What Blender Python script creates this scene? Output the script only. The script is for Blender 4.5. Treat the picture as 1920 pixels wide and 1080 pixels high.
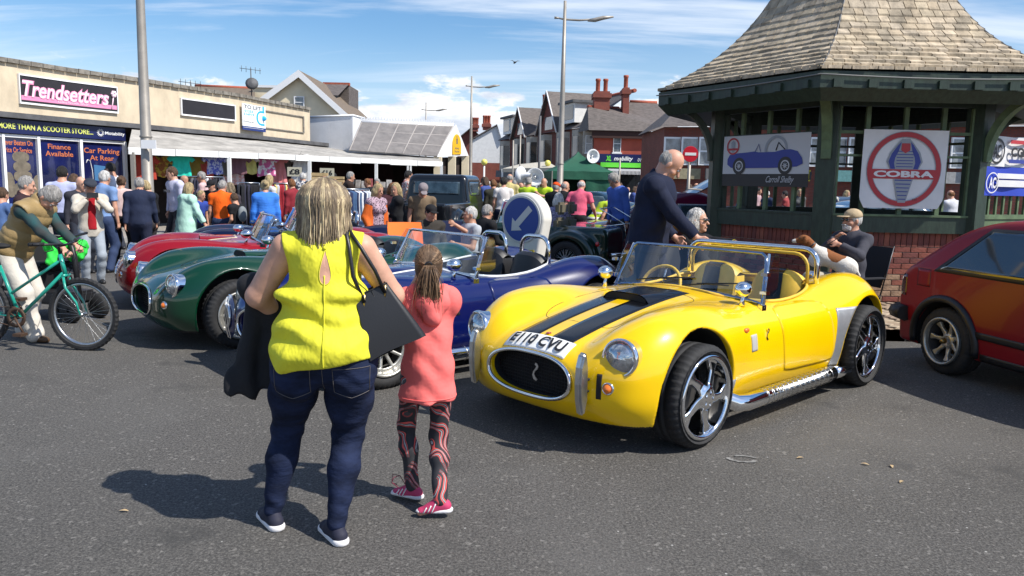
import bpy, bmesh, math, random
import numpy as np
from mathutils import Vector, Matrix
random.seed(7); RS=np.random.RandomState(5)
for o in list(bpy.data.objects): bpy.data.objects.remove(o)
SC=bpy.context.scene; COL=SC.collection
PI=math.pi; rad=math.radians
# ---------------------------------------------------------------- camera
FPX,HZ,ROLL,CH=1450.,345.,rad(1.2),1.6
PITCH=math.atan((540-HZ)/FPX)
_F=Vector((0,math.cos(PITCH),-math.sin(PITCH))); _U0=Vector((0,math.sin(PITCH),math.cos(PITCH)))
_R=Vector((math.cos(ROLL),0,0))+_U0*math.sin(ROLL); _U=_U0*math.cos(ROLL)-Vector((1,0,0))*math.sin(ROLL)
cam=bpy.data.cameras.new('camera'); camo=bpy.data.objects.new('camera',cam); COL.objects.link(camo)
m=Matrix.Identity(4)
for i in range(3): m[i][0]=_R[i]; m[i][1]=_U[i]; m[i][2]=-_F[i]
m[2][3]=CH; camo.matrix_world=m
cam.sensor_width=36; cam.lens=36*FPX/1920; cam.clip_end=3000; cam.clip_start=.05
SC.camera=camo
SC.render.resolution_x=1024; SC.render.resolution_y=576
# ---------------------------------------------------------------- light
SUN_EL=rad(49); SUND=Vector((.90,-.436,0)).normalized()   # towards the sun
SV=Vector((SUND.x*math.cos(SUN_EL),SUND.y*math.cos(SUN_EL),math.sin(SUN_EL)))
sl=bpy.data.lights.new('sun','SUN'); sl.energy=5.0; sl.angle=rad(.53); sl.color=(1,.955,.88)
so=bpy.data.objects.new('sun',sl); COL.objects.link(so); so.rotation_euler=SV.to_track_quat('Z','Y').to_euler()
SC.view_settings.view_transform='Standard'; SC.view_settings.look='None'; SC.view_settings.gamma=1; SC.view_settings.exposure=.34
W=bpy.data.worlds.new('World'); SC.world=W; W.use_nodes=True
def world():
    nt=W.node_tree; N=nt.nodes; L=nt.links; N.clear()
    def n(t,**k):
        a=N.new(t)
        for q,v in k.items(): setattr(a,q,v)
        return a
    out=n('ShaderNodeOutputWorld'); bg=n('ShaderNodeBackground'); bg.inputs[1].default_value=.062
    sky=n('ShaderNodeTexSky',sky_type='NISHITA',sun_disc=False); sky.sun_elevation=SUN_EL
    sky.sun_rotation=math.atan2(SUND.x,SUND.y); sky.air_density=1.0; sky.dust_density=.6; sky.ozone_density=3.5
    tc=n('ShaderNodeTexCoord'); sp=n('ShaderNodeSeparateXYZ'); L.new(tc.outputs['Generated'],sp.inputs[0])
    def mth(op,a,b=None,c=None):
        q=n('ShaderNodeMath',operation=op)
        for i,v in enumerate((a,b,c)):
            if v is None: continue
            if isinstance(v,(int,float)): q.inputs[i].default_value=v
            else: L.new(v,q.inputs[i])
        return q.outputs[0]
    z=mth('MAXIMUM',sp.outputs[2],.015)
    zz=mth('ADD',z,.12)
    u=mth('DIVIDE',sp.outputs[0],zz); v=mth('DIVIDE',sp.outputs[1],zz)
    cb=n('ShaderNodeCombineXYZ'); L.new(u,cb.inputs[0]); L.new(v,cb.inputs[1])
    def noise(vec,sc,det,rough,dist,loc=(0,0,0),scale=(1,1,1),rot=0):
        mp=n('ShaderNodeMapping'); L.new(vec,mp.inputs[0]); mp.inputs[1].default_value=loc; mp.inputs[3].default_value=scale; mp.inputs[2].default_value=(0,0,rot)
        q=n('ShaderNodeTexNoise'); L.new(mp.outputs[0],q.inputs[0]); q.inputs['Scale'].default_value=sc; q.inputs['Detail'].default_value=det; q.inputs['Roughness'].default_value=rough; q.inputs['Distortion'].default_value=dist
        return q.outputs[0]
    def ramp(x,a,b,lo=0,hi=1):
        q=n('ShaderNodeMapRange',interpolation_type='SMOOTHSTEP'); L.new(x,q.inputs[0]); q.inputs[1].default_value=a; q.inputs[2].default_value=b; q.inputs[3].default_value=lo; q.inputs[4].default_value=hi
        return q.outputs[0]
    # high thin streaks drawn out in one direction
    c1=noise(cb.outputs[0],.95,8,.58,.5,(3.1,1.7,0),(.40,1.6,1),-.35)
    c2=noise(cb.outputs[0],.33,4,.5,.2,(.4,5.2,0),(1,1,1),.1)
    cir=mth('MULTIPLY',ramp(c1,.43,.70),ramp(c2,.28,.55))
    cir=mth('MULTIPLY',cir,.72)
    veil=mth('MULTIPLY',ramp(c2,.3,.75),.10)
    # heaped clouds low over the roofs
    cb2=n('ShaderNodeCombineXYZ'); az=mth('ARCTAN2',sp.outputs[0],sp.outputs[1]); L.new(mth('MULTIPLY',az,5),cb2.inputs[0]); L.new(mth('MULTIPLY',sp.outputs[2],15),cb2.inputs[1])
    k1=noise(cb2.outputs[0],1.5,9,.6,.15,(1.4,.2,0))
    thr=ramp(sp.outputs[2],.06,.165,.34,.72)
    kum=ramp(mth('SUBTRACT',k1,thr),-.015,.06)
    kum=mth('MULTIPLY',kum,ramp(sp.outputs[2],.18,.13))
    shade=ramp(noise(cb2.outputs[0],2.4,6,.6,.2,(1.4,.55,0)),.32,.68)
    hs=n('ShaderNodeHueSaturation'); hs.inputs[1].default_value=1.26; hs.inputs[2].default_value=1.9; L.new(sky.outputs[0],hs.inputs[4])
    mix1=n('ShaderNodeMixRGB'); L.new(mth('MAXIMUM',cir,veil),mix1.inputs[0]); L.new(hs.outputs[0],mix1.inputs[1]); mix1.inputs[2].default_value=(13.5,14.3,15.6,1)
    hz=n('ShaderNodeMixRGB'); L.new(ramp(sp.outputs[2],.20,.0,0,.55),hz.inputs[0]); L.new(mix1.outputs[0],hz.inputs[1]); hz.inputs[2].default_value=(11,12.4,14.6,1)
    cc=n('ShaderNodeMixRGB'); L.new(shade,cc.inputs[0]); cc.inputs[1].default_value=(8.4,9.5,11.4,1); cc.inputs[2].default_value=(17,17,17,1)
    mix2=n('ShaderNodeMixRGB'); L.new(kum,mix2.inputs[0]); L.new(hz.outputs[0],mix2.inputs[1]); L.new(cc.outputs[0],mix2.inputs[2])
    L.new(mix2.outputs[0],bg.inputs[0]); L.new(bg.outputs[0],out.inputs[0])
world()
# ---------------------------------------------------------------- helpers
def ray(px,py): return _F+_R*((px-960)/FPX)-_U*((py-540)/FPX)
def G(px,py,z=0.):
    d=ray(px,py); t=(z-CH)/d.z; return Vector((d.x*t,d.y*t,z))
def AT(px,py,Y):
    d=ray(px,py); t=Y/d.y; return Vector((d.x*t,Y,CH+d.z*t))
def TAG(o,label=None,cat=None,group=None,kind=None):
    if label: o['label']=label
    if cat: o['category']=cat
    if group: o['group']=group
    if kind: o['kind']=kind
    return o
def EMP(name,loc=(0,0,0),rz=0,label=None,cat=None,group=None,kind=None):
    o=bpy.data.objects.new(name,None); COL.objects.link(o); o.location=loc; o.rotation_euler=(0,0,rz); o.empty_display_size=.1
    return TAG(o,label,cat,group,kind)
def LINK(name,me,mats=None,parent=None,loc=None,rot=None,scale=None,objmat=False):
    o=bpy.data.objects.new(name,me); COL.objects.link(o)
    if parent: o.parent=parent
    if loc is not None: o.location=loc
    if rot is not None: o.rotation_euler=rot
    if scale is not None: o.scale=scale if hasattr(scale,'__len__') else (scale,)*3
    if mats is not None:
        if not isinstance(mats,(list,tuple)): mats=[mats]
        while len(me.materials)<len(mats): me.materials.append(mats[len(me.materials)])
        if objmat:
            for i,mm in enumerate(mats):
                o.material_slots[i].link='OBJECT'; o.material_slots[i].material=mm
    return o
def NPMESH(name,V,Q,smooth=True,mi=None):
    me=bpy.data.meshes.new(name); V=np.asarray(V,np.float32); Q=np.asarray(Q,np.int32); k=Q.shape[1]
    me.vertices.add(len(V)); me.vertices.foreach_set('co',V.ravel())
    me.loops.add(Q.size); me.loops.foreach_set('vertex_index',Q.ravel())
    me.polygons.add(len(Q)); me.polygons.foreach_set('loop_start',np.arange(0,Q.size,k,dtype=np.int32)); me.polygons.foreach_set('loop_total',np.full(len(Q),k,np.int32))
    me.polygons.foreach_set('use_smooth',np.full(len(Q),smooth))
    if mi is not None: me.polygons.foreach_set('material_index',np.asarray(mi,np.int32))
    me.update(); me.validate(); return me
class MB:
    """collects simple solids into one mesh"""
    def __init__(s): s.v=[]; s.f=[]; s.mi=[]; s.cur=0; s.sm=[]
    def _add(s,vs,fs,sm=False):
        b=len(s.v); s.v+= [tuple(x) for x in vs]; s.f+=[tuple(b+i for i in f) for f in fs]; s.mi+=[s.cur]*len(fs); s.sm+=[sm]*len(fs); return s
    def box(s,lo,hi,M=None):
        x0,y0,z0=lo;x1,y1,z1=hi
        vs=[(x0,y0,z0),(x1,y0,z0),(x1,y1,z0),(x0,y1,z0),(x0,y0,z1),(x1,y0,z1),(x1,y1,z1),(x0,y1,z1)]
        if M is not None: vs=[M@Vector(v) for v in vs]
        return s._add(vs,[(0,3,2,1),(4,5,6,7),(0,1,5,4),(1,2,6,5),(2,3,7,6),(3,0,4,7)])
    def prism(s,pts,h,M=None,off=0,sm=False):
        """pts 2-D outline (counter-clockwise) in local XY, thick h in Z"""
        n=len(pts); vs=[(p[0],p[1],off) for p in pts]+[(p[0],p[1],off+h) for p in pts]
        if M is not None: vs=[M@Vector(v) for v in vs]
        b=len(s.v); s._add(vs,[tuple(range(n))[::-1],tuple(range(n,2*n))])
        return s._addidx(b,[(i,(i+1)%n,n+(i+1)%n,n+i) for i in range(n)],sm)
    def _addidx(s,b,fs,sm):
        s.f+=[tuple(b+i for i in f) for f in fs]; s.mi+=[s.cur]*len(fs); s.sm+=[sm]*len(fs); return s
    def tube(s,pts,r,n=8,closed=False,caps=True,flat=None):
        P=[Vector(p) for p in pts]; m=len(P); rr=r if hasattr(r,'__len__') else [r]*m
        b=len(s.v); pu=None
        for i,p in enumerate(P):
            if closed: t=P[(i+1)%m]-P[i-1]
            else: t=P[min(i+1,m-1)]-P[max(i-1,0)]
            if t.length<1e-9: t=Vector((0,0,1))
            t.normalize()
            if pu is None:
                pu=t.orthogonal().normalized() if flat is None else (Vector(flat)-t*Vector(flat).dot(t)).normalized()
            u=pu-t*pu.dot(t); u.normalize(); pu=u; w=t.cross(u)
            for k in range(n):
                a=2*PI*k/n; s.v.append(tuple(p+(u*math.cos(a)+w*math.sin(a))*rr[i]))
        fs=[]
        for i in range(m if closed else m-1):
            j=(i+1)%m
            for k in range(n): fs.append((i*n+k,i*n+(k+1)%n,j*n+(k+1)%n,j*n+k))
        s._addidx(b,fs,True)
        if caps and not closed: s._addidx(b,[tuple(range(n))[::-1],tuple((m-1)*n+k for k in range(n))],False)
        return s
    def lathe(s,prof,n=24,M=None,closed=False,sm=True):
        """prof list of (r,z) revolved about Z"""
        b=len(s.v); m=len(prof)
        for r,z in prof:
            for k in range(n):
                a=2*PI*k/n; v=Vector((r*math.cos(a),r*math.sin(a),z)); s.v.append(tuple(M@v if M is not None else v))
        fs=[]
        for i in range(m if closed else m-1):
            j=(i+1)%m
            for k in range(n): fs.append((i*n+k,i*n+(k+1)%n,j*n+(k+1)%n,j*n+k))
        return s._addidx(b,fs,sm)
    def grid(s,f,nu,nv,sm=True,close_u=False):
        b=len(s.v)
        for i in range(nu+1):
            for j in range(nv+1): s.v.append(tuple(f(i/nu,j/nv)))
        return s._addidx(b,[(i*(nv+1)+j,(i+1)*(nv+1)+j,(i+1)*(nv+1)+j+1,i*(nv+1)+j+1) for i in range(nu) for j in range(nv)],sm)
    def ball(s,c,r,n=10,M=None):
        c=Vector(c); r=r if hasattr(r,'__len__') else (r,)*3
        b=len(s.v); m=max(4,n//2)
        for i in range(m+1):
            t=PI*i/m
            for k in range(n):
                a=2*PI*k/n; v=Vector((r[0]*math.sin(t)*math.cos(a),r[1]*math.sin(t)*math.sin(a),r[2]*math.cos(t)))
                if M is not None: v=M@v
                s.v.append(tuple(c+v))
        return s._addidx(b,[(i*n+k,(i+1)*n+k,(i+1)*n+(k+1)%n,i*n+(k+1)%n) for i in range(m) for k in range(n)],True)
    def quad(s,a,b,c,d): return s._add([a,b,c,d],[(0,1,2,3)])
    def mesh(s,name='mesh'):
        me=bpy.data.meshes.new(name); me.from_pydata(s.v,[],s.f)
        me.polygons.foreach_set('material_index',s.mi); me.polygons.foreach_set('use_smooth',s.sm); me.update(); return me
    def build(s,name,mats,parent=None,loc=None,rot=None,bevel=0):
        me=s.mesh(name)
        if bevel:
            bm=bmesh.new(); bm.from_mesh(me); bmesh.ops.remove_doubles(bm,verts=bm.verts,dist=1e-5)
            es=[e for e in bm.edges if len(e.link_faces)==2 and e.calc_face_angle(0)>.6]
            bmesh.ops.bevel(bm,geom=es,offset=bevel,segments=2,affect='EDGES',clamp_overlap=True); bm.to_mesh(me); bm.free()
        return LINK(name,me,mats,parent,loc,rot)
# ---------------------------------------------------------------- materials
MC={}
def MAT(name,col,rough=.6,metal=0,coat=0,var=0,vs=8,bump=0,bs=40,spec=.5,trans=0,emit=None,det=4,alpha=1,ior=None,sheen=0,bd=.01,col2=None,vlo=.35,vhi=.65,stretch=(1,1,1)):
    if name in MC: return MC[name]
    mt=bpy.data.materials.new(name); mt.use_nodes=True; nt=mt.node_tree; L=nt.links; b=nt.nodes['Principled BSDF']
    c=(*col,1); I=b.inputs
    I['Base Color'].default_value=c; I['Roughness'].default_value=rough; I['Metallic'].default_value=metal
    I['Coat Weight'].default_value=coat; I['Coat Roughness'].default_value=.03; I['Specular IOR Level'].default_value=spec
    if ior: I['IOR'].default_value=ior
    if trans: I['Transmission Weight'].default_value=trans
    if sheen: I['Sheen Weight'].default_value=sheen
    if alpha<1: I['Alpha'].default_value=alpha
    if emit: I['Emission Color'].default_value=(*emit[0],1); I['Emission Strength'].default_value=emit[1]
    tc=None
    def coords():
        t=nt.nodes.new('ShaderNodeTexCoord'); mp=nt.nodes.new('ShaderNodeMapping'); mp.inputs[3].default_value=stretch; L.new(t.outputs['Object'],mp.inputs[0]); return mp.outputs[0]
    if var or col2:
        tc=coords(); nz=nt.nodes.new('ShaderNodeTexNoise'); L.new(tc,nz.inputs[0]); nz.inputs['Scale'].default_value=vs; nz.inputs['Detail'].default_value=det; nz.inputs['Roughness'].default_value=.6
        r=nt.nodes.new('ShaderNodeMapRange'); L.new(nz.outputs[0],r.inputs[0]); r.inputs[1].default_value=vlo; r.inputs[2].default_value=vhi
        mx=nt.nodes.new('ShaderNodeMixRGB'); L.new(r.outputs[0],mx.inputs[0])
        c2=col2 if col2 else tuple(x*(1-var) for x in col)
        c1=col if col2 else tuple(min(1,x*(1+var*.5)) for x in col)
        mx.inputs[1].default_value=(*c2,1); mx.inputs[2].default_value=(*c1,1); L.new(mx.outputs[0],I['Base Color'])
    if bump:
        tc=tc or coords(); nz=nt.nodes.new('ShaderNodeTexNoise'); L.new(tc,nz.inputs[0]); nz.inputs['Scale'].default_value=bs; nz.inputs['Detail'].default_value=3
        bp=nt.nodes.new('ShaderNodeBump'); bp.inputs['Strength'].default_value=bump; bp.inputs['Distance'].default_value=bd; L.new(nz.outputs[0],bp.inputs['Height']); L.new(bp.outputs[0],I['Normal'])
    MC[name]=mt; return mt
def CLOTH(col,key=None,rough=.85,bump=.5,bs=9,var=.18):
    k=key or 'cloth_%02x%02x%02x'%tuple(int(min(1,x)*255) for x in col)
    return MAT(k,col,rough,var=var,vs=5,bump=bump,bs=bs,bd=.03,sheen=.0,spec=.25,stretch=(1,1,.6))
def GLASS(name='clear_glass',tint=(.9,.95,.95),alpha=.18,rough=.02):
    if name in MC: return MC[name]
    mt=bpy.data.materials.new(name); mt.use_nodes=True; nt=mt.node_tree; N=nt.nodes; L=nt.links; N.clear()
    out=N.new('ShaderNodeOutputMaterial'); t=N.new('ShaderNodeBsdfTransparent'); t.inputs[0].default_value=(*tint,1)
    g=N.new('ShaderNodeBsdfGlossy'); g.inputs['Roughness'].default_value=rough; g.inputs[0].default_value=(1,1,1,1)
    f=N.new('ShaderNodeFresnel'); f.inputs[0].default_value=1.5
    mr=N.new('ShaderNodeMapRange'); L.new(f.outputs[0],mr.inputs[0]); mr.inputs[3].default_value=alpha*.4; mr.inputs[4].default_value=1 if name=='clear_glass' else .25
    m=N.new('ShaderNodeMixShader'); L.new(mr.outputs[0],m.inputs[0]); L.new(t.outputs[0],m.inputs[1]); L.new(g.outputs[0],m.inputs[2]); L.new(m.outputs[0],out.inputs[0])
    MC[name]=mt; return mt
def PAINT(name,col,flake=0):
    return MAT(name,col,.28,0,coat=1.0,var=.05,vs=2,spec=.15,bump=.015,bs=60)
CHROME=MAT('chrome',(.78,.79,.8),.07,1)
SATIN=MAT('satin_metal',(.55,.56,.57),.32,1,var=.12,vs=12)
RUBBER=MAT('tyre_rubber',(.018,.018,.019),.78,bump=.5,bs=60,bd=.004,var=.3,vs=10)
BLACK=MAT('black_trim',(.012,.012,.014),.45)
BLKMAT=MAT('matt_black',(.01,.01,.011),.8)
# ---------------------------------------------------------------- text
def TEXT(s,size,M,mat,name='lettering',parent=None,ext=.004,bold=0,shear=0,sx=1,align='CENTER',sp=1.0):
    cu=bpy.data.curves.new('t','FONT'); cu.body=s; cu.size=size; cu.align_x=align; cu.align_y='CENTER'; cu.extrude=ext; cu.offset=bold; cu.shear=shear; cu.space_character=sp; cu.resolution_u=3
    t=bpy.data.objects.new('t',cu); COL.objects.link(t); dg=bpy.context.evaluated_depsgraph_get(); me=bpy.data.meshes.new_from_object(t.evaluated_get(dg)); bpy.data.objects.remove(t)
    me.transform(Matrix.Diagonal((sx,1,1,1))); me.transform(M); me.name=name; me.materials.clear()
    return LINK(name,me,mat,parent)
def FRAME(o,ex,ey):
    """matrix whose local X=ex, Y=ey, Z=ex x ey, origin o"""
    ex=Vector(ex).normalized(); ey=Vector(ey); ey=(ey-ex*ey.dot(ex)).normalized(); ez=ex.cross(ey); m=Matrix.Identity(4)
    for i in range(3): m[i][0]=ex[i]; m[i][1]=ey[i]; m[i][2]=ez[i]; m[i][3]=o[i]
    return m
def FITTEXT(s,w,h,M,mat,parent,name='lettering',bold=0,shear=0,ext=.003):
    """lettering scaled to fit width w and cap height h, centred at M"""
    cu=bpy.data.curves.new('t','FONT'); cu.body=s; cu.size=1; cu.extrude=ext; cu.offset=bold; cu.shear=shear; cu.resolution_u=3; cu.space_line=1.0; cu.align_x='CENTER' if '\n' in s else 'LEFT'
    t=bpy.data.objects.new('t',cu); COL.objects.link(t); dg=bpy.context.evaluated_depsgraph_get(); me=bpy.data.meshes.new_from_object(t.evaluated_get(dg)); bpy.data.objects.remove(t)
    xs=[v.co.x for v in me.vertices]; ys=[v.co.y for v in me.vertices]
    if not xs: return None
    x0,x1,y0,y1=min(xs),max(xs),min(ys),max(ys)
    me.transform(Matrix.Translation((-(x0+x1)/2,-(y0+y1)/2,0))); me.transform(Matrix.Diagonal((w/(x1-x0),h/(y1-y0),1,1))); me.transform(M); me.name=name; me.materials.clear()
    return LINK(name,me,mat,parent)
# ---------------------------------------------------------------- implicit surfaces
def spl(pts,lo=None,hi=None,n=2400):
    """natural cubic spline through (x,v) as a fast lookup"""
    p=sorted(pts); x=np.array([a for a,b in p],float); y=np.array([b for a,b in p],float); m=len(x); h=np.diff(x)
    A=np.zeros((m,m)); r=np.zeros(m); A[0,0]=A[-1,-1]=1
    for i in range(1,m-1):
        A[i,i-1]=h[i-1]; A[i,i]=2*(h[i-1]+h[i]); A[i,i+1]=h[i]; r[i]=6*((y[i+1]-y[i])/h[i]-(y[i]-y[i-1])/h[i-1])
    M2=np.linalg.solve(A,r); t=np.linspace(x[0],x[-1],n); k=np.clip(np.searchsorted(x,t)-1,0,m-2); a=x[k+1]-t; b=t-x[k]; hh=h[k]
    v=(M2[k]*a**3+M2[k+1]*b**3)/(6*hh)+(y[k]/hh-M2[k]*hh/6)*a+(y[k+1]/hh-M2[k+1]*hh/6)*b
    t=t.astype(np.float32); v=v.astype(np.float32)
    return lambda q: np.interp(q,t,v).astype(np.float32)
def smax(a,b,k): h=np.maximum(k-np.abs(a-b),0)/k; return np.maximum(a,b)+h*h*k*.25
def smin(a,b,k): h=np.maximum(k-np.abs(a-b),0)/k; return np.minimum(a,b)-h*h*k*.25
def NETS(V,lo,h):
    s=V<0; nx,ny,nz=V.shape; c=np.zeros((nx-1,ny-1,nz-1),np.uint8)
    for i in (0,1):
        for j in (0,1):
            for k in (0,1): c+=s[i:nx-1+i,j:ny-1+j,k:nz-1+k]
    act=(c>0)&(c<8); I=np.argwhere(act); n=len(I); idx=np.full(act.shape,-1,np.int32); idx[act]=np.arange(n)
    cs=[(i,j,k) for i in (0,1) for j in (0,1) for k in (0,1)]
    vals=[V[I[:,0]+a,I[:,1]+b,I[:,2]+d] for a,b,d in cs]
    pos=np.zeros((n,3)); cnt=np.zeros(n)
    for p in range(8):
        for q in range(p+1,8):
            d=np.array(cs[q])-np.array(cs[p])
            if np.abs(d).sum()!=1: continue
            va,vb=vals[p],vals[q]; mk=(va<0)!=(vb<0); t=np.where(mk,va/np.where(mk,va-vb,1),0)
            pos+=mk[:,None]*(np.array(cs[p])+t[:,None]*d); cnt+=mk
    P=(I+pos/cnt[:,None])*h+np.array(lo)
    Q=[]
    for ax in range(3):
        u,v=(ax+1)%3,(ax+2)%3
        sl0=[slice(None)]*3; sl1=[slice(None)]*3; sl0[ax]=slice(0,-1); sl1[ax]=slice(1,None)
        a=s[tuple(sl0)]; b=s[tuple(sl1)]; E=np.argwhere(a!=b)
        ok=(E[:,u]>0)&(E[:,v]>0)&(E[:,u]<V.shape[u]-1)&(E[:,v]<V.shape[v]-1); E=E[ok]; fl=a[E[:,0],E[:,1],E[:,2]]
        def cell(du,dv):
            C=E.copy(); C[:,u]+=du; C[:,v]+=dv; return idx[C[:,0],C[:,1],C[:,2]]
        q=np.stack([cell(-1,-1),cell(0,-1),cell(0,0),cell(-1,0)],1); q[~fl]=q[~fl][:,::-1]; Q.append(q)
    Q=np.concatenate(Q); Q=Q[(Q>=0).all(1)]
    return P,Q
def GRIDF(F,lo,hi,h):
    ax=[np.arange(lo[i],hi[i]+h,h,dtype=np.float32) for i in range(3)]
    V=F(ax[0][:,None,None],ax[1][None,:,None],ax[2][None,None,:])
    V=np.ascontiguousarray(np.broadcast_to(V,(len(ax[0]),len(ax[1]),len(ax[2])))).astype(np.float32)
    return NETS(V,(float(ax[0][0]),float(ax[1][0]),float(ax[2][0])),h)
def NEWTON(F,P,h,it=3):
    P=P.astype(np.float32)
    for _ in range(it):
        e=h*.25; f=F(P[:,0],P[:,1],P[:,2]); g=np.stack([F(P[:,0]+e,P[:,1],P[:,2])-F(P[:,0]-e,P[:,1],P[:,2]),F(P[:,0],P[:,1]+e,P[:,2])-F(P[:,0],P[:,1]-e,P[:,2]),F(P[:,0],P[:,1],P[:,2]+e)-F(P[:,0],P[:,1],P[:,2]-e)],1)/(2*e)
        st=-(f/np.maximum((g*g).sum(1),.05))[:,None]*g; ln=np.linalg.norm(st,axis=1,keepdims=True); st*=np.minimum(1,h*.6/np.maximum(ln,1e-9)); P=P+st
    return P
def IMPL(name,F,lo,hi,h,newton=True,matf=None):
    P,Q=GRIDF(F,lo,hi,h)
    if newton: P=NEWTON(F,P,h)
    mi=None
    if matf is not None: C=P[Q].mean(1); mi=matf(C[:,0],C[:,1],C[:,2])
    return NPMESH(name,P,Q,True,mi)
class SD:
    """accumulates rounded solids on a grid, each only inside its own box"""
    def __init__(s,lo,hi,h):
        s.lo=np.array(lo,float); s.h=h; s.n=(np.ceil((np.array(hi)-s.lo)/h)+1).astype(int); s.V=np.full(tuple(s.n),.2,np.float32)
        s.ax=[(s.lo[i]+h*np.arange(s.n[i])).astype(np.float32) for i in range(3)]
    def blk(s,lo,hi):
        a=np.clip(np.floor((np.array(lo)-s.lo)/s.h).astype(int),0,s.n-1); b=np.clip(np.ceil((np.array(hi)-s.lo)/s.h).astype(int)+1,1,s.n)
        sl=tuple(slice(a[i],max(b[i],a[i]+1)) for i in range(3))
        return sl,s.ax[0][sl[0]][:,None,None],s.ax[1][sl[1]][None,:,None],s.ax[2][sl[2]][None,None,:]
    def put(s,sl,d,k,op='u'):
        v=s.V[sl]
        if op=='u': s.V[sl]=smin(v,d,k)
        else: s.V[sl]=smax(v,-d,k)
    def cone(s,a,b,ra,rb,k=.02,fl=None,cap=None,op='u',sc=1):
        a=np.array(a,float);b=np.array(b,float);m=max(ra,rb)*(1.0 if fl is None else max(1,1/fl[1]))+k+s.h*2
        sl,X,Y,Z=s.blk(np.minimum(a,b)-m,np.maximum(a,b)+m); ab=b-a; L2=max(float(ab@ab),1e-9)
        x,y,z=X-a[0],Y-a[1],Z-a[2]; t=np.clip((x*ab[0]+y*ab[1]+z*ab[2])/L2,0,1)
        x=x-t*ab[0];y=y-t*ab[1];z=z-t*ab[2]
        d2=x*x+y*y+z*z
        if fl is not None:
            u=np.array(fl[0],float);u/=np.linalg.norm(u); q=x*u[0]+y*u[1]+z*u[2]; d2=d2+(fl[1]**2-1)*q*q
        d=np.sqrt(np.maximum(d2,1e-12))-(ra+(rb-ra)*t)
        if cap is not None:
            e=np.array(cap[0],float); w=np.array(cap[1],float); w/=np.linalg.norm(w); d=np.maximum(d,(X-e[0])*w[0]+(Y-e[1])*w[1]+(Z-e[2])*w[2])
        s.put(sl,d,k,op)
    def ell(s,c,r,k=.02,R=None,op='u'):
        c=np.array(c,float); r=np.array(r,float); m=r.max()+k+s.h*2; sl,X,Y,Z=s.blk(c-m,c+m); x,y,z=X-c[0],Y-c[1],Z-c[2]
        if R is not None: R=np.array(R); x,y,z=[x*R[0][i]+y*R[1][i]+z*R[2][i] for i in range(3)]
        k0=np.sqrt((x/r[0])**2+(y/r[1])**2+(z/r[2])**2); k1=np.sqrt((x/r[0]**2)**2+(y/r[1]**2)**2+(z/r[2]**2)**2)
        s.put(sl,k0*(k0-1)/np.maximum(k1,1e-6),k,op)
    def cut(s,p,w,k=.004):
        """keep the side where (x-p).w<0"""
        p=np.array(p,float);w=np.array(w,float);w/=np.linalg.norm(w); X,Y,Z=s.ax[0][:,None,None],s.ax[1][None,:,None],s.ax[2][None,None,:]
        s.V=smax(s.V,((X-p[0])*w[0]+(Y-p[1])*w[1]+(Z-p[2])*w[2]).astype(np.float32),k)
    def disp(s,f):
        s.V+=f(s.ax[0][:,None,None],s.ax[1][None,:,None],s.ax[2][None,None,:]).astype(np.float32)
    def mesh(s,name):
        P,Q=NETS(s.V,s.lo,s.h)
        if len(P)==0: return None
        # one light smoothing pass
        n=len(P); A=np.zeros((n,3)); c=np.zeros(n)
        for i in range(4):
            for j in (1,3): np.add.at(A,Q[:,i],P[Q[:,(i+j)%4]]); np.add.at(c,Q[:,i],1)
        P=P*.45+A/np.maximum(c,1)[:,None]*.55
        return NPMESH(name,P,Q)
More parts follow.
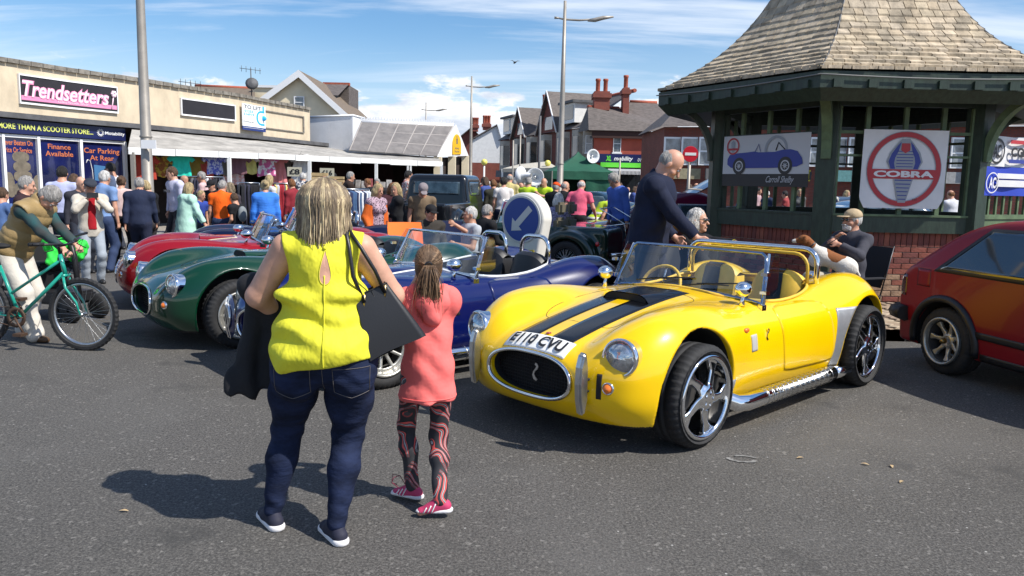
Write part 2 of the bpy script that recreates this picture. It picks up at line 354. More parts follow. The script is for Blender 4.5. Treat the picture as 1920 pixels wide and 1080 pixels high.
# ================================================================ SETTING
def asphalt():
    mt=bpy.data.materials.new('asphalt'); mt.use_nodes=True; nt=mt.node_tree; N=nt.nodes; L=nt.links; b=N['Principled BSDF']
    b.inputs['Roughness'].default_value=.82; b.inputs['Specular IOR Level'].default_value=.35
    tc=N.new('ShaderNodeTexCoord')
    def nz(s,d,r=.6):
        q=N.new('ShaderNodeTexNoise'); L.new(tc.outputs['Object'],q.inputs[0]); q.inputs['Scale'].default_value=s; q.inputs['Detail'].default_value=d; q.inputs['Roughness'].default_value=r; return q.outputs[0]
    def mr(x,a,b_,c,d):
        q=N.new('ShaderNodeMapRange'); L.new(x,q.inputs[0]); q.inputs[1].default_value=a;q.inputs[2].default_value=b_;q.inputs[3].default_value=c;q.inputs[4].default_value=d; return q.outputs[0]
    def mix(f,a,c):
        q=N.new('ShaderNodeMixRGB')
        for i,v in ((0,f),(1,a),(2,c)):
            if isinstance(v,tuple): q.inputs[i].default_value=(*v,1)
            else: L.new(v,q.inputs[i])
        return q.outputs[0]
    def vor(s,r=1.):
        q=N.new('ShaderNodeTexVoronoi'); L.new(tc.outputs['Object'],q.inputs[0]); q.inputs['Scale'].default_value=s; q.inputs['Randomness'].default_value=r; return q
    c=mix(mr(nz(.45,5),.3,.7,0,1),(.052,.049,.045),(.078,.073,.067))
    c=mix(mr(nz(85,3,.85),.44,.64,0,.72),c,(.20,.187,.17))
    v=vor(62); c=mix(mr(v.outputs['Color'],.80,.92,0,.55),c,(.26,.245,.222))
    c=mix(mr(nz(60,3,.8),.50,.34,0,.85),c,(.022,.021,.020))
    v2=vor(16); sp=mr(v2.outputs['Distance'],.10,.06,0,1)            # pale chippings
    w=N.new('ShaderNodeMath'); w.operation='MULTIPLY'; L.new(sp,w.inputs[0]); L.new(mr(v2.outputs['Color'],.80,.83,0,.8),w.inputs[1]); c=mix(w.outputs[0],c,(.5,.49,.46))
    c=mix(mr(nz(1.1,6,.7),.56,.70,0,.75),c,(.040,.039,.037)); c=mix(mr(nz(.23,4,.6),.52,.60,0,.4),c,(.125,.12,.113)); c=mix(mr(nz(3.1,7,.8),.64,.70,0,.55),c,(.03,.03,.03))
    L.new(c,b.inputs['Base Color'])
    bp=N.new('ShaderNodeBump'); bp.inputs['Strength'].default_value=.8; bp.inputs['Distance'].default_value=.007; L.new(nz(75,4,.8),bp.inputs['Height'])
    bp2=N.new('ShaderNodeBump'); bp2.inputs['Strength'].default_value=.5; bp2.inputs['Distance'].default_value=.05; L.new(nz(.8,3),bp2.inputs['Height']); L.new(bp.outputs[0],bp2.inputs['Normal']); L.new(bp2.outputs[0],b.inputs['Normal'])
    return mt
ASPH=asphalt()
TAG(MB().grid(lambda u,v:(-400+800*u,-30+900*v,0),40,45,False).build('road',ASPH),kind='structure')
def brickmat(name,c1,c2,mortar,sc,rot=False,bump=.4):
    mt=bpy.data.materials.new(name); mt.use_nodes=True; nt=mt.node_tree; N=nt.nodes; L=nt.links; b=N['Principled BSDF']; b.inputs['Roughness'].default_value=.85
    tc=N.new('ShaderNodeTexCoord'); sp=N.new('ShaderNodeSeparateXYZ'); L.new(tc.outputs['Object'],sp.inputs[0]); ad=N.new('ShaderNodeMath'); L.new(sp.outputs[0],ad.inputs[0]); L.new(sp.outputs[1],ad.inputs[1])
    cb=N.new('ShaderNodeCombineXYZ'); L.new(ad.outputs[0],cb.inputs[0]); L.new(sp.outputs[2],cb.inputs[1])
    br=N.new('ShaderNodeTexBrick'); L.new(cb.outputs[0],br.inputs[0]); br.inputs['Scale'].default_value=1; br.inputs['Brick Width'].default_value=.225*sc; br.inputs['Row Height'].default_value=.075*sc; br.inputs['Mortar Size'].default_value=.01
    br.inputs['Color1'].default_value=(*c1,1); br.inputs['Color2'].default_value=(*c2,1); br.inputs['Mortar'].default_value=(*mortar,1)
    nz=N.new('ShaderNodeTexNoise'); L.new(tc.outputs['Object'],nz.inputs[0]); nz.inputs['Scale'].default_value=1.3; nz.inputs['Detail'].default_value=5
    mx=N.new('ShaderNodeMixRGB'); mx.blend_type='MULTIPLY'; r=N.new('ShaderNodeMapRange'); L.new(nz.outputs[0],r.inputs[0]); r.inputs[1].default_value=.3; r.inputs[2].default_value=.7; r.inputs[3].default_value=0; r.inputs[4].default_value=.5
    L.new(r.outputs[0],mx.inputs[0]); L.new(br.outputs[0],mx.inputs[1]); mx.inputs[2].default_value=(.55,.5,.48,1); L.new(mx.outputs[0],b.inputs['Base Color'])
    return mt
REDBR=brickmat('red_brick',(.33,.075,.045),(.26,.06,.04),(.20,.10,.08),1)
DKBR=brickmat('dark_brick',(.27,.062,.038),(.19,.045,.03),(.10,.07,.06),1)
RENDER=MAT('cream_render',(.60,.50,.36),.9,var=.16,vs=2.5,bump=.3,bs=30,det=8,stretch=(1,1,.5))
CREAM=MAT('pale_cream_render',(.80,.69,.49),.9,var=.12,vs=1.2,bump=.2,bs=30)
GREYST=MAT('weathered_stone',(.22,.20,.17),.9,var=.4,vs=6,bump=.5,bs=30)
DKGREY=MAT('dark_grey_trim',(.10,.10,.105),.7,var=.3,vs=3)
WHITE=MAT('white_paint',(.78,.78,.76),.55,var=.08,vs=3)
WHITEP=MAT('white_pvc',(.8,.8,.8),.35)
SLATE=MAT('roof_slate',(.125,.105,.095),.75,var=.35,vs=3,bump=.8,bs=14,stretch=(1,1,5))
BRTILE=MAT('brown_roof_tile',(.17,.13,.095),.85,var=.3,vs=5,bump=.8,bs=14,stretch=(1,1,5))
TERRA=MAT('terracotta',(.36,.09,.05),.8,var=.2,vs=6)
NAVYS=MAT('navy_sign',(.012,.018,.085),.35,var=.15,vs=2)
DKGL=MAT('dark_window_glass',(.02,.025,.03),.06,coat=.5,var=.3,vs=1.5)
CURT=MAT('window_curtain_glass',(.22,.25,.27),.12,coat=.6,var=.6,vs=1.6)
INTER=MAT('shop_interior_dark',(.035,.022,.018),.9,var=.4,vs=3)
POSTG=MAT('galvanised_grey',(.33,.30,.26),.5,.35,var=.12,vs=4)
BUILD_T='two'
# ---- curved shop parade on the left
FAC=[(-130,19.0),(0,20.7),(131,22.6),(262,24.6),(356,26.5),(450,28.6),(516,30.9),(582,33.4)]
fx_=[f[0] for f in FAC]
FP=[Vector(((AT(px,300,Y).x),Y,0)) for px,Y in FAC]
def facpt(px,z,out=0.):
    """point of the facade seen at column px, height z, out metres proud of the wall"""
    best=None
    for i in range(len(FP)-1):
        a,b=FP[i],FP[i+1]; ta=(FAC[i][0]); tb=(FAC[i+1][0])
        if px<=tb or i==len(FP)-2:
            # intersect view column with wall segment
            k=(px-960)/FPX; k2=AT(px,300,10.).x/10.
            d=b-a; t=(k2*a.y-a.x)/(d.x-k2*d.y); p=a+d*t; n=Vector((d.y,-d.x,0)).normalized()
            return Vector((p.x,p.y,z))+n*out
def facdir(px):
    a=facpt(px-4,0);b=facpt(px+4,0); d=(b-a).normalized(); return d,Vector((d.y,-d.x,0))
def strip(mb,pxs,z0,z1,o0,o1):
    """a band along the facade between heights and depths"""
    pxs=sorted(set(list(pxs)+[q for q in fx_ if pxs[0]<q<pxs[-1]]))
    for a,b in zip(pxs[:-1],pxs[1:]):
        P=[facpt(a,z0,o1),facpt(b,z0,o1),facpt(b,z0,o0),facpt(a,z0,o0)]
        Q=[facpt(a,z1,o1),facpt(b,z1,o1),facpt(b,z1,o0),facpt(a,z1,o0)]
        mb._add(P+Q,[(0,3,2,1),(4,5,6,7),(0,1,5,4),(1,2,6,5),(2,3,7,6),(3,0,4,7)])
fx=[f[0] for f in FAC]
sp=EMP('shop_building',FP[3],0,'long flat-roofed parade with cream rendered parapet wall on the left','building')
def rel(o,p): o.parent=p; o.matrix_parent_inverse=Matrix.Translation(-Vector(p.location)) @ Matrix.Identity(4); return o
def wpart(mb,name,mats,p,bevel=0):
    """part given in world coordinates under an empty that sits somewhere"""
    o=mb.build(name,mats,None,bevel=bevel); me=o.data; me.transform(p.matrix_world.inverted() if False else (Matrix.Translation(p.location)@p.rotation_euler.to_matrix().to_4x4()).inverted()); o.parent=p; return o
def wtext(o,p):
    if o is None: return
    o.data.transform((Matrix.Translation(p.location)@p.rotation_euler.to_matrix().to_4x4()).inverted()); o.parent=p; return o
mb=MB(); strip(mb,fx,3.2,4.5,-.3,0); wpart(mb,'parapet_wall',RENDER,sp)
mb=MB()
for a,b in zip(fx[:-1],fx[1:]):
    n=6
    for i in range(n):
        q0=a+(b-a)*i/n; q1=a+(b-a)*(i+1)/n-.9; strip(mb,[q0,q1],4.5+RS.rand()*.012,4.62+RS.rand()*.01,-.36,.09)
wpart(mb,'coping',GREYST,sp)
mb=MB(); strip(mb,[-130,0,131,262,450,582,632],3.06,3.2,-.3,.32); wpart(mb,'ledge',DKGREY,sp)
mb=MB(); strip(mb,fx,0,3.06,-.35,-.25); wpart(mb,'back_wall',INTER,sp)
mb=MB(); a,b=facpt(582,0,0),facpt(582,0,-8)
mb._add([facpt(582,3.0,-.3),facpt(582,3.0,-9),facpt(582,4.6,-9),facpt(582,4.6,-.3)],[(0,1,2,3)]); 
mb._add([facpt(q,4.5,o) for q,o in ((-130,-.3),(131,-.3),(262,-.3),(450,-.3),(582,-.3),(582,-9),(262,-9),(-130,-9))],[(0,1,2,3,4,5,6,7)]); wpart(mb,'roof',DKGREY,sp)
# plain raised panel beside the letting board
mb=MB()
for z0,z1,x0,x1 in ((4.17,4.21,494,570),(3.52,3.56,494,570),(3.56,4.17,494,495.5),(3.56,4.17,568,570)): strip(mb,[x0,x1],z0,z1,.0,.05)
wpart(mb,'panel_moulding',GREYST,sp)
def signboard(name,px0,px1,z0,z1,mat,frame,label,cat='sign',out=.06):
    e=EMP(name,facpt((px0+px1)/2,z0,0),0,label,cat)
    mb=MB(); strip(mb,[px0,px1],z0,z1,.005,out); wpart(mb,'panel',mat,e)
    if frame is not None:
        mb=MB()
        strip(mb,[px0-1.6,px1+1.6],z0-.05,z0,.004,out+.02); strip(mb,[px0-1.6,px1+1.6],z1,z1+.04,.004,out+.02)
        strip(mb,[px0-1.6,px0],z0,z1,.004,out+.02); strip(mb,[px1,px1+1.6],z0,z1,.004,out+.02)
        wpart(mb,'frame',frame,e)
    return e
def fM(px,z,out):
    d,n=facdir(px); return FRAME(facpt(px,z,out),d,(0,0,1))
CHAR=MAT('charcoal_sign',(.022,.019,.022),.5,var=.2,vs=3)
PINK=MAT('pink_sign',(.74,.26,.44),.5); PALEP=MAT('pale_pink_letters',(.85,.62,.72),.5)
GOLD=MAT('pale_yellow_letters',(.62,.66,.16),.5)
FS=[0]
for a,b in zip(FP[:-1],FP[1:]): FS.append(FS[-1]+(b-a).length)
def facconf(o,px,z,out,p):
    """wrap lettering laid flat in XY round the curved facade, centred at column px"""
    c=facpt(px,0,0); s0=None
    for i in range(len(FP)-1):
        d=FP[i+1]-FP[i]; t=(c-FP[i]).dot(d)/d.dot(d)
        if t<=1 or i==len(FP)-2: s0=FS[i]+t*d.length; break
    for v in o.data.vertices:
        s_=s0+v.co.x; i=0
        while i<len(FP)-2 and s_>FS[i+1]: i+=1
        d=(FP[i+1]-FP[i]).normalized(); q=FP[i]+d*(s_-FS[i])+Vector((d.y,-d.x,0))*(out+v.co.z); v.co=Vector((q.x,q.y,z+v.co.y))
    return wtext(o,p)
def ftext(s,w,h,px,z,out,mat,p,name='lettering',**k): return facconf(FITTEXT(s,w,h,Matrix.Identity(4),mat,None,name,**k),px,z,out,p)
def wlen(px0,px1): return (facpt(px1,0)-facpt(px0,0)).length
def zat(px,py): 
    p=facpt(px,0,0); return AT(px,py,p.y).z
t1=signboard('shop_sign',43,222,3.52,4.22,CHAR,WHITEP,'charcoal shop sign with outlined pink lettering and a rose on the parapet')
mb=MB(); strip(mb,[44.5,221],3.58,3.70,.06,.066); wpart(mb,'pink_band',PINK,t1)
ftext('Trendsetters',wlen(50,210),.46,128,3.885,.07,PINK,t1,'lettering',bold=.05,shear=.25)
ftext('Trendsetters',wlen(50,210),.43,128,3.887,.078,PALEP,t1,'lettering_fill',bold=.012,shear=.25)
ftext('Ladies Fashion Wear',wlen(112,168),.07,140,3.64,.07,PALEP,t1,'small_lettering')
mb=MB(); mb.tube([facpt(211,3.5+.1,.08),facpt(213,3.75,.08),facpt(215,3.95,.08)],.018,6)
for k in range(6):
    a=k*PI/3; mb.ball(facpt(216+3.0*math.cos(a),4.03+.06*math.sin(a),.08),(.05,.05,.05),8)
wpart(mb,'rose',PALEP,t1)
t2=signboard('blank_sign',342,440,3.68,4.16,CHAR,WHITEP,'empty dark sign panel in a white frame on the parapet wall')
t3=EMP('letting_board',facpt(471,3.35,0),0,'white and blue letting board fixed to the parapet','sign')
LBW=MAT('board_white',(.8,.82,.83),.5); LBC=MAT('board_cyan',(.02,.40,.72),.5); LBN=MAT('board_navy',(.02,.04,.18),.5)
mb=MB(); strip(mb,[451,494],3.50,4.30,.10,.13); wpart(mb,'panel',LBW,t3)
mb=MB(); strip(mb,[451,493.8],3.36,3.50,.10,.132); wpart(mb,'lower_band',LBN,t3)
mb=MB(); M_=fM(485,3.86,.134)
arc=[]
for k in range(13):
    a=PI/2+PI*k/12; arc.append((.20*math.cos(a)*1.0,.20*math.sin(a)))
arc2=[(.30*math.cos(PI/2+PI*k/12),.26*math.sin(PI/2+PI*k/12)) for k in range(13)][::-1]
mb.prism(arc+arc2,.004,M_); wtmp=.10
mb.box((-.02,.2,0),(.24,.27,.004),M_); mb.box((-.02,-.27,0),(.24,-.2,.004),M_); mb.box((.12,.27,0),(.22,.44,.004),M_); mb.ball(M_@Vector((.14,0,0)),(.14,.05,.10),12)
wpart(mb,'emblem',LBC,t3)
ftext('TO LET',wlen(456,487),.13,470,4.20,.134,DKGREY,t3,'lettering',bold=.01)
ftext('01253\n316919',wlen(453,472),.2,463,3.99,.134,LBC,t3,'phone_number',bold=.01)
ftext('Duxburys',wlen(453,472),.07,462,3.66,.134,DKGREY,t3,'small_lettering')
ftext('www.duxburyscommercial.co.uk',wlen(453,490),.04,471,3.45,.136,LBW,t3,'web_lettering')
# ---- scooter shop front
s1=EMP('scooter_shop_front',facpt(110,0,0),0,'shopfront with navy printed windows and white mullions under a navy fascia','shopfront')
FLM=MAT('navy_window_film',(.012,.018,.10),.12,coat=.6,var=.5,vs=.9); ORNG=MAT('orange_print',(.55,.16,.06),.5)
mb=MB(); strip(mb,[-60,233],0,.35,-.02,.04); wpart(mb,'stall_riser',DKGREY,s1)
for a,b in ((-62,1),(5,67),(73,147),(153,229)):
    mb=MB(); strip(mb,[a,b],.40,2.56,0,.02); wpart(mb,'window',FLM,s1)
for a in (1,67,147,229):
    mb=MB(); strip(mb,[a,a+5],.0,2.63,.005,.12); wpart(mb,'mullion',WHITEP,s1)
mb=MB(); strip(mb,[-60,233],2.56,2.64,0,.09); wpart(mb,'head_rail',WHITEP,s1)
for tx,px,w,z,h in (('Never Beaten On\nPrice Or Service',33,58,2.33,.34),('Finance\nAvailable',111,52,2.28,.34),('Car Parking\nAt Rear',191,66,2.22,.36)):
    ftext(tx,wlen(px-w/2,px+w/2),h,px,z,.024,ORNG,s1,'window_lettering',bold=.01)
ARM=MAT('armchair_print',(.16,.135,.10),.7,var=.3,vs=6)
mb=MB(); M_=fM(38,1.55,.024)
def blob(cx,cy,w,h,a=0,n=16,p=2.6):
    o=[]
    for k in range(n):
        t=2*PI*k/n; c,s_=math.cos(t),math.sin(t); x=w*abs(c)**(2/p)*(1 if c>0 else -1); y=h*abs(s_)**(2/p)*(1 if s_>0 else -1); o.append((cx+x*math.cos(a)-y*math.sin(a),cy+x*math.sin(a)+y*math.cos(a)))
    return o
for i,(cx,cy,w,h,a) in enumerate(((0,.5,.24,.14,0),(.02,.24,.25,.14,0),(.03,-.02,.26,.15,0),(-.35,-.25,.14,.34,.1),(.38,-.28,.13,.32,-.35),(.02,-.38,.28,.2,0))): mb.prism(blob(cx,cy,w,h,a),.004+.002*i,M_)
wpart(mb,'armchair_picture',ARM,s1)
mb=MB(); M_=fM(178,1.75,.024); mb.prism([(-.05,-.3),(.28,-.35),(.34,.12),(-.06,.16)],.004,M_); wpart(mb,'wheelchair_picture',MAT('blue_print',(.05,.16,.34),.5),s1)
mb=MB(); mb.tube([M_@Vector(p) for p in ((-.3,.2,.01),(-.26,.3,.01),(-.18,.28,.01),(-.12,.0,.01),(-.1,-.5,.01))],.012,5); wpart(mb,'walking_stick_picture',WHITEP,s1)
s2=signboard('fascia_sign',-60,231,2.66,3.03,NAVYS,None,'navy fascia sign with yellow capitals above the printed shop windows',out=.16)
ftext('MUCH MORE THAN A SCOOTER STORE...',wlen(-43,176),.15,66,2.85,.17,GOLD,s2,'lettering',bold=.02)
ftext('Motability',wlen(193,229),.13,211,2.84,.17,WHITEP,s2,'logo_lettering',bold=.01)
mb=MB(); M_=fM(184.5,2.85,.165)
for k in range(14):
    a=2*PI*k/14; mb.tube([M_@Vector((.05*math.cos(a),.05*math.sin(a),0)),M_@Vector((.12*math.cos(a),.12*math.sin(a),0))],.011,5)
wpart(mb,'logo_flower',WHITEP,s2)
# ---- market canopy
F0=AT(240,278,21.2); F1=AT(830,305,30.0); R0=facpt(238,3.0,.3); R1=facpt(632,2.98,.3); R2=AT(672,281,33.5); R3=AT(820,296,33.2)
zf=(F0.z+F1.z)/2
mk=EMP('market_canopy',F0,0,'long low white corrugated market canopy sloping from the shops on thin posts','canopy')
CORR=MAT('corrugated_sheet',(.33,.31,.28),.6,var=.35,vs=1.5,bump=.2,bs=8)
ft=[0,.25,.5,.75,1]; 
def fr(t): return F0.lerp(F1,t)
RR=[R0,facpt(370,2.99,.3),facpt(500,2.99,.3),R1,R3]; RT=[0,.27,.50,.72,1.0]
def rr(t):
    for i in range(4):
        if t<=RT[i+1] or i==3: return RR[i].lerp(RR[i+1],(t-RT[i])/(RT[i+1]-RT[i]))
mb=MB(); NV=52
def can(u,v):
    p=fr(u).lerp(rr(u),v); return p+Vector((0,0,.022*(1 if int(v*NV)%2 else -1)+.02*math.sin(u*40)*0))
mb.grid(can,24,NV,False); wpart(mb,'roof_sheet',CORR,mk)
mb=MB(); nrm=Vector(((F1-F0).y,-(F1-F0).x,0)).normalized()
for i in range(9):
    a=fr(i/9)+nrm*.03; b=fr((i+.985)/9)+nrm*.03; dz=RS.rand()*.03
    mb._add([a+Vector((0,0,-.16+dz)),b+Vector((0,0,-.16+dz)),b+Vector((0,0,.03)),a+Vector((0,0,.03)),a-nrm*.05+Vector((0,0,-.16+dz)),b-nrm*.05+Vector((0,0,-.16+dz)),b-nrm*.05+Vector((0,0,.03)),a-nrm*.05+Vector((0,0,.03))],[(0,1,2,3),(5,4,7,6),(0,4,5,1),(3,2,6,7),(0,3,7,4),(1,5,6,2)])
wpart(mb,'eaves_board',WHITE,mk)
for t in (0.01,.25,.49,.725,.85,.862,.995):
    p=fr(t); q=.05 if t not in(.85,.862) else .03
    mb=MB(); mb.box((p.x-q,p.y-q,0),(p.x+q,p.y+q,p.z-.1)); wpart(mb,'post',POSTG if t==.01 else WHITE,mk)
mb=MB()
for t in [i/12 for i in range(13)]:
    a=fr(t)+Vector((0,0,-.06)); b=rr(t)+Vector((0,0,-.08)); mb.tube([a,b],.03,4)
wpart(mb,'rafters',MAT('dark_timber',(.05,.04,.03),.8),mk)
# dark stall backs beneath the canopy
st=EMP('market_stall',fr(.6),0,'dark boarded back of the covered stalls under the white canopy','stall')
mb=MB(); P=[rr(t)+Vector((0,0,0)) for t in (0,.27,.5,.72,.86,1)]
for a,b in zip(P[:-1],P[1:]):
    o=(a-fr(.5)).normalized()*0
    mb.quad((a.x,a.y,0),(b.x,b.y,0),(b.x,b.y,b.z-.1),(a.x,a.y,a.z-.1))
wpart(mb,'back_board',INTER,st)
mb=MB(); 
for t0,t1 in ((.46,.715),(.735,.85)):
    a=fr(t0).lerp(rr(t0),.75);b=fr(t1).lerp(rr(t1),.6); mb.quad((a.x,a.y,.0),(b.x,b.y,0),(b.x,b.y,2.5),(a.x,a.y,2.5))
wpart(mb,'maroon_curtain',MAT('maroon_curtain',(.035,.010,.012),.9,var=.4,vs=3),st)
# ---- white clad box and glazed market hall
hall=EMP('market_hall',AT(760,300,34),0,'white market hall with big sloping roof of grey glazed panels and cresting','building')
A_=AT(678,229,33.5);B_=AT(850,236,34.5);C_=AT(818,294,32.4);D_=AT(874,292,36.5);E_=AT(655,283,31.0)
PANE=MAT('grimy_roof_pane',(.20,.18,.165),.35,var=.25,vs=2.5,coat=.3,bump=.1,bs=3)
def quadpt(u,v): return E_.lerp(C_,u).lerp(A_.lerp(B_,u),v)
nn=(C_-E_).cross(A_-E_).normalized()
for i in range(5):
    for j in range(3):
        mb=MB(); u0,u1=i/5+.006,(i+1)/5-.006; v0,v1=j/3+.006,(j+1)/3-.006
        p=[quadpt(u0,v0),quadpt(u1,v0),quadpt(u1,v1),quadpt(u0,v1)]; mb._add(p+[q+nn*.03 for q in p],[(4,5,6,7),(0,1,5,4),(1,2,6,5),(2,3,7,6),(3,0,4,7)]); wpart(mb,'pane',PANE,hall)
mb=MB()
for i in range(6): mb.tube([quadpt(i/5,0)+nn*.02,quadpt(i/5,1)+nn*.02],.035,5)
for j in range(1,3): mb.tube([quadpt(0,j/3)+nn*.02,quadpt(1,j/3)+nn*.02],.02,5)
wpart(mb,'glazing_bar',MAT('bar_grey',(.33,.30,.28),.6),hall)
mb=MB(); mb.tube([A_,B_],.09,6)
for k in range(34):
    p=A_.lerp(B_,k/33.)+Vector((0,0,.09)); mb._add([p+Vector((-.07,0,0)),p+Vector((.07,0,0)),p+Vector((0,0,.17)),p+Vector((0,.03,.05))],[(0,1,2),(0,2,3),(1,3,2)])
wpart(mb,'cresting',WHITEP,hall)
mb=MB(); gd=(D_-C_).cross(Vector((0,0,1))).normalized(); gd=-gd if gd.y>0 else gd
c1=B_.lerp(C_,1.0); mb._add([C_,D_,B_,C_+gd*.12,D_+gd*.12,B_+gd*.12+Vector((0,0,.08))],[(3,4,5),(0,2,1),(0,3,5,2),(2,5,4,1),(0,1,4,3)])
wpart(mb,'gable',WHITEP,hall)
mb=MB(); M_=FRAME((C_.lerp(D_,.55))+gd*.14+Vector((0,0,.08)),(D_-C_),(0,0,1))
arch=[(-.38,0),(.38,0),(.38,.42)]+[(.38*math.cos(PI*k/10),.42+.5*math.sin(PI*k/10)) for k in range(1,10)]+[(-.38,.42)]
arch=[(x*1.6,y*.95) for x,y in arch]; mb.prism(arch,.02,M_); wpart(mb,'logo_panel',MAT('amber_sign',(.75,.42,.01),.5),hall)
mb=MB(); mb.box((-.09,.45,.021),(.09,.68,.025),M_); mb.box((-.04,.68,.021),(.04,.8,.025),M_); wpart(mb,'logo_tower',DKGREY,hall)
wtext(FITTEXT('Abbey\nMarket',.7,.24,M_@Matrix.Translation((0,.2,.021)),DKGREY,None,'logo_lettering'),hall)
mb=MB()
for t in (0.05,.5,.97):
    p=C_.lerp(D_,t); mb=MB(); mb.box((p.x-.16,p.y-.16,0),(p.x+.16,p.y+.16,p.z)); wpart(mb,'column',CREAM,hall)
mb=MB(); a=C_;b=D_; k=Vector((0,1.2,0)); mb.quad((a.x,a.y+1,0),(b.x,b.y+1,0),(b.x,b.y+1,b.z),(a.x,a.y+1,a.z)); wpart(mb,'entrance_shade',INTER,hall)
clad=EMP('white_clad_block',AT(620,275,36),0,'plain white boarded block between the parade and the market hall','building')
CLAD=MAT('white_cladding',(.74,.75,.77),.6,var=.06,vs=2)
a=AT(579,285,34.5);b=AT(661,285,34.0);at_=AT(579,219.5,34.5);bt=AT(661,216,34.0);c=AT(682,285,36);ct=AT(684,222,36)
nb=30
for i in range(nb):
    mb=MB(); u0,u1=i/nb,(i+.94)/nb; p=[a.lerp(b,u0),a.lerp(b,u1),at_.lerp(bt,u1),at_.lerp(bt,u0)]; mb._add(p+[q+Vector((0,.05,0)) for q in p],[(0,1,2,3),(1,5,6,2),(3,2,6,7),(0,3,7,4)]); wpart(mb,'board',CLAD,clad)
mb=MB(); q=Vector((0,.03,0)); mb.quad(a+q,b+q,bt+q,at_+q); mb.quad(b,c,ct,bt); mb.tube([at_,bt,ct],.05,5); wpart(mb,'wall',CLAD,clad)
# ---- gabled houses behind
def box_at(px0,px1,py0,py1,Y,dep=.1):
    a=AT(px0,py1,Y);b=AT(px1,py0,Y); return (min(a.x,b.x),Y,a.z),(b.x,Y+dep,b.z)
def winpart(par,px0,px1,py0,py1,Y,frame=WHITEP,glass=DKGL,sill=True,M=None,bars=1):
    (x0,y,z0),(x1,_,z1)=box_at(px0,px1,py0,py1,Y)
    mb=MB(); w=max(.05,(x1-x0)*.09)
    mb.box((x0,y-.08,z0),(x0+w,y,z1));mb.box((x1-w,y-.08,z0),(x1,y,z1));mb.box((x0+w,y-.08,z1-w),(x1-w,y,z1));mb.box((x0+w,y-.08,z0),(x1-w,y,z0+w))
    zm=z0+(z1-z0)*.52; mb.box((x0+w,y-.07,zm-w*.4),(x1-w,y,zm+w*.4))
    f=wpart(mb,'window',frame,par)
    mb=MB(); mb.box((x0+w,y-.03,z0+w),(x1-w,y-.005,zm-w*.4)); mb.box((x0+w,y-.03,zm+w*.4),(x1-w,y-.005,z1-w)); g=wpart(mb,'pane',glass,par); g.parent=f
    if sill:
        mb=MB(); mb.box((x0-.08,y-.16,z0-.10),(x1+.08,y,z0)); g=wpart(mb,'sill',frame,par); g.parent=f
    return f
def gable(name,pxl,pxr,pyl,pyr,pxa,pya,Y,dep,wall,roof,label,base=0,over=.35,cat='house',barge=WHITEP,under=None):
    e=EMP(name,AT((pxl+pxr)/2,400,Y),0,label,cat)
    L=AT(pxl,pyl,Y);R=AT(pxr,pyr,Y);A=AT(pxa,pya,Y); D=Vector((0,dep,0)); e.location=(A.x,Y,0)
    mb=MB(); l0=Vector((L.x,Y,base));r0=Vector((R.x,Y,base))
    mb._add([l0,r0,R,A,L,l0+D,r0+D,R+D,A+D,L+D],[(0,1,2,3,4),(6,5,9,8,7),(1,6,7,2),(5,0,4,9)]); wpart(mb,'wall',wall,e)
    for S in (L,R):
        mb=MB(); sdir=(S-A).normalized(); up=Vector((0,0,.18)); F=Vector((0,-over,0)); s2=S+sdir*over*1.3
        mb._add([A+F+up,s2+F+up,s2+D+up,A+D+up,A+F+up*.3,s2+F+up*.3,s2+D+up*.3,A+D+up*.3],[(0,3,2,1) ,(4,5,6,7),(0,1,5,4),(1,2,6,5),(2,3,7,6)]); wpart(mb,'roof',roof,e)
        mb=MB(); mb._add([A+F*1.15+up,s2+F*1.15+up,s2+F*1.15-up*1.2,A+F*1.15-up*1.2,A+F+up,s2+F+up,s2+F-up*1.2,A+F-up*1.2],[(0,1,2,3),(4,7,6,5),(0,4,5,1),(3,2,6,7)])
        if barge is not None: wpart(mb,'bargeboard',barge,e)
    return e
g1=gable('gabled_house',470,662,207,228,563,139,44,9,CREAM,BRTILE,'pale cream gabled house with white bargeboards rising behind the parade')
winpart(g1,552,571,181,204,43.95,glass=CURT,sill=False)
dm=MB(); (x0,y,z0),(x1,_,z1)=box_at(607,654,158,188,50,.3); dm._add([(x0,50,z1),(x1,50,z1),(x1,47,z0),(x0+1.2,47,z0)],[(3,2,1,0)]); dm.box((x0,50,z0-1),(x1,53,z1-.05)); wpart(dm,'rear_roof',SLATE,g1)
dm=MB(); dm.box(*[(box_at(605,655,155,159,49.9,.3))[i] for i in (0,1)]); wpart(dm,'ridge_tile',TERRA,g1)
dm=MB(); lo,hi=box_at(474,517,163,183,45,2); dm.box(lo,hi); wpart(dm,'dormer',CREAM,g1)
dm=MB(); lo,hi=box_at(472,520,160,163.5,44.9,2.3); dm.box(lo,hi); wpart(dm,'dormer_roof',WHITEP,g1)
lr=EMP('low_roof_house',AT(420,300,42),0,'low brown roof with a red ridge showing over the parapet','house')
mb=MB(); a,b=AT(366,161,46),AT(478,166,46); c,d=AT(478,196,42),AT(360,196,42); mb._add([a,b,c,d],[(3,2,1,0)]); mb.box((d.x,42,0),(c.x,46,c.z)); wpart(mb,'roof',BRTILE,lr)
mb=MB(); mb.tube([a,b],.10,6); wpart(mb,'ridge_tile',TERRA,lr)
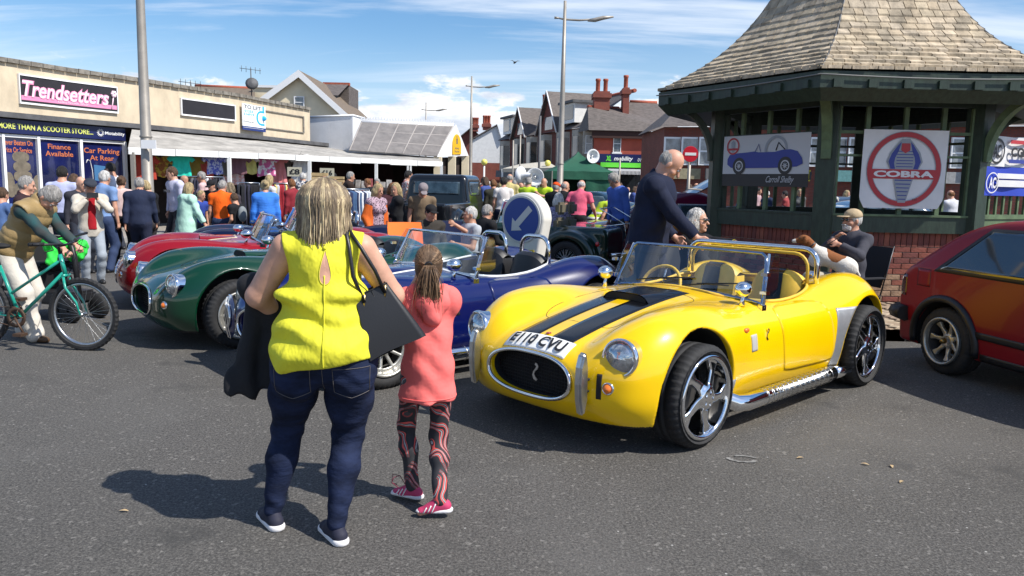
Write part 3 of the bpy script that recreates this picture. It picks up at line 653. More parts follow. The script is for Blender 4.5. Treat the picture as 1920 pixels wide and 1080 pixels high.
def aerial(px,py0,py1,Y,label,dish=True):
    e=EMP('television_aerial',AT(px,py1,Y),0,label,'aerial'); a,b=AT(px,py1,Y),AT(px-2,py0,Y); mb=MB(); mb.tube([a,b],.03,5)
    for k in range(5): q=b+Vector((-.5+.25*k,0,-.03*k)); mb.tube([q+Vector((0,0,-.18)),q+Vector((0,0,.14))],.014,4)
    mb.tube([b+Vector((-.6,0,0)),b+Vector((.55,0,-.12))],.018,4); wpart(mb,'mast',DKGREY,e)
    if dish:
        mb=MB(); p=a.lerp(b,.45); mb.lathe([(0,.1),(.2,.07),(.33,0),(.34,.02),(.2,.1),(0,.13)],14,FRAME(p+Vector((.1,-.2,0)),(1,.3,0),(0,.3,1))); wpart(mb,'dish',DKGREY,e)
aerial(472,128,182,43,'tall aerial with a satellite dish beside the cream gabled house')
aerial(359,153,168,40,'small aerial above the low brown roof',False)
# ---- corner shop and terrace on the right
def PT(px,py,Y): return AT(px,py,Y)
co=EMP('corner_shop',PT(1180,400,60),0,'red brick corner shop with grey hipped roof and navy fascia','building')
Y0=60.
eL,eR=PT(1040+75,243,Y0),PT(1262,250,Y0); ez=(eL.z+eR.z)/2
RBR=MAT('painted_red_brick',(.42,.085,.05),.8,var=.12,vs=1.5,bump=.2,bs=30)
mb=MB(); mb.box((eL.x,Y0,0),(eR.x,Y0+9,ez)); wpart(mb,'wall',RBR,co)
mb=MB(); mb.box((eL.x-.2,Y0-.35,ez-.55),(eR.x+.2,Y0,ez-.02)); wpart(mb,'eaves_board',MAT('dark_brown_wood',(.05,.02,.015),.8),co)
rl,rr_=PT(1181,191,Y0+5),PT(1232,193,Y0+5); a=Vector((eL.x-.5,Y0-.5,ez));b=Vector((eR.x+.6,Y0-.5,ez)); ga=PT(1102,200,Y0+1.5); gb=PT(1160,203,Y0+3.5)
mb=MB(); mb._add([a,b,rr_,rl,gb,ga],[(0,1,2,3,4,5)]); mb._add([b,b+Vector((0,9,0)),rr_],[(0,1,2)]); mb._add([a,ga,a+Vector((-.6,3,0))],[(0,1,2)])
mb._add([ga,gb,rl,rr_,rr_+Vector((0,4,-4)),ga+Vector((0,6,-4))],[(5,4,3,2,1,0)]); wpart(mb,'roof',SLATE,co)
mb=MB(); mb.tube([rl,rr_],.16,6); wpart(mb,'ridge_tile',TERRA,co); mb=MB(); mb.tube([ga,gb],.14,6); wpart(mb,'ridge_tile',TERRA,co)
def chimney(par,px0,px1,py0,py1,Y,pots,ph):
    lo,hi=box_at(px0,px1,py0,py1,Y,1.2); mb=MB(); mb.box(lo,hi); w=.12; mb.box((lo[0]-w,lo[1]-w,hi[2]-.5),(hi[0]+w,hi[1]+w,hi[2]-.15)); c=wpart(mb,'chimney',REDBR,par)
    for k in range(pots):
        x=lo[0]+(hi[0]-lo[0])*(k+.5)/pots; mb=MB(); mb.lathe([(.17,hi[2]-.01),(.17,hi[2]+ph*.8),(.21,hi[2]+ph*.85),(.2,hi[2]+ph),(.12,hi[2]+ph)],8,Matrix.Translation((x,Y+.6,0))); g=wpart(mb,'chimney_pot',TERRA,par); g.parent=c
chimney(co,1114,1144,171,206,Y0+1.5,2,1.0); chimney(co,1167.5,1181,164,215,Y0+2,1,1.0)
for x0,x1,y0,y1 in ((1149,1165,254,286),(1214,1230,258,289)): winpart(co,x0,x1,y0,y1,Y0-.01,WHITE,CURT)
mb=MB()
for x0,x1 in ((1118,1148),(1167,1213),(1233,1262)): lo,hi=box_at(x0,x1,247+(x0-1118)*.03,254+(x0-1118)*.03,Y0-.06,.1); mb.box(lo,hi)
wpart(mb,'stone_band',MAT('pale_stone',(.42,.38,.32),.85,var=.2,vs=3),co)
mb=MB(); lo,hi=box_at(1093,1117,246,288,Y0+.6,.5); mb.box(lo,hi); wpart(mb,'bay',MAT('pale_stone'  ,(.42,.38,.32)),co)
winpart(co,1097,1111,254,286,Y0+.58,WHITE,CURT)
cs=EMP('fascia_sign',PT(1180,303,Y0-.3),0,'navy fascia sign with green and white letters on the corner shop','sign')
mb=MB(); lo,hi=box_at(1104,1208,290,304,Y0-.3,.25); mb.box(lo,hi); wpart(mb,'panel',NAVYS,cs)
GREENS=MAT('bright_green_sign',(.12,.60,.04),.5)
def flatM(px,py,Y): return FRAME(PT(px,py,Y),(1,0,0),(0,0,1))
wtext(FITTEXT('XL',.42*1.0,.40,flatM(1141,297,Y0-.32),GREENS,None,'logo_letters',bold=.06,shear=.2),cs)
wtext(FITTEXT('mobility',1.45,.42,flatM(1169,298.5,Y0-.32),WHITEP,None,'lettering',bold=.02,shear=.25),cs)
wtext(FITTEXT('01253',.75,.26,flatM(1205,300,Y0-.32),WHITEP,None,'phone_number',shear=.2),cs)
gs=EMP('green_sign',PT(1165,312,Y0-.4),0,'narrow bright green sign strip beneath the navy fascia','sign')
mb=MB(); lo,hi=box_at(1126,1205,306,313,Y0-.4,.15); mb.box(lo,hi); wpart(mb,'panel',GREENS,gs)
mb=MB(); lo,hi=box_at(1100,1262,314,372,Y0-.02,.05); mb.box(lo,hi); wpart(mb,'shop_window',DKGL,co)
mb=MB(); a=PT(1140,320,58);b=PT(1205,320,58); 
for k in range(26): x=a.x+(b.x-a.x)*k/26; mb.box((x,58,a.z-.25),(x+(b.x-a.x)/52,58.02,a.z))
mb.box((a.x,58,a.z),(b.x,60,a.z+.15)); TAG(mb.build('striped_awning',WHITEP),'white scalloped shop awning below the green sign strip','awning')
# terrace running away to the left of the corner shop
te=EMP('terrace_houses',PT(1030,400,70),0,'dark brick Victorian terrace with pale bays and attic gables','houses')
TL,TR=PT(938,300,84),PT(1100,300,62)
def tp(t,z,out=0): 
    p=TL.lerp(TR,t); d=(TR-TL); n=Vector((d.y,-d.x,0)).normalized(); n=n if n.y<0 else -n; return Vector((p.x,p.y,z))+n*out
TEZ=6.2
mb=MB(); a,b=tp(0,0),tp(1,0); mb._add([a,b,tp(1,TEZ),tp(0,TEZ)],[(0,1,2,3)]); mb._add([tp(0,0),tp(0,TEZ),tp(0,TEZ,-8),tp(0,0,-8)],[(0,1,2,3)]); wpart(mb,'wall',DKBR,te)
mb=MB(); mb._add([tp(0,TEZ-.05,.35),tp(1,TEZ-.05,.35),tp(1,9.2,-4),tp(0,9.2,-4),tp(0,TEZ,-8)],[(0,1,2,3),(0,3,4)]); wpart(mb,'roof',SLATE,te)
mb=MB(); mb.tube([tp(0,9.2,-4),tp(1,9.2,-4)],.16,6); wpart(mb,'ridge_tile',TERRA,te)
STN=MC['pale_stone']
for i,t in enumerate((.10,.30,.46,.62,.80,.95)):
    w=.043; o=.6
    mb=MB(); z0,z1=3.2,5.9
    P=[tp(t-w,0,0),tp(t-w*.6,0,o),tp(t+w*.6,0,o),tp(t+w,0,0)]
    for q,(z0_,z1_) in enumerate(((3.0,3.5),(5.5,6.0))):
        mb._add([Vector((p.x,p.y,z0_)) for p in P]+[Vector((p.x,p.y,z1_)) for p in P],[(0,1,5,4),(1,2,6,5),(2,3,7,6),(4,5,6,7),(3,2,1,0)])
    for (a,b) in ((0,1),(1,2),(2,3)):
        for f in (0,.9): 
            p=P[a].lerp(P[b],f); p2=P[a].lerp(P[b],f+.1); mb._add([Vector((p.x,p.y,3.5)),Vector((p2.x,p2.y,3.5)),Vector((p2.x,p2.y,5.5)),Vector((p.x,p.y,5.5))],[(0,1,2,3)])
    bb=wpart(mb,'bay_window',STN,te)
    mb=MB()
    for (a,b) in ((0,1),(1,2),(2,3)):
        p=P[a].lerp(P[b],.1); p2=P[a].lerp(P[b],.9); k=Vector((0,.05,0)); mb._add([Vector((p.x,p.y,3.5))+k,Vector((p2.x,p2.y,3.5))+k,Vector((p2.x,p2.y,5.5))+k,Vector((p.x,p.y,5.5))+k],[(0,1,2,3)])
    g=wpart(mb,'pane',DKGL,te); g.parent=bb
for t,wd,zt,mat in ((.32,.085,8.9,DKBR),(.66,.10,9.6,DKBR)):
    mb=MB(); L,R,A=tp(t-wd,TEZ,.3),tp(t+wd,TEZ,.3),tp(t,zt,.3); mb._add([L,R,A,tp(t,zt,-4)],[(0,1,2)]); dmr=wpart(mb,'attic_gable',mat,te)
    mb=MB(); mb._add([tp(t-wd*1.15,TEZ-.2,.6),tp(t,zt+.1,.6),tp(t,zt+.1,-4),tp(t-wd*1.15,TEZ-.2,-.6)],[(0,1,2,3)]); mb._add([tp(t+wd*1.15,TEZ-.2,.6),tp(t,zt+.1,.6),tp(t,zt+.1,-4),tp(t+wd*1.15,TEZ-.2,-.6)],[(3,2,1,0)]); g=wpart(mb,'gable_roof',SLATE,te); g.parent=dmr
    mb=MB(); mb.tube([tp(t-wd*1.15,TEZ-.2,.62),tp(t,zt+.12,.62),tp(t+wd*1.15,TEZ-.2,.62)],.07,4); g=wpart(mb,'bargeboard',WHITEP,te); g.parent=dmr
    mb=MB(); a,b=tp(t-wd*.4,0,.33),tp(t+wd*.4,0,.33); mb._add([Vector((a.x,a.y,TEZ+.2)),Vector((b.x,b.y,TEZ+.2)),Vector((b.x,b.y,TEZ+1.3)),Vector((a.x,a.y,TEZ+1.3))],[(0,1,2,3)]); g=wpart(mb,'pane',CURT,te); g.parent=dmr
for t,w in ((.83,.06),(.10,.05),(.19,.03)):
    mb=MB(); P=[tp(t-w,0,.1),tp(t+w,0,.1),tp(t+w,0,-3),tp(t-w,0,-3)]; zz=(6.7,8.3)
    mb._add([Vector((p.x,p.y,z)) for z in zz for p in P],[(0,1,5,4),(1,2,6,5),(4,5,6,7),(3,0,4,7)]); dmr=wpart(mb,'dormer',WHITE,te)
    mb=MB(); P=[tp(t-w*1.2,0,.4),tp(t+w*1.2,0,.4),tp(t+w*1.2,0,-3),tp(t-w*1.2,0,-3)]; mb._add([Vector((p.x,p.y,z)) for z in (8.3,8.5) for p in P],[(0,1,5,4),(1,2,6,5),(4,5,6,7),(3,0,4,7),(3,2,1,0)]); g=wpart(mb,'dormer_roof',DKGREY,te); g.parent=dmr
    mb=MB(); a,b=tp(t-w*.8,0,.13),tp(t+w*.8,0,.13); mb._add([Vector((a.x,a.y,7.0)),Vector((b.x,b.y,7.0)),Vector((b.x,b.y,8.1)),Vector((a.x,a.y,8.1))],[(0,1,2,3)]); g=wpart(mb,'pane',DKGL,te); g.parent=dmr
chimney(te,1018,1040,195,212,74,4,.9)
mb=MB(); a,b=tp(0,2.6,.05),tp(1,2.6,.05); mb._add([tp(0,2.3,.5),tp(1,2.3,.5),tp(1,3.0,.45),tp(0,3.0,.45)],[(0,1,2,3)]); wpart(mb,'shop_fascia',DKGREY,te)
mb=MB(); mb._add([tp(0,.3,.05),tp(1,.3,.05),tp(1,2.3,.05),tp(0,2.3,.05)],[(0,1,2,3)]); wpart(mb,'shop_window',DKGL,te)
# far white gable and roofs to its left
g2=gable('white_gabled_house',886,940,262,262,932,236,92,7,WHITE,SLATE,'white gabled house far off beyond the crowd',over=.3,barge=None)
chimney(g2,905,919,230,243,96,3,.9)
g3=gable('far_house',858,905,262,262,884,241,100,7,DKBR,SLATE,'dark far house with brick chimneys left of the white gable',over=.3,barge=None); chimney(g3,886,896,232,246,99,3,.8)
# brick row behind the pavilion
g4=EMP('brick_row',PT(1400,400,46),0,'long dark red brick row with white sash windows behind the pavilion','houses')
a,b=PT(1246,238,46),PT(1990,236,40); mb=MB(); mb._add([(a.x,a.y,0),(b.x,b.y,0),(b.x,b.y,a.z),(a.x,a.y,a.z),(a.x,a.y+8,0),(a.x,a.y+8,a.z)],[(0,1,2,3),(4,0,3,5)]); wpart(mb,'wall',DKBR,g4)
mb=MB(); mb._add([(a.x-.3,a.y-.4,a.z),(b.x,b.y-.4,a.z),(b.x,b.y+4,a.z+2.6),(a.x+2.5,a.y+4,a.z+2.6),(a.x-.3,a.y+8,a.z)],[(0,1,2,3),(0,3,4)]); wpart(mb,'roof',SLATE,g4)
for i in range(20):
    t=(i+.5)/20; p=Vector((a.x,a.y,0)).lerp(Vector((b.x,b.y,0)),t); mb=MB(); w=.5
    mb.box((p.x-w,p.y-.14,2.9),(p.x+w,p.y-.02,4.5)); f=wpart(mb,'window',WHITEP,g4)
    mb=MB(); mb.box((p.x-w+.1,p.y-.16,3.0),(p.x+w-.1,p.y-.141,3.65)); mb.box((p.x-w+.1,p.y-.16,3.75),(p.x+w-.1,p.y-.141,4.4)); g=wpart(mb,'pane',CURT,g4); g.parent=f
for i,(t,c) in enumerate(((.06,(.30,.26,.16)),(.2,(.12,.12,.12)),(.36,(.55,.50,.02)),(.55,(.1,.25,.25)),(.75,(.3,.3,.3)))):
    p=Vector((a.x,a.y,0)).lerp(Vector((b.x,b.y,0)),t); e=EMP('shop_fascia',(p.x,p.y,2.3),0,['beige fascia board at the left end of the brick row','grey fascia board on the brick row behind the pavilion','yellow fascia board with black letters seen through the pavilion','teal fascia board seen through the pavilion openings','pale grey fascia board at the right of the brick row'][i],'sign')
    mb=MB(); mb.box((p.x-1.6,p.y-.3,2.1),(p.x+1.6,p.y-.1,2.7)); wpart(mb,'panel',MAT('fascia%d'%i,c,.6,var=.2),e)
    if i==2: wtext(FITTEXT('KN',.9,.45,FRAME((p.x+.9,p.y-.32,2.4),(1,0,0),(0,0,1)),BLACK,None,bold=.04),e)
# boundary wall and hedge behind the crowd
mb=MB(); lo,hi=box_at(868,945,306,346,88,.4); mb.box((lo[0],lo[1],0),hi); TAG(mb.build('garden_wall',REDBR),'reddish brick wall in the far gap beside the market hall','wall')
# ---- pavement in front of the shops
PAVE=MAT('paving_flag',(.30,.27,.23),.85,var=.2,vs=5,bump=.3,bs=20); KERB=MAT('kerb_stone',(.33,.32,.30),.85,var=.2,vs=6)
mb=MB()
pk=[G(-160,500),G(120,470),G(330,440),G(520,410),G(760,385)]
fr_=[facpt(-130,0,0),facpt(131,0,0),facpt(356,0,0),facpt(582,0,0),Vector((C_.x,C_.y+2,0))]
for i in range(4):
    p=[pk[i],pk[i+1],fr_[i+1],fr_[i]]; mb._add([(q.x,q.y,.11) for q in p],[(0,1,2,3)]); 
TAG(mb.build('pavement',PAVE),kind='structure')
mb=MB()
for i in range(4):
    a,b=pk[i],pk[i+1]; L_=(b-a).length; n=int(L_/.9); d=(b-a)/n; u=d.normalized(); nn_=Vector((u.y,-u.x,0))
    for k in range(n):
        q0=a+d*k; q1=a+d*(k+.985); mb._add([q0+nn_*.12,q1+nn_*.12,q1,q0]+[v+Vector((0,0,.12)) for v in (q0+nn_*.12,q1+nn_*.12,q1,q0)],[(4,5,6,7),(0,1,5,4),(1,2,6,5),(3,0,4,7)])
TAG(mb.build('kerb',KERB),kind='structure')
# ---- lamp posts
def lamp(px,Y,topz,r,label,py=340,sign=False,twin=True,lx=1.35):
    p=AT(px,py,Y); e=EMP('street_lamp',(p.x,p.y,0),0,label,'street lamp','tall slim grey street lamps')
    mb=MB(); mb.tube([(0,0,0),(0,0,1.0),(0,0,1.02),(0,0,topz*.6),(0,0,topz)],[r*1.15,r*1.15,r,r*.72,r*.42],14); mb.build('pole',POSTG,e)
    for z,rr0 in ((1.0,1.22),(2.35,1.02)):
        if z<topz-4: mb=MB(); mb.lathe([(r*rr0*.98,z-.02),(r*rr0*1.05,z),(r*rr0*.98,z+.02)],14); mb.build('collar',POSTG,e)
    z=topz-.62
    mb=MB(); mb.tube([(-.35,0,z+.06),(0,0,z),(.5,0,z-.02),(lx,0,z+.05)],[.02,.035,.035,.03],6); mb.build('arm',POSTG,e)
    mb=MB(); mb.tube([(lx-.55,0,z-.02),(lx-.3,0,z+.0),(lx,0,z+.08),(lx+.35,0,z+.12)],[.04,.075,.07,.03],8,flat=(0,0,1)); h=mb.build('lamp_head',POSTG,e)
    mb=MB(); mb.tube([(-.36,0,z+.05),(-.2,0,z+.04)],[.045,.03],6); mb.build('finial',POSTG,e)
    return e
l1=lamp(277,15.,8.0,.108,'nearest grey lamp post rising out of the top left of the picture')
mb=MB(); mb.box((-.02,-.17,2.12),(.26,-.145,2.28)); pl=mb.build('plate',WHITEP,l1)
TEXTM=FRAME(Vector((.12,-.148,2.2)),(1,0,0),(0,0,1)); FITTEXT('No parking\nPay here\nat meter',.18,.11,TEXTM,DKGREY,l1,'lettering')
lamp(1050,28,7.95,.12,'grey lamp post standing by the green gazebo')
lamp(882,48,8.0,.11,'grey lamp post beside the market hall gable')
lamp(798,64,8.0,.10,'farthest small lamp post over the market hall roof')
# road stain, scrap and small litter
# ================================================================ OPEN SPORTS CARS
zh=spl([(2.15,.37),(2.02,.525),(1.9,.59),(1.7,.65),(1.4,.72),(1.1,.775),(.8,.82),(.45,.85),(.2,.855),(-.3,.84),(-.8,.85),(-1.1,.855),(-1.4,.81),(-1.7,.69),(-1.95,.50),(-2.1,.38)])
zfd=spl([(2.15,.28),(2.0,.47),(1.9,.60),(1.78,.71),(1.6,.785),(1.35,.84),(1.1,.855),(.85,.84),(.5,.80),(.2,.785),(-.1,.78),(-.45,.80),(-.75,.855),(-1.0,.905),(-1.2,.92),(-1.4,.90),(-1.65,.80),(-1.85,.64),(-2.0,.48),(-2.1,.38)])
yfd=spl([(2.15,.60),(1.8,.62),(1.2,.635),(.5,.63),(-.5,.63),(-1.2,.64),(-2.1,.56)])
wfd=spl([(2.15,.20),(1.8,.20),(1.2,.25),(.5,.30),(-.3,.30),(-.8,.26),(-1.2,.27),(-2.1,.24)])
ywd=spl([(2.15,.56),(2.0,.70),(1.85,.775),(1.65,.83),(1.4,.865),(1.2,.875),(.95,.85),(.6,.80),(.2,.775),(-.2,.78),(-.6,.82),(-.9,.885),(-1.15,.925),(-1.4,.92),(-1.65,.85),(-1.85,.74),(-2.0,.62),(-2.1,.5)])
xfy=spl([(0,1.905),(.2,1.90),(.42,1.88),(.55,1.845),(.66,1.795),(.78,1.69),(.9,1.48)])
xfz=spl([(.05,-.22),(.2,-.085),(.3,-.015),(.42,0),(.52,-.01),(.62,-.06),(.75,-.16),(.95,-.4)])
xry=spl([(0,-1.98),(.3,-1.96),(.55,-1.90),(.75,-1.74),(.95,-1.45)])
xrz=spl([(.05,.30),(.2,.18),(.32,.06),(.45,0),(.6,.03),(.75,.15),(.95,.4)])
ysz=spl([(.05,-.10),(.18,-.065),(.3,-.02),(.45,0),(.6,-.006),(.72,-.035),(.85,-.09),(1,-.2)])
def cobra_shell(x,y,z):
    ay=np.abs(y)
    hood=zh(x)-.05*(ay/.45)**2-.35*np.maximum(ay-.42,0)**1.5
    fd=zfd(x)-np.abs((ay-yfd(x))/wfd(x))**2*.085
    zt=smax(hood,fd,.10)
    f=smax((z-zt)*.9,ay-ywd(x)-ysz(z),.17)
    f=smax(f,x-xfy(ay)-xfz(z),.14)
    f=smax(f,-(x-xry(ay)-xrz(z)),.16)
    return smax(f,.155+.05*np.maximum(x-1.5,0)-z,.05)
def cobra_F(x,y,z):
    ay=np.abs(y); f=cobra_shell(x,y,z)
    # wheel arches
    for wx,R,top in ((1.2,.395,0),(-1.2,.405,0)):
        r=np.sqrt((x-wx)**2+(z-.345)**2)-R; f=smax(f,-smax(r,.50-ay,.03),.022)
    # mouth
    e=(np.abs(y/.355)**2.6+np.abs((z-.415)/.128)**2.3)**(1/2.4)-1
    f=smax(f,-smax(e*.17,1.50-x,.02),.03)
    # cockpit
    q=(np.abs((x+.30)/.62)**3+np.abs(y/.615)**3.2)**(1/3.)-1
    return smax(f,-smax(q*.55,.36-z,.05),.03)
def cobra_mi(x,y,z):
    ay=np.abs(y); m=np.zeros(len(x),int)
    r1=np.hypot(x-1.2,z-.345); r2=np.hypot(x+1.2,z-.345)
    m[((r1<.402)|(r2<.412))&(ay>.47)&(ay<.80)]=1
    q=(np.abs((x+.30)/.62)**3+np.abs(y/.615)**3.2)**(1/3.)-1; m[(q<.02)&(z<.80)&(z>.3)]=1
    m[z<.19]=1; e=(np.abs(y/.355)**2.6+np.abs((z-.415)/.128)**2.3)**(1/2.4)-1; m[(e<.06)&(x>1.45)&(x<1.85)&(z>.2)]=1
    return m
COBRA_ME=IMPL('cobra_body',cobra_F,(-2.06,-.98,.10),(2.08,.98,1.0),.0115,matf=cobra_mi)
def proj(x,y,z,d,out=.0,F=cobra_shell):
    """march from outside along d (unit) onto the shell; returns points lifted by out"""
    P=np.stack([np.asarray(a,np.float32)+0*np.asarray(x+y+z,np.float32) for a in (x,y,z)],-1); d=np.array(d,np.float32)
    lo=np.zeros(P.shape[:-1],np.float32); t=lo.copy()
    for _ in range(60):
        f=F(P[...,0]+d[0]*t,P[...,1]+d[1]*t,P[...,2]+d[2]*t); t=t+np.maximum(f,-.05)*.7
    Q=P+d*t[...,None]; e=.004
    g=np.stack([F(Q[...,0]+e,Q[...,1],Q[...,2])-F(Q[...,0]-e,Q[...,1],Q[...,2]),F(Q[...,0],Q[...,1]+e,Q[...,2])-F(Q[...,0],Q[...,1]-e,Q[...,2]),F(Q[...,0],Q[...,1],Q[...,2]+e)-F(Q[...,0],Q[...,1],Q[...,2]-e)],-1)
    g/=np.maximum(np.linalg.norm(g,axis=-1,keepdims=True),1e-6); return Q+g*out,g
def patch(name,fn,nu,nv,d,out=.003,F=cobra_shell):
    """fn(u,v)->start point arrays; drapes a sheet with a turned-down edge on the shell"""
    U,Vv=np.meshgrid(np.linspace(0,1,nu+1),np.linspace(0,1,nv+1),indexing='ij'); x,y,z=fn(U,Vv); Q,g=proj(x+0*U,y+0*U,z+0*U,d,out,F)
    P=Q.reshape(-1,3); idx=np.arange((nu+1)*(nv+1)).reshape(nu+1,nv+1); q=np.stack([idx[:-1,:-1],idx[1:,:-1],idx[1:,1:],idx[:-1,1:]],-1).reshape(-1,4)
    # skirt
    ring=np.concatenate([idx[:,0],idx[-1,1:],idx[:-1,-1][::-1],idx[0,1:-1][::-1]]); G2=(Q-g*(out+.004)).reshape(-1,3)[ring]; n=len(P); r=len(ring); k=np.arange(r)
    sk=np.stack([ring,n+k,n+(k+1)%r,np.roll(ring,-1)],-1); P2=np.concatenate([P,G2]); me=NPMESH(name,P2,np.concatenate([q,sk]))
    # make the face normals look outwards
    c=P[q].mean(1)[0]; nn_=np.cross(P[q[0,1]]-P[q[0,0]],P[q[0,3]]-P[q[0,0]])
    if nn_@g.reshape(-1,3)[q[0,0]]<0: me.flip_normals()
    return me
def path_on(pts,d,r,n=6,out=0.,closed=False):
    a=np.array(pts,np.float32); Q,g=proj(a[:,0],a[:,1],a[:,2],d,out); return [tuple(q) for q in Q]
# ---- shared part meshes
DOWN=(0,0,-1)
def stripe_mesh(y0,y1,x0=.47,x1=1.845): return patch('stripe',lambda u,v:(x0+(x1-x0)*u,y0+(y1-y0)*v,1.3),60,6,DOWN,.0025)
def nose_fn(y0,y1): return lambda u,v:(2.4,y0+(y1-y0)*v,.56+.085*u)
STRIPE_L=stripe_mesh(.055,.235); STRIPE_R=stripe_mesh(-.235,-.055)
RSTRIPE=[patch('stripe',lambda u,v,y0=y0,y1=y1:(-1.85+.75*u,y0+(y1-y0)*v,1.3),24,6,DOWN,.0025) for y0,y1 in ((.055,.235),(-.235,-.055))]
def sup(u,v,cx,cz,w,h,p=4):
    a=(u*2-1);b=(v*2-1)   # square -> superellipse-like disc
    s=np.sqrt(1-.5*np.abs(b)**p*.35); t=np.sqrt(1-.5*np.abs(a)**p*.35); return cx+w*a*s,cz+h*b*t
def side(fn,s): return lambda u,v:(fn(u,v)[0],s*1.4,fn(u,v)[1])
def outline(cx,cz,w,h,p=5,n=40,skew=0):
    o=[]
    for k in range(n):
        t=2*PI*k/n; c,s=math.cos(t),math.sin(t); x=w*abs(c)**(2/p)*(1 if c>0 else -1); z=h*abs(s)**(2/p)*(1 if s>0 else -1); o.append((cx+x+skew*z,cz+z))
    return o
def lampm():
    mb=MB(); M_=Matrix.Rotation(PI/2,4,'Y'); mb.lathe([(0,.045),(.05,.042),(.085,.028),(.098,.0)],24,M_); return mb.mesh('lens')
def wheel_tyre(w=.25,R=.325,rr=.225,name='tyre',tread=44):
    P=[];m=[(rr-.012,-w*.38),(rr+.012,-w*.46),(rr+.035,-w*.5),(R-.045,-w*.5),(R-.015,-w*.455),(R,-w*.37),(R,-w*.13),(R-.008,-w*.12),(R-.008,-w*.09),(R,-w*.08),(R,w*.08),(R-.008,w*.09),(R-.008,w*.12),(R,w*.13),(R,w*.37),(R-.015,w*.455),(R-.045,w*.5),(rr+.035,w*.5),(rr+.012,w*.46),(rr-.012,w*.38),(rr-.02,0)]
    mb=MB(); n=tread*3; b=len(mb.v)
    for j,(r,z) in enumerate(m):
        for k in range(n):
            a=2*PI*k/n; q=r
            if r>R-.02 and abs(z)>w*.2 and k%3==0: q=r-.011
            mb.v.append((q*math.cos(a),z,q*math.sin(a)))
    M2=len(m); mb._addidx(0,[(i*n+k,i*n+(k+1)%n,((i+1)%M2)*n+(k+1)%n,((i+1)%M2)*n+k) for i in range(M2) for k in range(n)],True)
    me=mb.mesh(name); return me
TYRE_Y=wheel_tyre(.25,.325,.262); TYRE_YR=wheel_tyre(.29,.325,.262); TYRE_F=wheel_tyre(.25); TYRE_R=wheel_tyre(.29); TYRE_S=wheel_tyre(.20,.325,.20)
def rim_mesh(kind,rr=.222):
    """outer face looks along +y"""
    def F(x,y,z):
        r=np.sqrt(x*x+z*z); th=np.arctan2(z,x)
        if kind=='swirl': n=5
        elif kind=='mag': n=10
        else: n=7
        barrel=np.maximum(np.abs(r-rr+.008)-.011,np.abs(y)-.105)
        lip=np.sqrt((r-rr+.004)**2+(y-.105)**2)-.012
        t=((th+ (1.9*(r-.05) if kind=='swirl' else 0))*n/(2*PI)); fr_=np.abs(t-np.round(t))*2*PI/n*r
        if kind=='swirl': w=.030-.10*(r-.06)+.55*np.maximum(r-.15,0); face=.072-.16*(r-.02)*0-.35*np.maximum(.12-r,0)*0+.0*r
        elif kind=='mag': w=.013+.0*r; face=.06
        else: w=.016+.12*np.maximum(.14-r,0)+.3*np.maximum(r-.14,0); face=.055
        yc=face-.055*np.clip((rr-r)/rr,0,1)*(1 if kind!='swirl' else -.4)
        sp=smax(fr_-w,np.abs(y-yc)-.018,.012); sp=np.maximum(sp,r-rr)
        hub=smax(r-.058,np.abs(y-yc)-.035,.02); f=smin(smin(sp,hub,.03),smin(barrel,lip,.006),.01)
        if kind=='mag':
            f=np.minimum(f,smax(np.abs(r-.185)-.02,np.abs(y-.055)-.012,.01))
        for k in range(5):
            a=2*PI*(k+.5)/5+.3; f=np.maximum(f,-(np.maximum(np.sqrt((x-.036*math.cos(a))**2+(z-.036*math.sin(a))**2)-.0075,yc+.02-y)))
        return f
    return IMPL('rim_'+kind,F,(-.24,-.125,-.24),(.24,.135,.24),.0062,newton=True)
RIM={'swirl':rim_mesh('swirl'),'mag':rim_mesh('mag'),'seven':rim_mesh('seven')}
mb=MB(); M_=Matrix.Rotation(-PI/2,4,'X')
mb.lathe([(.02,.03),(.13,.03),(.145,.02),(.145,.0),(.05,-.02)],24,M_); DISC_ME=mb.mesh('brake_disc')
mb=MB(); mb.lathe([(0,.045),(.018,.043),(.026,.03),(.027,0)],14,M_); CAP_ME=mb.mesh('hub_cap')
BRASS=MAT('brass_cap',(.35,.22,.08),.35,1); DISCM=MAT('dark_disc',(.09,.085,.08),.5,.6)
ALLOY=MAT('painted_alloy',(.50,.49,.45),.38,.75,var=.15,vs=10)
def wheel(par,x,y,R,style,rm,tyre,s):
    e=LINK('wheel',tyre,RUBBER,par,(x,y,R),(rad(RS.rand()*70),0,0) if 0 else (0,rad(RS.rand()*360),0),(R/.325,s,R/.325))
    LINK('rim',RIM[style],rm,e,(0,.012,0),scale=(1.165,1,1.165) if tyre in(TYRE_Y,TYRE_YR) else None,objmat=True); LINK('brake_disc',DISC_ME,DISCM,e,(0,-.06,0)); LINK('hub_cap',CAP_ME,BRASS if style=='swirl' else SATIN,e,(0,.075,0))
    return e
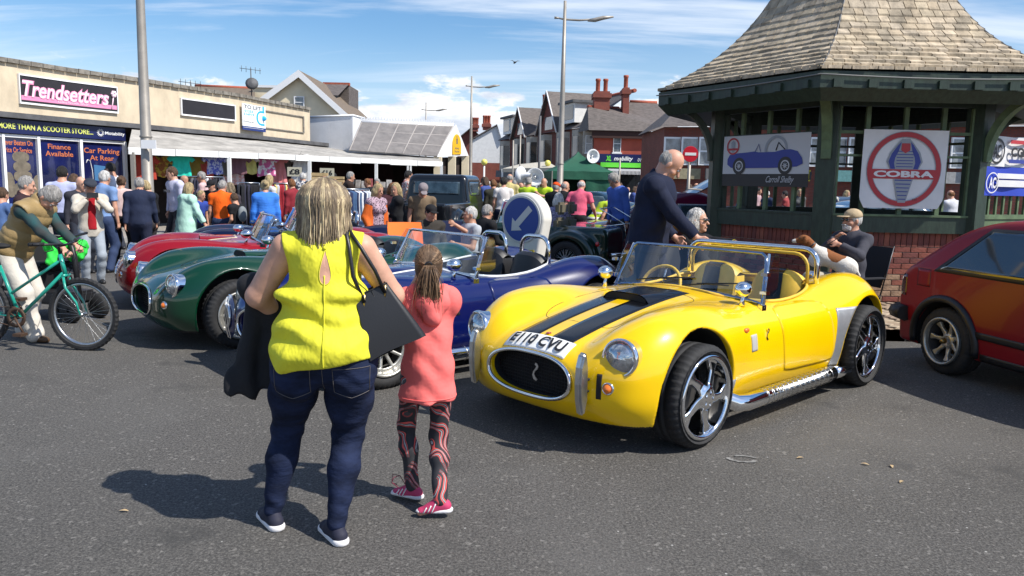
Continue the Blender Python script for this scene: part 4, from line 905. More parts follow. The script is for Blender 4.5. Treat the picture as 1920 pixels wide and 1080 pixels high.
# windscreen
def screen(par,fm,tint=1,hb=.30,wb=.665,wt=.60):
    zb=.845; xb=.30; rake=.16
    def pt(u,v): # u -1..1 v 0..1
        w=wb+(wt-wb)*v; return (xb-rake*v-.10*u*u, w*u, zb-.055*u*u*(1-v)+hb*v-.012*u*u*v)
    mb=MB(); L=[pt(-1+.1*i,0) for i in range(21)]; T=[pt(.94-.094*i,1) for i in range(21)]
    loop=L+[pt(1,.25),pt(1,.5),pt(1,.75),pt(.99,.93)]+T+[pt(-.99,.93),pt(-1,.75),pt(-1,.5),pt(-1,.25)]
    mb.tube(loop,.0135,8,closed=True); f=mb.build('windscreen_frame',fm,par)
    mb=MB(); mb.grid(lambda u,v:pt((u*2-1)*.985,.02+.95*v),20,4); g=mb.build('windscreen_glass',GLASS(),par)
    for s in (-1,1): # side stanchion and wind deflector
        mb=MB(); a=Vector(pt(s,0)); mb.tube([a+Vector((-.0,s*.012,-.03)),Vector(pt(s,1))+Vector((0,s*.012,0))],.011,6); mb.box((a.x-.03,a.y-.015,a.z-.05),(a.x+.03,a.y+.02,a.z-.01)); mb.build('stanchion',CHROME,par)
    return f
def deflector(par,s):
    mb=MB(); o=[(.0,.02),(-.17,.0),(-.235,.03),(-.245,.2),(-.21,.30),(-.155,.31),(-.09,.22)]
    M_=Matrix.Translation((.205,s*.675,.83))@Matrix.Rotation(rad(4*s),4,'Z')@Matrix.Rotation(PI/2,4,'X'); mb.prism(o,.006,M_); mb.build('wind_deflector',GLASS('smoky_plastic',(.80,.84,.88),.12,.05),par)
    for z in (.87,1.0): mb=MB(); mb.box((.165,s*.66-.01,z-.012),(.215,s*.70,z+.012)); mb.build('clip',CHROME,par)
def mirror(par,x,y,z,bul=True,s=1):
    mb=MB(); mb.tube([(x,y,z),(x-.01,y,z+.05),(x-.02,y,z+.09)],[.025,.012,.012],8); a=mb.build('wing_mirror',CHROME,par)
    M_=Matrix.Rotation(0,3,'Z'); mb=MB(); mb.ball((x-.01,y,z+.12),(.075,.055,.055),16); mb.build('mirror_shell',CHROME,a)
def seat(par,y,col,c2,x=-.52):
    def prof(u,v):
        a=(v-.5)*2; return (x-.09-.12*u+.05*(1-abs(a)**3)*1 -.0, y+.235*a*(1-.12*u**4), .42+.50*u*(1-.14*abs(a)**4))
    mb=MB(); mb.grid(lambda u,v:prof(u,v),12,14); mb.grid(lambda u,v:Vector(prof(u,1-v))+Vector((-.13,0,0)),12,14)
    mb.grid(lambda u,v:Vector(prof(1,1-v))+Vector((-.13*u,0,.03*math.sin(PI*u))),4,14)
    for vv in (0,1): mb.grid(lambda u,v,vv=vv:Vector(prof(u if vv else 1-u,vv))+Vector((-.13*v,0,0)),12,2)
    s=mb.build('seat',col,par)
    if c2: mb=MB(); mb.grid(lambda u,v:Vector(prof(u*.98+.02,.32+.36*v))+Vector((.004,0,.002)),12,5); mb.grid(lambda u,v:Vector(prof(1,.68-.36*v))+Vector((-.13*u,0,.034*math.sin(PI*u)+.003)),4,5); mb.build('stripe',c2,s)
    mb=MB(); mb.box((x-.1,y-.22,.36),(x+.33,y+.22,.47)); mb.build('cushion',col,s,bevel=.03)
def hoop(par,x,y0,y1,zt,r,mat,zb=.78,back=0):
    pts=[(x-back,y0,zb)]; w=(y1-y0); c=min(.12,w/2)
    pts+=[(x-back*.3,y0,zt-c)]
    for k in range(1,6): a=PI-PI/2*k/5; pts.append((x,y0+c+c*math.cos(a),zt-c+c*math.sin(a)))
    for k in range(0,6): a=PI/2-PI/2*k/5; pts.append((x,y1-c+c*math.cos(a),zt-c+c*math.sin(a)))
    pts.append((x-back,y1,zb)); mb=MB(); mb.tube(pts,r,10); return mb.build('roll_hoop',mat,par)
MESHM=MAT('grille_mesh',(.02,.02,.022),.5,.5)
LENSG=MAT('headlamp_lens',(.55,.58,.6),.05,.75,coat=1,var=.5,vs=14,bump=.5,bs=12,bd=.02); AMB=MAT('amber_lens',(.75,.17,.01),.12,coat=1); RLENS=MAT('red_lens',(.45,.01,.01),.15,coat=1)
ALUM=MAT('brushed_aluminium',(.47,.485,.50),.42,.7,var=.08,vs=20,bump=.1,bs=40); PLATEW=MAT('number_plate_white',(.82,.82,.80),.35)
def cobra(label,loc,deg,col,wheels='mag',stripes=None,rear_stripe=False,frame=CHROME,seats=(BLACK,None),cock=BLACK,hoops='single',full=False,scoop=None,plate=None,group=None,side_pipe=True,screen_on=True,rimm=ALLOY,guard=False,bumper=True,cat='sports car'):
    e=EMP('sports_car',(loc[0],loc[1],0),rad(deg),label,cat,group)
    body=LINK('body',COBRA_ME,[col,BLKMAT],e,objmat=True)
    for x in (1.2,-1.2):
        for s in (1,-1):
            w=wheel(e,x,s*(.755 if x>0 else .765),.325 if x>0 else .335,wheels,rimm,(TYRE_Y if x>0 else TYRE_YR) if full else (TYRE_F if x>0 else TYRE_R),s)
    # mouth ring + grille
    def ring(k,zc=.415,a=.362,b=.135):
        t=2*PI*k/56; c,s=math.cos(t),math.sin(t); y=a*abs(c)**(2/2.6)*(1 if c>0 else -1); z=zc+b*abs(s)**(2/2.3)*(1 if s>0 else -1); return y,z
    R_=[ring(k) for k in range(56)]; Q,g=proj(np.full(56,2.4),np.array([r[0] for r in R_]),np.array([r[1] for r in R_]),(-1,0,0),.002); mb=MB(); mb.tube([tuple(q) for q in Q],.013,8,closed=True); mb.build('grille_surround',CHROME,e)
    mb=MB(); mb.grid(lambda u,v:(1.78,(u*2-1)*.355,.415+(v*2-1)*.138),2,2,False); gr=mb.build('grille',BLKMAT,e)
    mb=MB()
    for i in range(-16,17): 
        y=i*.022; hh=.134*(max(0,1-abs(y/.355)**2.6))**(1/2.3); mb.tube([(1.80,y-.0,.415-hh),(1.80,y,.415+hh)],.0025,4,caps=False)
    for i in range(-6,7):
        z=i*.022; ww=.35*(max(0,1-abs(z/.138)**2.3))**(1/2.6); mb.tube([(1.803,-ww,.415+z),(1.803,ww,.415+z)],.0025,4,caps=False)
    TAG(mb.build('mesh',MESHM,gr),kind='stuff')
    # headlamps, indicators
    for s in (1,-1):
        q,_=proj(np.array([2.4]),np.array([s*.625]),np.array([.605]),(-1,0,0)); p=q[0]; M_=Matrix.Translation((p[0]-.025,p[1],p[2]))@Matrix.Rotation(rad(s*11),4,'Z')@Matrix.Rotation(rad(90-5),4,'Y')
        mb=MB(); mb.lathe([(.112,-.07),(.112,.0),(.117,.024),(.111,.040),(.099,.042),(.096,.028)],28,M_); h=mb.build('headlamp',CHROME,e)
        mb=MB(); mb.lathe([(0,.064),(.053,.058),(.085,.041),(.098,.026)],24,M_); mb.build('lens',LENSG,h)
        q,_=proj(np.array([2.4]),np.array([s*.60]),np.array([.43]),(-1,0,0)); p=q[0]; M_=Matrix.Translation((p[0]-.004,p[1],p[2]))@Matrix.Rotation(rad(s*14),4,'Z')@Matrix.Rotation(PI/2,4,'Y')
        mb=MB(); mb.lathe([(.038,-.02),(.038,.008),(.03,.013),(.03,.0)],18,M_); h=mb.build('indicator',CHROME,e); mb=MB(); mb.lathe([(0,.032),(.018,.028),(.029,.008)],14,M_); mb.build('lens',AMB,h)
        if bumper: # overrider blade
            q,_=proj(np.array([2.4]),np.array([s*.475]),np.array([.43]),(-1,0,0)); X=q[0][0]
            mb=MB(); o=[(.0,-.185),(.03,-.19),(.05,-.1),(.058,.0),(.052,.1),(.03,.175),(.0,.19),(-.02,.1),(-.022,-.1)]; M_=Matrix.Translation((X+.03,s*.475+.026,.45))@Matrix.Rotation(PI/2,4,'X'); mb.prism(o,.052,M_); ov=mb.build('overrider',SATIN if full else CHROME,e,bevel=.012)
            mb=MB(); 
            for z in (.40,.47): mb.tube([(X-.06,s*.50,z),(X+.03,s*.48,z)],.008,6)
            mb.build('bracket',BLKMAT,ov)
            if full:
                me=patch('duct',lambda u,v,s=s:(2.4,s*(.535+.03*u),.36+.15*v),4,10,(-1,0,0),.002); LINK('air_duct',me,BLKMAT,e)
    if screen_on: screen(e,frame)
    for s in (1,-1): 
        if screen_on: deflector(e,s)
    # cockpit edge roll
    pts=[]
    for k in range(64):
        t=2*PI*k/64; c,s_=math.cos(t),math.sin(t); pts.append((-.30+.625*abs(c)**(2/3.)*(1 if c>0 else -1),.618*abs(s_)**(2/3.2)*(1 if s_>0 else -1),1.3))
    mb=MB(); mb.tube(path_on(pts,DOWN,.0),.013,6,closed=True); mb.build('cockpit_trim',cock,e)
    mb=MB(); mb.grid(lambda u,v:(.24+.05*v-.03*math.cos((u-.5)*3),(u*2-1)*.56,.80-.24*v),12,3); mb.build('dashboard',MAT('dash_black',(.02,.02,.02),.6),e)
    for y in (-.29,.29): seat(e,y,*seats)
    mb=MB(); M_=Matrix.Translation((.10,-.29,.80))@Matrix.Rotation(rad(62),4,'Y'); mb.tube([M_@Vector((.185*math.cos(2*PI*k/28),.185*math.sin(2*PI*k/28),0)) for k in range(28)],.014,8,closed=True); sw=mb.build('steering_wheel',seats[0] if full else MAT('wood_rim',(.25,.10,.03),.4),e)
    mb=MB()
    for k in range(3): a=2*PI*k/3+PI; mb.tube([M_@Vector((0,0,-.03)),M_@Vector((.18*math.cos(a),.18*math.sin(a),0))],.008,5)
    mb.tube([M_@Vector((0,0,-.03)),M_@Vector((0,0,-.25))],.018,6); mb.build('spokes',CHROME,sw)
    if hoops=='single': hoop(e,-.80,-.60,-.12,1.12,.021,CHROME,back=.0)
    elif hoops=='full': hoop(e,-.78,-.60,.60,1.13,.022,CHROME); hoop(e,-.745,-.54,.54,1.09,.014,seats[0])
    elif hoops=='twin': hoop(e,-.80,-.52,-.12,1.10,.021,CHROME); hoop(e,-.80,.12,.52,1.10,.021,CHROME)
    # doors and bonnet shut lines
    SEAM=MAT('panel_gap',(.004,.004,.004),.9)
    for s in (1,-1):
        me=patch('door',lambda u,v,s=s:(sup(u,v,-.30,.515,.355,.25)[0]+.10*(v-.5),s*1.4,sup(u,v,-.30,.515,.355,.25)[1]),22,20,(0,-s,0),.0022)
        d=LINK('door',me,[col],e,objmat=True)
        # handle and catch
        me=patch('wing_vent',lambda u,v,s=s:(.45+.085*u+.01*v,s*1.4,.505+.115*v),6,8,(0,-s,0),.004); LINK('side_vent',me,MAT('vent_grey',(.42,.41,.38),.5) if full else BLKMAT,e)
    bo=outline(1.0,0,.46,.40,6,60); o2=[]
    for k,(x,y) in enumerate(bo): o2.append((x,y*(1-.18*(x-.54)),1.3))
    mb=MB(); mb.tube(path_on(o2,DOWN,0,out=-.0005),.0026,4,closed=True); mb.build('bonnet_gap',SEAM,e)
    if stripes is not None:
        for me in (STRIPE_L,STRIPE_R): LINK('stripe',me,[stripes],e,objmat=True)
        for y0,y1 in ((.055,.235),(-.235,-.055)):
            pass
    if rear_stripe:
        for me in RSTRIPE: LINK('stripe',me,[stripes],e,objmat=True)
    # bonnet scoop
    def sc(u,v):
        x=.50+.42*u; hgt=.012+.046*u**1.5*(1 if u<.999 else 1); a=(v-.5)*2; z0=float(zh(x))-.006; return (x,.205*a,z0+hgt*(1-abs(a)**5))
    mb=MB(); mb.grid(sc,10,14); mb.grid(lambda u,v:Vector(sc(1,v)).lerp(Vector((.90,.205*(v-.5)*2,float(zh(.9))-.01)),u),1,14,False)
    s_=mb.build('bonnet_scoop',scoop or col,e)
    mb=MB(); mb.grid(lambda u,v:Vector(sc(1,.06+.88*(1-v)))+Vector((.001,0,-.008-u*.045)),2,12,False); mb.build('scoop_mouth',BLKMAT,s_)
    mirror(e,.40,.62,.785) ; mirror(e,.40,-.62,.785)
    if side_pipe:
        for s in (1,-1):
            y=s*.845; mb=MB(); mb.tube([(.93,s*.66,.29),(.86,s*.74,.25),(.78,y-s*.01,.205),(.66,y,.19),(-.62,y,.19)],[.052,.055,.058,.058,.058],16); mb.tube([(-.62,y,.19),(-.86,y+s*.02,.18)],[.05,.045],14); sp_=mb.build('side_exhaust',CHROME,e)
            mb=MB()
            for k in range(14): mb.lathe([(.0605,-.003),(.063,0),(.0605,.003)],14,Matrix.Translation((.45-.075*k,y,.19))@Matrix.Rotation(PI/2,4,'Y'))
            for k in range(12): mb.box((.40-.08*k,y+s*.052,.205),(.43-.08*k,y+s*.0605,.215))
            mb.build('heat_shield',SATIN,sp_)
    if guard:
        def gf(u,v,s):
            # quarter panel in front of the rear arch
            x0=-.785+.07*v-.0*v; xr=-1.2+np.sqrt(np.maximum(.43**2-(.22+.48*v-.345)**2,0)); xl=-.66-.03*v-.01; xx=np.where(v>.86,xr,xr); return xl+(np.minimum(xx,xl-.004)-xl)*u
        for s in (1,-1):
            me=patch('guard',lambda u,v,s=s:(gf(u,v,s),s*1.4,.22+.47*v),12,24,(0,-s,0),.003); LINK('stone_guard',me,ALUM,e)
            me=patch('guard2',lambda u,v,s=s:(.76+.07*u+.0*v,s*1.4,.20+.16*v),4,6,(0,-s,0),.003); LINK('front_guard',me,ALUM,e)
    if plate:
        n=13; fnp=lambda u,v:(1.885-.10*v+.0*u,-.26+.52*u,1.3); 
    return e
YEL=PAINT('yellow_paint',(.87,.54,.0)); YTRIM=MAT('yellow_leather',(.72,.46,.05),.5,var=.1,vs=6,bump=.1)
SBLK=MAT('black_stripe_paint',(.004,.004,.005),.22,coat=.35,spec=.3)
YC=cobra('bright yellow open sports car with twin black bonnet stripes and chrome side exhaust',(1.47,6.08),-136.2,YEL,'swirl',SBLK,True,MAT('chrome_blue_reflection',(.30,.36,.46),.08,1),(YTRIM,SBLK),YTRIM,'full',True,SBLK,plate=True,guard=True,rimm=CHROME)  # screen frame: chrome with its bluish reflection put into the base colour
# number plate lying on the nose
def plate_curve(u,v,lift=.004):
    x=np.asarray(1.935-.105*v,np.float32)+0*u; Q,g=proj(x,np.asarray((-.265+.53*u),np.float32)+0*v,np.full_like(x+0*u,1.3),DOWN,lift); return Q
me=patch('plate',lambda u,v:(1.845-.115*v,-.265+.53*u,1.3),24,10,DOWN,.006); pl=LINK('number_plate',me,PLATEW,YC)
def drape_text(s,size_w,size_h,conv,mat,par,name,bold=.03,lift=.008):
    t=FITTEXT(s,size_w,size_h,Matrix.Identity(4),mat,None,name,bold=bold,ext=0.0); me=t.data
    bm=bmesh.new(); bm.from_mesh(me); bmesh.ops.triangulate(bm,faces=bm.faces); bmesh.ops.subdivide_edges(bm,edges=[e for e in bm.edges if e.calc_length()>.05],cuts=2); bm.to_mesh(me); bm.free()
    P=np.array([v.co[:] for v in me.vertices],np.float32); x,y=conv(P[:,0],P[:,1]); Q,g=proj(x,y,np.full_like(x,1.3),DOWN,lift); me.vertices.foreach_set('co',Q.ravel()); me.update(); t.parent=par; return t
drape_text('E110 CVU',.46,.078,lambda a,b:(1.787-b,a*1.0),BLACK,pl,'plate_characters',bold=.03,lift=.017)
# text reads from in front of the car: local +y is the reader's right
mb=MB(); mb.ball((1.70,0,float(zh(1.70))+.004),(.022,.017,.006),10); b_=mb.build('badge',MAT('badge_red',(.3,.03,.03),.3,coat=1),YC)
SN=[(.0,.055),(.018,.05),(.028,.035),(.02,.015),(.0,.0),(-.008,-.02),(.004,-.038),(.02,-.05),(.012,-.062),(-.012,-.055),(-.024,-.03),(-.018,-.005),(.004,.02),(.01,.034),(-.004,.04)]
def snake(par,M_,sc_,mat,name='snake_badge'):
    mb=MB(); mb.prism([(x*sc_,y*sc_) for x,y in SN],.006,M_); return mb.build(name,mat,par)
snake(YC,FRAME(Vector((1.812,0,.42)),(0,1,0),(0,0,1)),1.0,SATIN)
q,g_=proj(np.array([.30]),np.array([1.4]),np.array([.60]),(0,-1,0)); snake(YC,FRAME(Vector(q[0])+Vector((0,.002,0)),(-1,0,0),(0,0,1)),.75,CHROME)
mb=MB(); mb.ball((.30,q[0][1]+.002,.50),(.022,.005,.014),10); mb.build('oval_badge',BLACK,YC)
q,_=proj(np.array([.60]),np.array([1.4]),np.array([.66]),(0,-1,0)); mb=MB(); mb.ball((.60,q[0][1]+.004,.66),(.035,.014,.018),10); mb.build('side_repeater',AMB,YC)
# wipers
mb=MB()
for y0,y1 in ((-.33,.02),(.1,.45)):
    mb.tube([(.36,y0,.875),(.31,(y0+y1)/2,.90),(.30,y1,.905)],.006,5); mb.tube([(.325,y0+.1,.895),(.262,y1+.12,.93)],.007,4)
mb.build('wiper',BLACK,YC)
# filler cap and bonnet catches
mb=MB(); mb.lathe([(0,.035),(.04,.032),(.048,.02),(.048,0)],16,Matrix.Translation((-1.1,.42,.885))); mb.build('filler_cap',CHROME,YC)
for s in (1,-1):
    mb=MB(); mb.tube([(-.95,s*.50,.865),(-.95,s*.50,.90),(-.93,s*.50,.905)],.008,5); mb.build('roof_catch',CHROME,YC)
GREEN=PAINT('racing_green',(.002,.034,.015)); RED=PAINT('deep_red_paint',(.24,.004,.009)); BLUE=PAINT('deep_blue_paint',(.0018,.006,.078)); NAVYP=PAINT('navy_paint',(.002,.004,.025))
CRM=MAT('cream_stripe',(.66,.56,.36),.25,coat=1); WST=MAT('white_stripe',(.75,.75,.75),.25,coat=1)
D=Vector((-.722,-.692,0)); Lf=Vector((.692,-.722,0)); O=Vector((1.47,6.08,0))
grp='open sports cars parked side by side'
YC['group']=grp

cobra('deep blue open sports car with white stripe parked beside the yellow one',(-.60,7.28),-139.6,BLUE,'mag',WST,False,CHROME,(BLACK,None),WST,'twin',group=grp)
cobra('dark green open sports car beside the deep blue one, without stripes',(-2.12,8.60),-142,GREEN,'mag',None,False,CHROME,(BLACK,None),GREEN,'none',group=grp,side_pipe=False,bumper=False)
cobra('deep red open sports car with cream bonnet stripes beyond the green one',(-3.25,10.45),-156,RED,'mag',CRM,True,CHROME,(BLACK,None),BLACK,'none',group=grp,bumper=False)
cobra('navy open sports car with twin chrome hoops behind the deep red one',(-3.40,12.5),-159,NAVYP,'mag',None,False,CHROME,(BLACK,None),BLACK,'twin',group=grp,bumper=False)
# ================================================================ TIMBER SHELTER
GRN=MAT('dark_green_paint',(.022,.040,.026),.5,var=.35,vs=5,bump=.2,bs=12,stretch=(4,4,1)); GRNL=MAT('light_green_paint',(.10,.15,.075),.6,var=.35,vs=5)  # second green is lighter: all glazing bars, other timber only on some faces
PVC=Vector((5.19,12.25,0)); PR=2.02
pav=EMP('timber_shelter',PVC,0,'six-sided green timber shelter with brick base and flared shingle roof','shelter')
def HX(k,r,z=0): a=rad(-120+60*k); return Vector((PVC.x+r*math.cos(a),PVC.y+r*math.sin(a),z))   # 0 front left, 1 front right, 2 right, 3 back right, 4 back left, 5 left
# bricks : faces 5-0, 0-1, 1-2
BM_=[MAT('brick_red_%d'%i,c,.85,var=.25,vs=9,bump=.4,bs=50) for i,c in enumerate(((.22,.062,.042),(.18,.050,.037),(.25,.080,.052),(.15,.045,.037)))]
BWORN=MAT('brick_worn',(.30,.19,.12),.9,var=.35,vs=9,bump=.5,bs=50)
MORT=MAT('mortar',(.30,.24,.20),.95,var=.3,vs=20)
BH,BL=.076,.222
mb=MB(); mb.box((-.106,-.05,-.033),(.106,.05,.033)); bmh=mb.mesh('brick')
bm=bmesh.new(); bm.from_mesh(bmh); bmesh.ops.bevel(bm,geom=bm.edges[:],offset=.004,segments=1,affect='EDGES'); bm.to_mesh(bmh); bm.free()
mb=MB(); mb.box((-.051,-.05,-.033),(.051,.05,.033)); bmh2=mb.mesh('brick')
mb=MB(); mb.box((-.033,-.05,-.105),(.033,.05,.105)); bms=mb.mesh('brick')
ZB0=.10
nb_=0
def brickface(k,full=True):
    global nb_
    a,b=HX(k,PR-.02),HX((k+1)%6,PR-.02); d=(b-a); L=d.length; d.normalize(); n=Vector((d.y,-d.x,0)); rz=math.atan2(d.y,d.x)
    mb=MB(); mb._add([a-n*.01+Vector((0,0,ZB0)),b-n*.01+Vector((0,0,ZB0)),b-n*.01+Vector((0,0,1.05)),a-n*.01+Vector((0,0,1.05))],[(0,1,2,3)]); wpart(mb,'mortar_bed',MORT,pav)
    rows=10
    for r in range(rows):
        z=ZB0+.04+r*BH; x=(-.111 if r%2 else 0)
        while x<L-.02:
            cx=x+.111
            half=cx-.106<0 or cx+.106>L
            if half: c=max(.055,min(L-.055,(x+.222-.055) if cx-.106<0 else x+.055))
            else: c=cx
            p=a+d*c-n*.045+n*RS.rand()*.005
            o=LINK('brick',bmh2 if half else bmh,[BWORN if (r<3 and RS.rand()<.75) or RS.rand()<.03 else BM_[RS.randint(4)]],pav,(p.x-PVC.x,p.y-PVC.y,z+RS.rand()*.003),(0,0,rz),objmat=True); x+=BL; nb_+=1
    m=int(L/.075)
    for i in range(m):
        p=a+d*((i+.5)*L/m)-n*.045+n*RS.rand()*.005; LINK('brick',bms,[BM_[RS.randint(4)]],pav,(p.x-PVC.x,p.y-PVC.y,ZB0+.04+rows*BH+.073),(0,0,rz),objmat=True); nb_+=1
brickface(0)
brickface(5)
for k in (1,2,3,4):
    a,b=HX(k,PR-.03),HX((k+1)%6,PR-.03); mb=MB(); mb._add([Vector((a.x,a.y,ZB0)),Vector((b.x,b.y,ZB0)),Vector((b.x,b.y,1.05)),Vector((a.x,a.y,1.05))],[(0,1,2,3),(3,2,1,0)]); wpart(mb,'brick_wall',REDBR,pav)
# sills, posts, rails, glazing bars
def bar(mb,k,t0,t1,z0,z1,o0,o1):
    a,b=HX(k,PR),HX((k+1)%6,PR); d=b-a; n=Vector((d.y,-d.x,0)).normalized(); P=[]
    for z in (z0,z1):
        for t,o in ((t0,o1),(t1,o1),(t1,o0),(t0,o0)): q=a+d*t+n*o; P.append(Vector((q.x,q.y,z)))
    mb._add(P,[(0,3,2,1),(4,5,6,7),(0,1,5,4),(1,2,6,5),(2,3,7,6),(3,0,4,7)])
for k in range(6):
    mb=MB(); bar(mb,k,.04,.96,1.055,1.27,-.06,.055); wpart(mb,'sill',GRN,pav)
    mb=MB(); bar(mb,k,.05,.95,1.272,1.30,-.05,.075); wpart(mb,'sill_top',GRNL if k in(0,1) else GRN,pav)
    mb=MB(); bar(mb,k,.05,.95,2.72,2.86,-.06,.05); bar(mb,k,.05,.95,2.86,3.02,-.08,.02); wpart(mb,'head_rail',GRN,pav)
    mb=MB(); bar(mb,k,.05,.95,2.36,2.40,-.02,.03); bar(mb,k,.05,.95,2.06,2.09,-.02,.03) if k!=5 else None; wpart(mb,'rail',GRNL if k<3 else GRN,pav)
    for t in (.25,.5,.75):
        mb=MB(); bar(mb,k,t-.014,t+.014,1.302,2.715,-.022,.028); wpart(mb,'glazing_bar',GRNL,pav)
    for t in (.055,.945):
        mb=MB(); bar(mb,k,t-.018,t+.018,1.302,2.715,-.03,.04); wpart(mb,'frame_stile',GRNL if k==0 else GRN,pav)
    if k in (1,):
        for i in range(11): mb=MB(); bar(mb,k,.07+.078*i,.09+.078*i,1.302,1.72,-.012,.018); wpart(mb,'baluster',GRNL,pav)
for k in range(6):
    p=HX(k,PR); a=rad(-120+60*k); M_=Matrix.Translation((p.x,p.y,0))@Matrix.Rotation(a,4,'Z')
    mb=MB(); mb.box((-.14,-.125,ZB0),(.10,.125,3.0),M_); wpart(mb,'post',GRN,pav,bevel=.006)
    mb=MB(); mb.box((-.11,-.10,ZB0),(.11,.10,ZB0+.25),M_); wpart(mb,'plinth',GRN,pav)
    # curved bracket out to the eaves
    mb=MB(); N_=10; inner=[];outer=[]
    for i in range(N_+1):
        t=PI/2*i/N_; inner.append((.09+.62*(1-math.cos(t)),2.02+.80*math.sin(t)))
    for i in range(N_+1):
        t=PI/2*i/N_; outer.append((.09+.02+.70*(1-math.cos(t))*.82,2.0+.93*math.sin(t)))
    P=[]
    for i in range(N_+1):
        x0,z0=inner[i]; mb2=None
        P.append((x0,z0))
    vs=[];W_=.062
    for i,(x,z) in enumerate(P):
        t=PI/2*i/N_; nx,nz=math.cos(t),-math.sin(t)   # outward/below
        nx,nz=-math.cos(t)*.0+.0,0
        dx,dz=math.sin(t)*.62,math.cos(t)*.80; l=math.hypot(dx,dz); nx,nz=dz/l,-dx/l
        vs.append([(x+nx*.055,-W_,z+nz*.055),(x+nx*.055,W_,z+nz*.055),(x-nx*.035,W_,z-nz*.035),(x-nx*.035,-W_,z-nz*.035)])
    b0=len(mb.v)
    for q in vs: mb.v+= [tuple(M_@Vector(c)) for c in q]
    fs=[]
    for i in range(N_):
        for j in range(4): fs.append((i*4+j,i*4+(j+1)%4,(i+1)*4+(j+1)%4,(i+1)*4+j))
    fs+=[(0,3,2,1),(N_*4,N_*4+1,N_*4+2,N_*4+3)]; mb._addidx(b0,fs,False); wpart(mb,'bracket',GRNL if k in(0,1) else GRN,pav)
# roof : flared profile, shingles course by course
RP=spl([(0,3.06),(.38,3.26),(.85,3.56),(1.27,3.95),(1.62,4.42),(1.95,5.05),(2.3,5.85),(2.65,6.7)])  # inset -> z
RE=2.97
def RF(k,s,t,dz=0):
    """point on roof face k, s inset from eaves, t across 0..1"""
    r=RE-s; a,b=HX(k,r),HX((k+1)%6,r); q=a.lerp(b,t); z=float(RP(s))+dz; return Vector((q.x,q.y,z))
mb=MB()
for k in range(6): mb.grid(lambda u,v,k=k:RF(k,2.66*u,v,-.045),26,6)
wpart(mb,'roof_deck',GRN,pav)
mb=MB()
for k in range(6): # fascia and soffit
    a,b=HX(k,RE+.015),HX((k+1)%6,RE+.015); c,d=HX((k+1)%6,PR-.2),HX(k,PR-.2)
    mb._add([Vector((p.x,p.y,z)) for z in (2.845,3.045) for p in (a,b)],[(0,1,3,2)]); 
    e_,f_=HX(k,RE-.14),HX((k+1)%6,RE-.14)
    mb._add([Vector((e_.x,e_.y,2.70)),Vector((f_.x,f_.y,2.70)),Vector((b.x,b.y,2.845)),Vector((a.x,a.y,2.845))],[(0,1,2,3)])
    mb._add([Vector((e_.x,e_.y,2.70)),Vector((f_.x,f_.y,2.70)),Vector((c.x,c.y,2.98)),Vector((d.x,d.y,2.98))],[(3,2,1,0)])
wpart(mb,'fascia',GRN,pav)
for k in (5,0,1):
    for i in range(7):
        mb=MB(); q=HX(k,RE+.02).lerp(HX((k+1)%6,RE+.02),(i+.5)/7); d=(HX((k+1)%6,RE)-HX(k,RE)).normalized(); n=Vector((d.y,-d.x,0)); M_=FRAME(Vector((q.x,q.y,2.90)),d,(0,0,1)); mb.box((-.06,-.05,-.02),(.06,.05,.035),M_); wpart(mb,'dentil',GRN,pav)
mb=MB()
cab=[]
for k in (5,0,1,2):
    for i in range(8): t=i/8; q=HX(k,RE+.05).lerp(HX((k+1)%6,RE+.05),t); cab.append((q.x,q.y,3.0-.03*math.sin(t*PI)))
mb.tube(cab,.009,5); wpart(mb,'cable',MAT('grey_cable',(.2,.2,.19),.7),pav)
SHM=[MAT('shingle_%d'%i,c,.9,var=.4,vs=7,bump=.7,bs=30,stretch=(1,1,.35),det=6) for i,c in enumerate(((.44,.36,.25),(.38,.305,.21),(.49,.40,.285),(.41,.34,.25),(.32,.265,.19)))]
sh_list=[]
courses=[]; s=-.03
while s<2.55: courses.append(s); s+=.118 if s<1.0 else .10 if s<1.5 else .085
for k in (5,0,1,4,2,3):
    for ci,s in enumerate(courses):
        r=RE-s; L=r; s2=min(s+.16,2.6); x=-.02-RS.rand()*.15
        while x<L:
            w=RS.uniform(.11,.22); x0,x1=max(x,0),min(x+w,L)
            if x1-x0>.03: sh_list.append((k,s,s2,x0/L,(x1-.011)/L,RS.rand()))
            x+=w
def shingle_mb(mb,sh):
    k,s,s2,t0,t1,rn=sh; dz=.010+.008*rn
    def q(ss,tt,up): 
        r0=RE-s; 
        # across position measured in metres on the lower edge so sides stay parallel to the fall line
        xm=(tt-.5)*r0; rr=RE-ss; tt2=min(max(xm/rr+.5,0),1); p=RF(k,ss,tt2); return p+Vector((0,0,up))
    lo=s-.012+.02*(rn-.5)
    P=[q(lo,t0,dz+.034),q(lo,t1,dz+.034),q(s2,t1,.004),q(s2,t0,.004),q(lo,t0,dz-.006),q(lo,t1,dz-.006)]
    mb._add(P,[(0,1,2,3),(4,5,1,0),(5,2,1),(4,0,3)])
def dist(sh):
    p=RF(sh[0],sh[1],(sh[3]+sh[4])/2); return (p.x**2+p.y**2+(p.z-1.6)**2)**.5
vis=[s_ for s_ in sh_list if s_[0] in (5,0,1)]; vis.sort(key=dist)
inframe=[s_ for s_ in vis if (lambda p:(p.x/p.y)<.68 and (p.z-1.6)/p.y<.40)(RF(s_[0],s_[1],(s_[3]+s_[4])/2))]
top=set(id(s_) for s_ in inframe[:300])
for s_ in inframe[:300]:
    mb=MB(); shingle_mb(mb,s_); wpart(mb,'shingle',SHM[int(s_[5]*97)%5],pav)
rest=MB()
for s_ in sh_list:
    if id(s_) not in top: rest.cur=int(s_[5]*97)%5; shingle_mb(rest,s_)
TAG(wpart(rest,'shingles',SHM,pav),kind='stuff')
mb=MB()
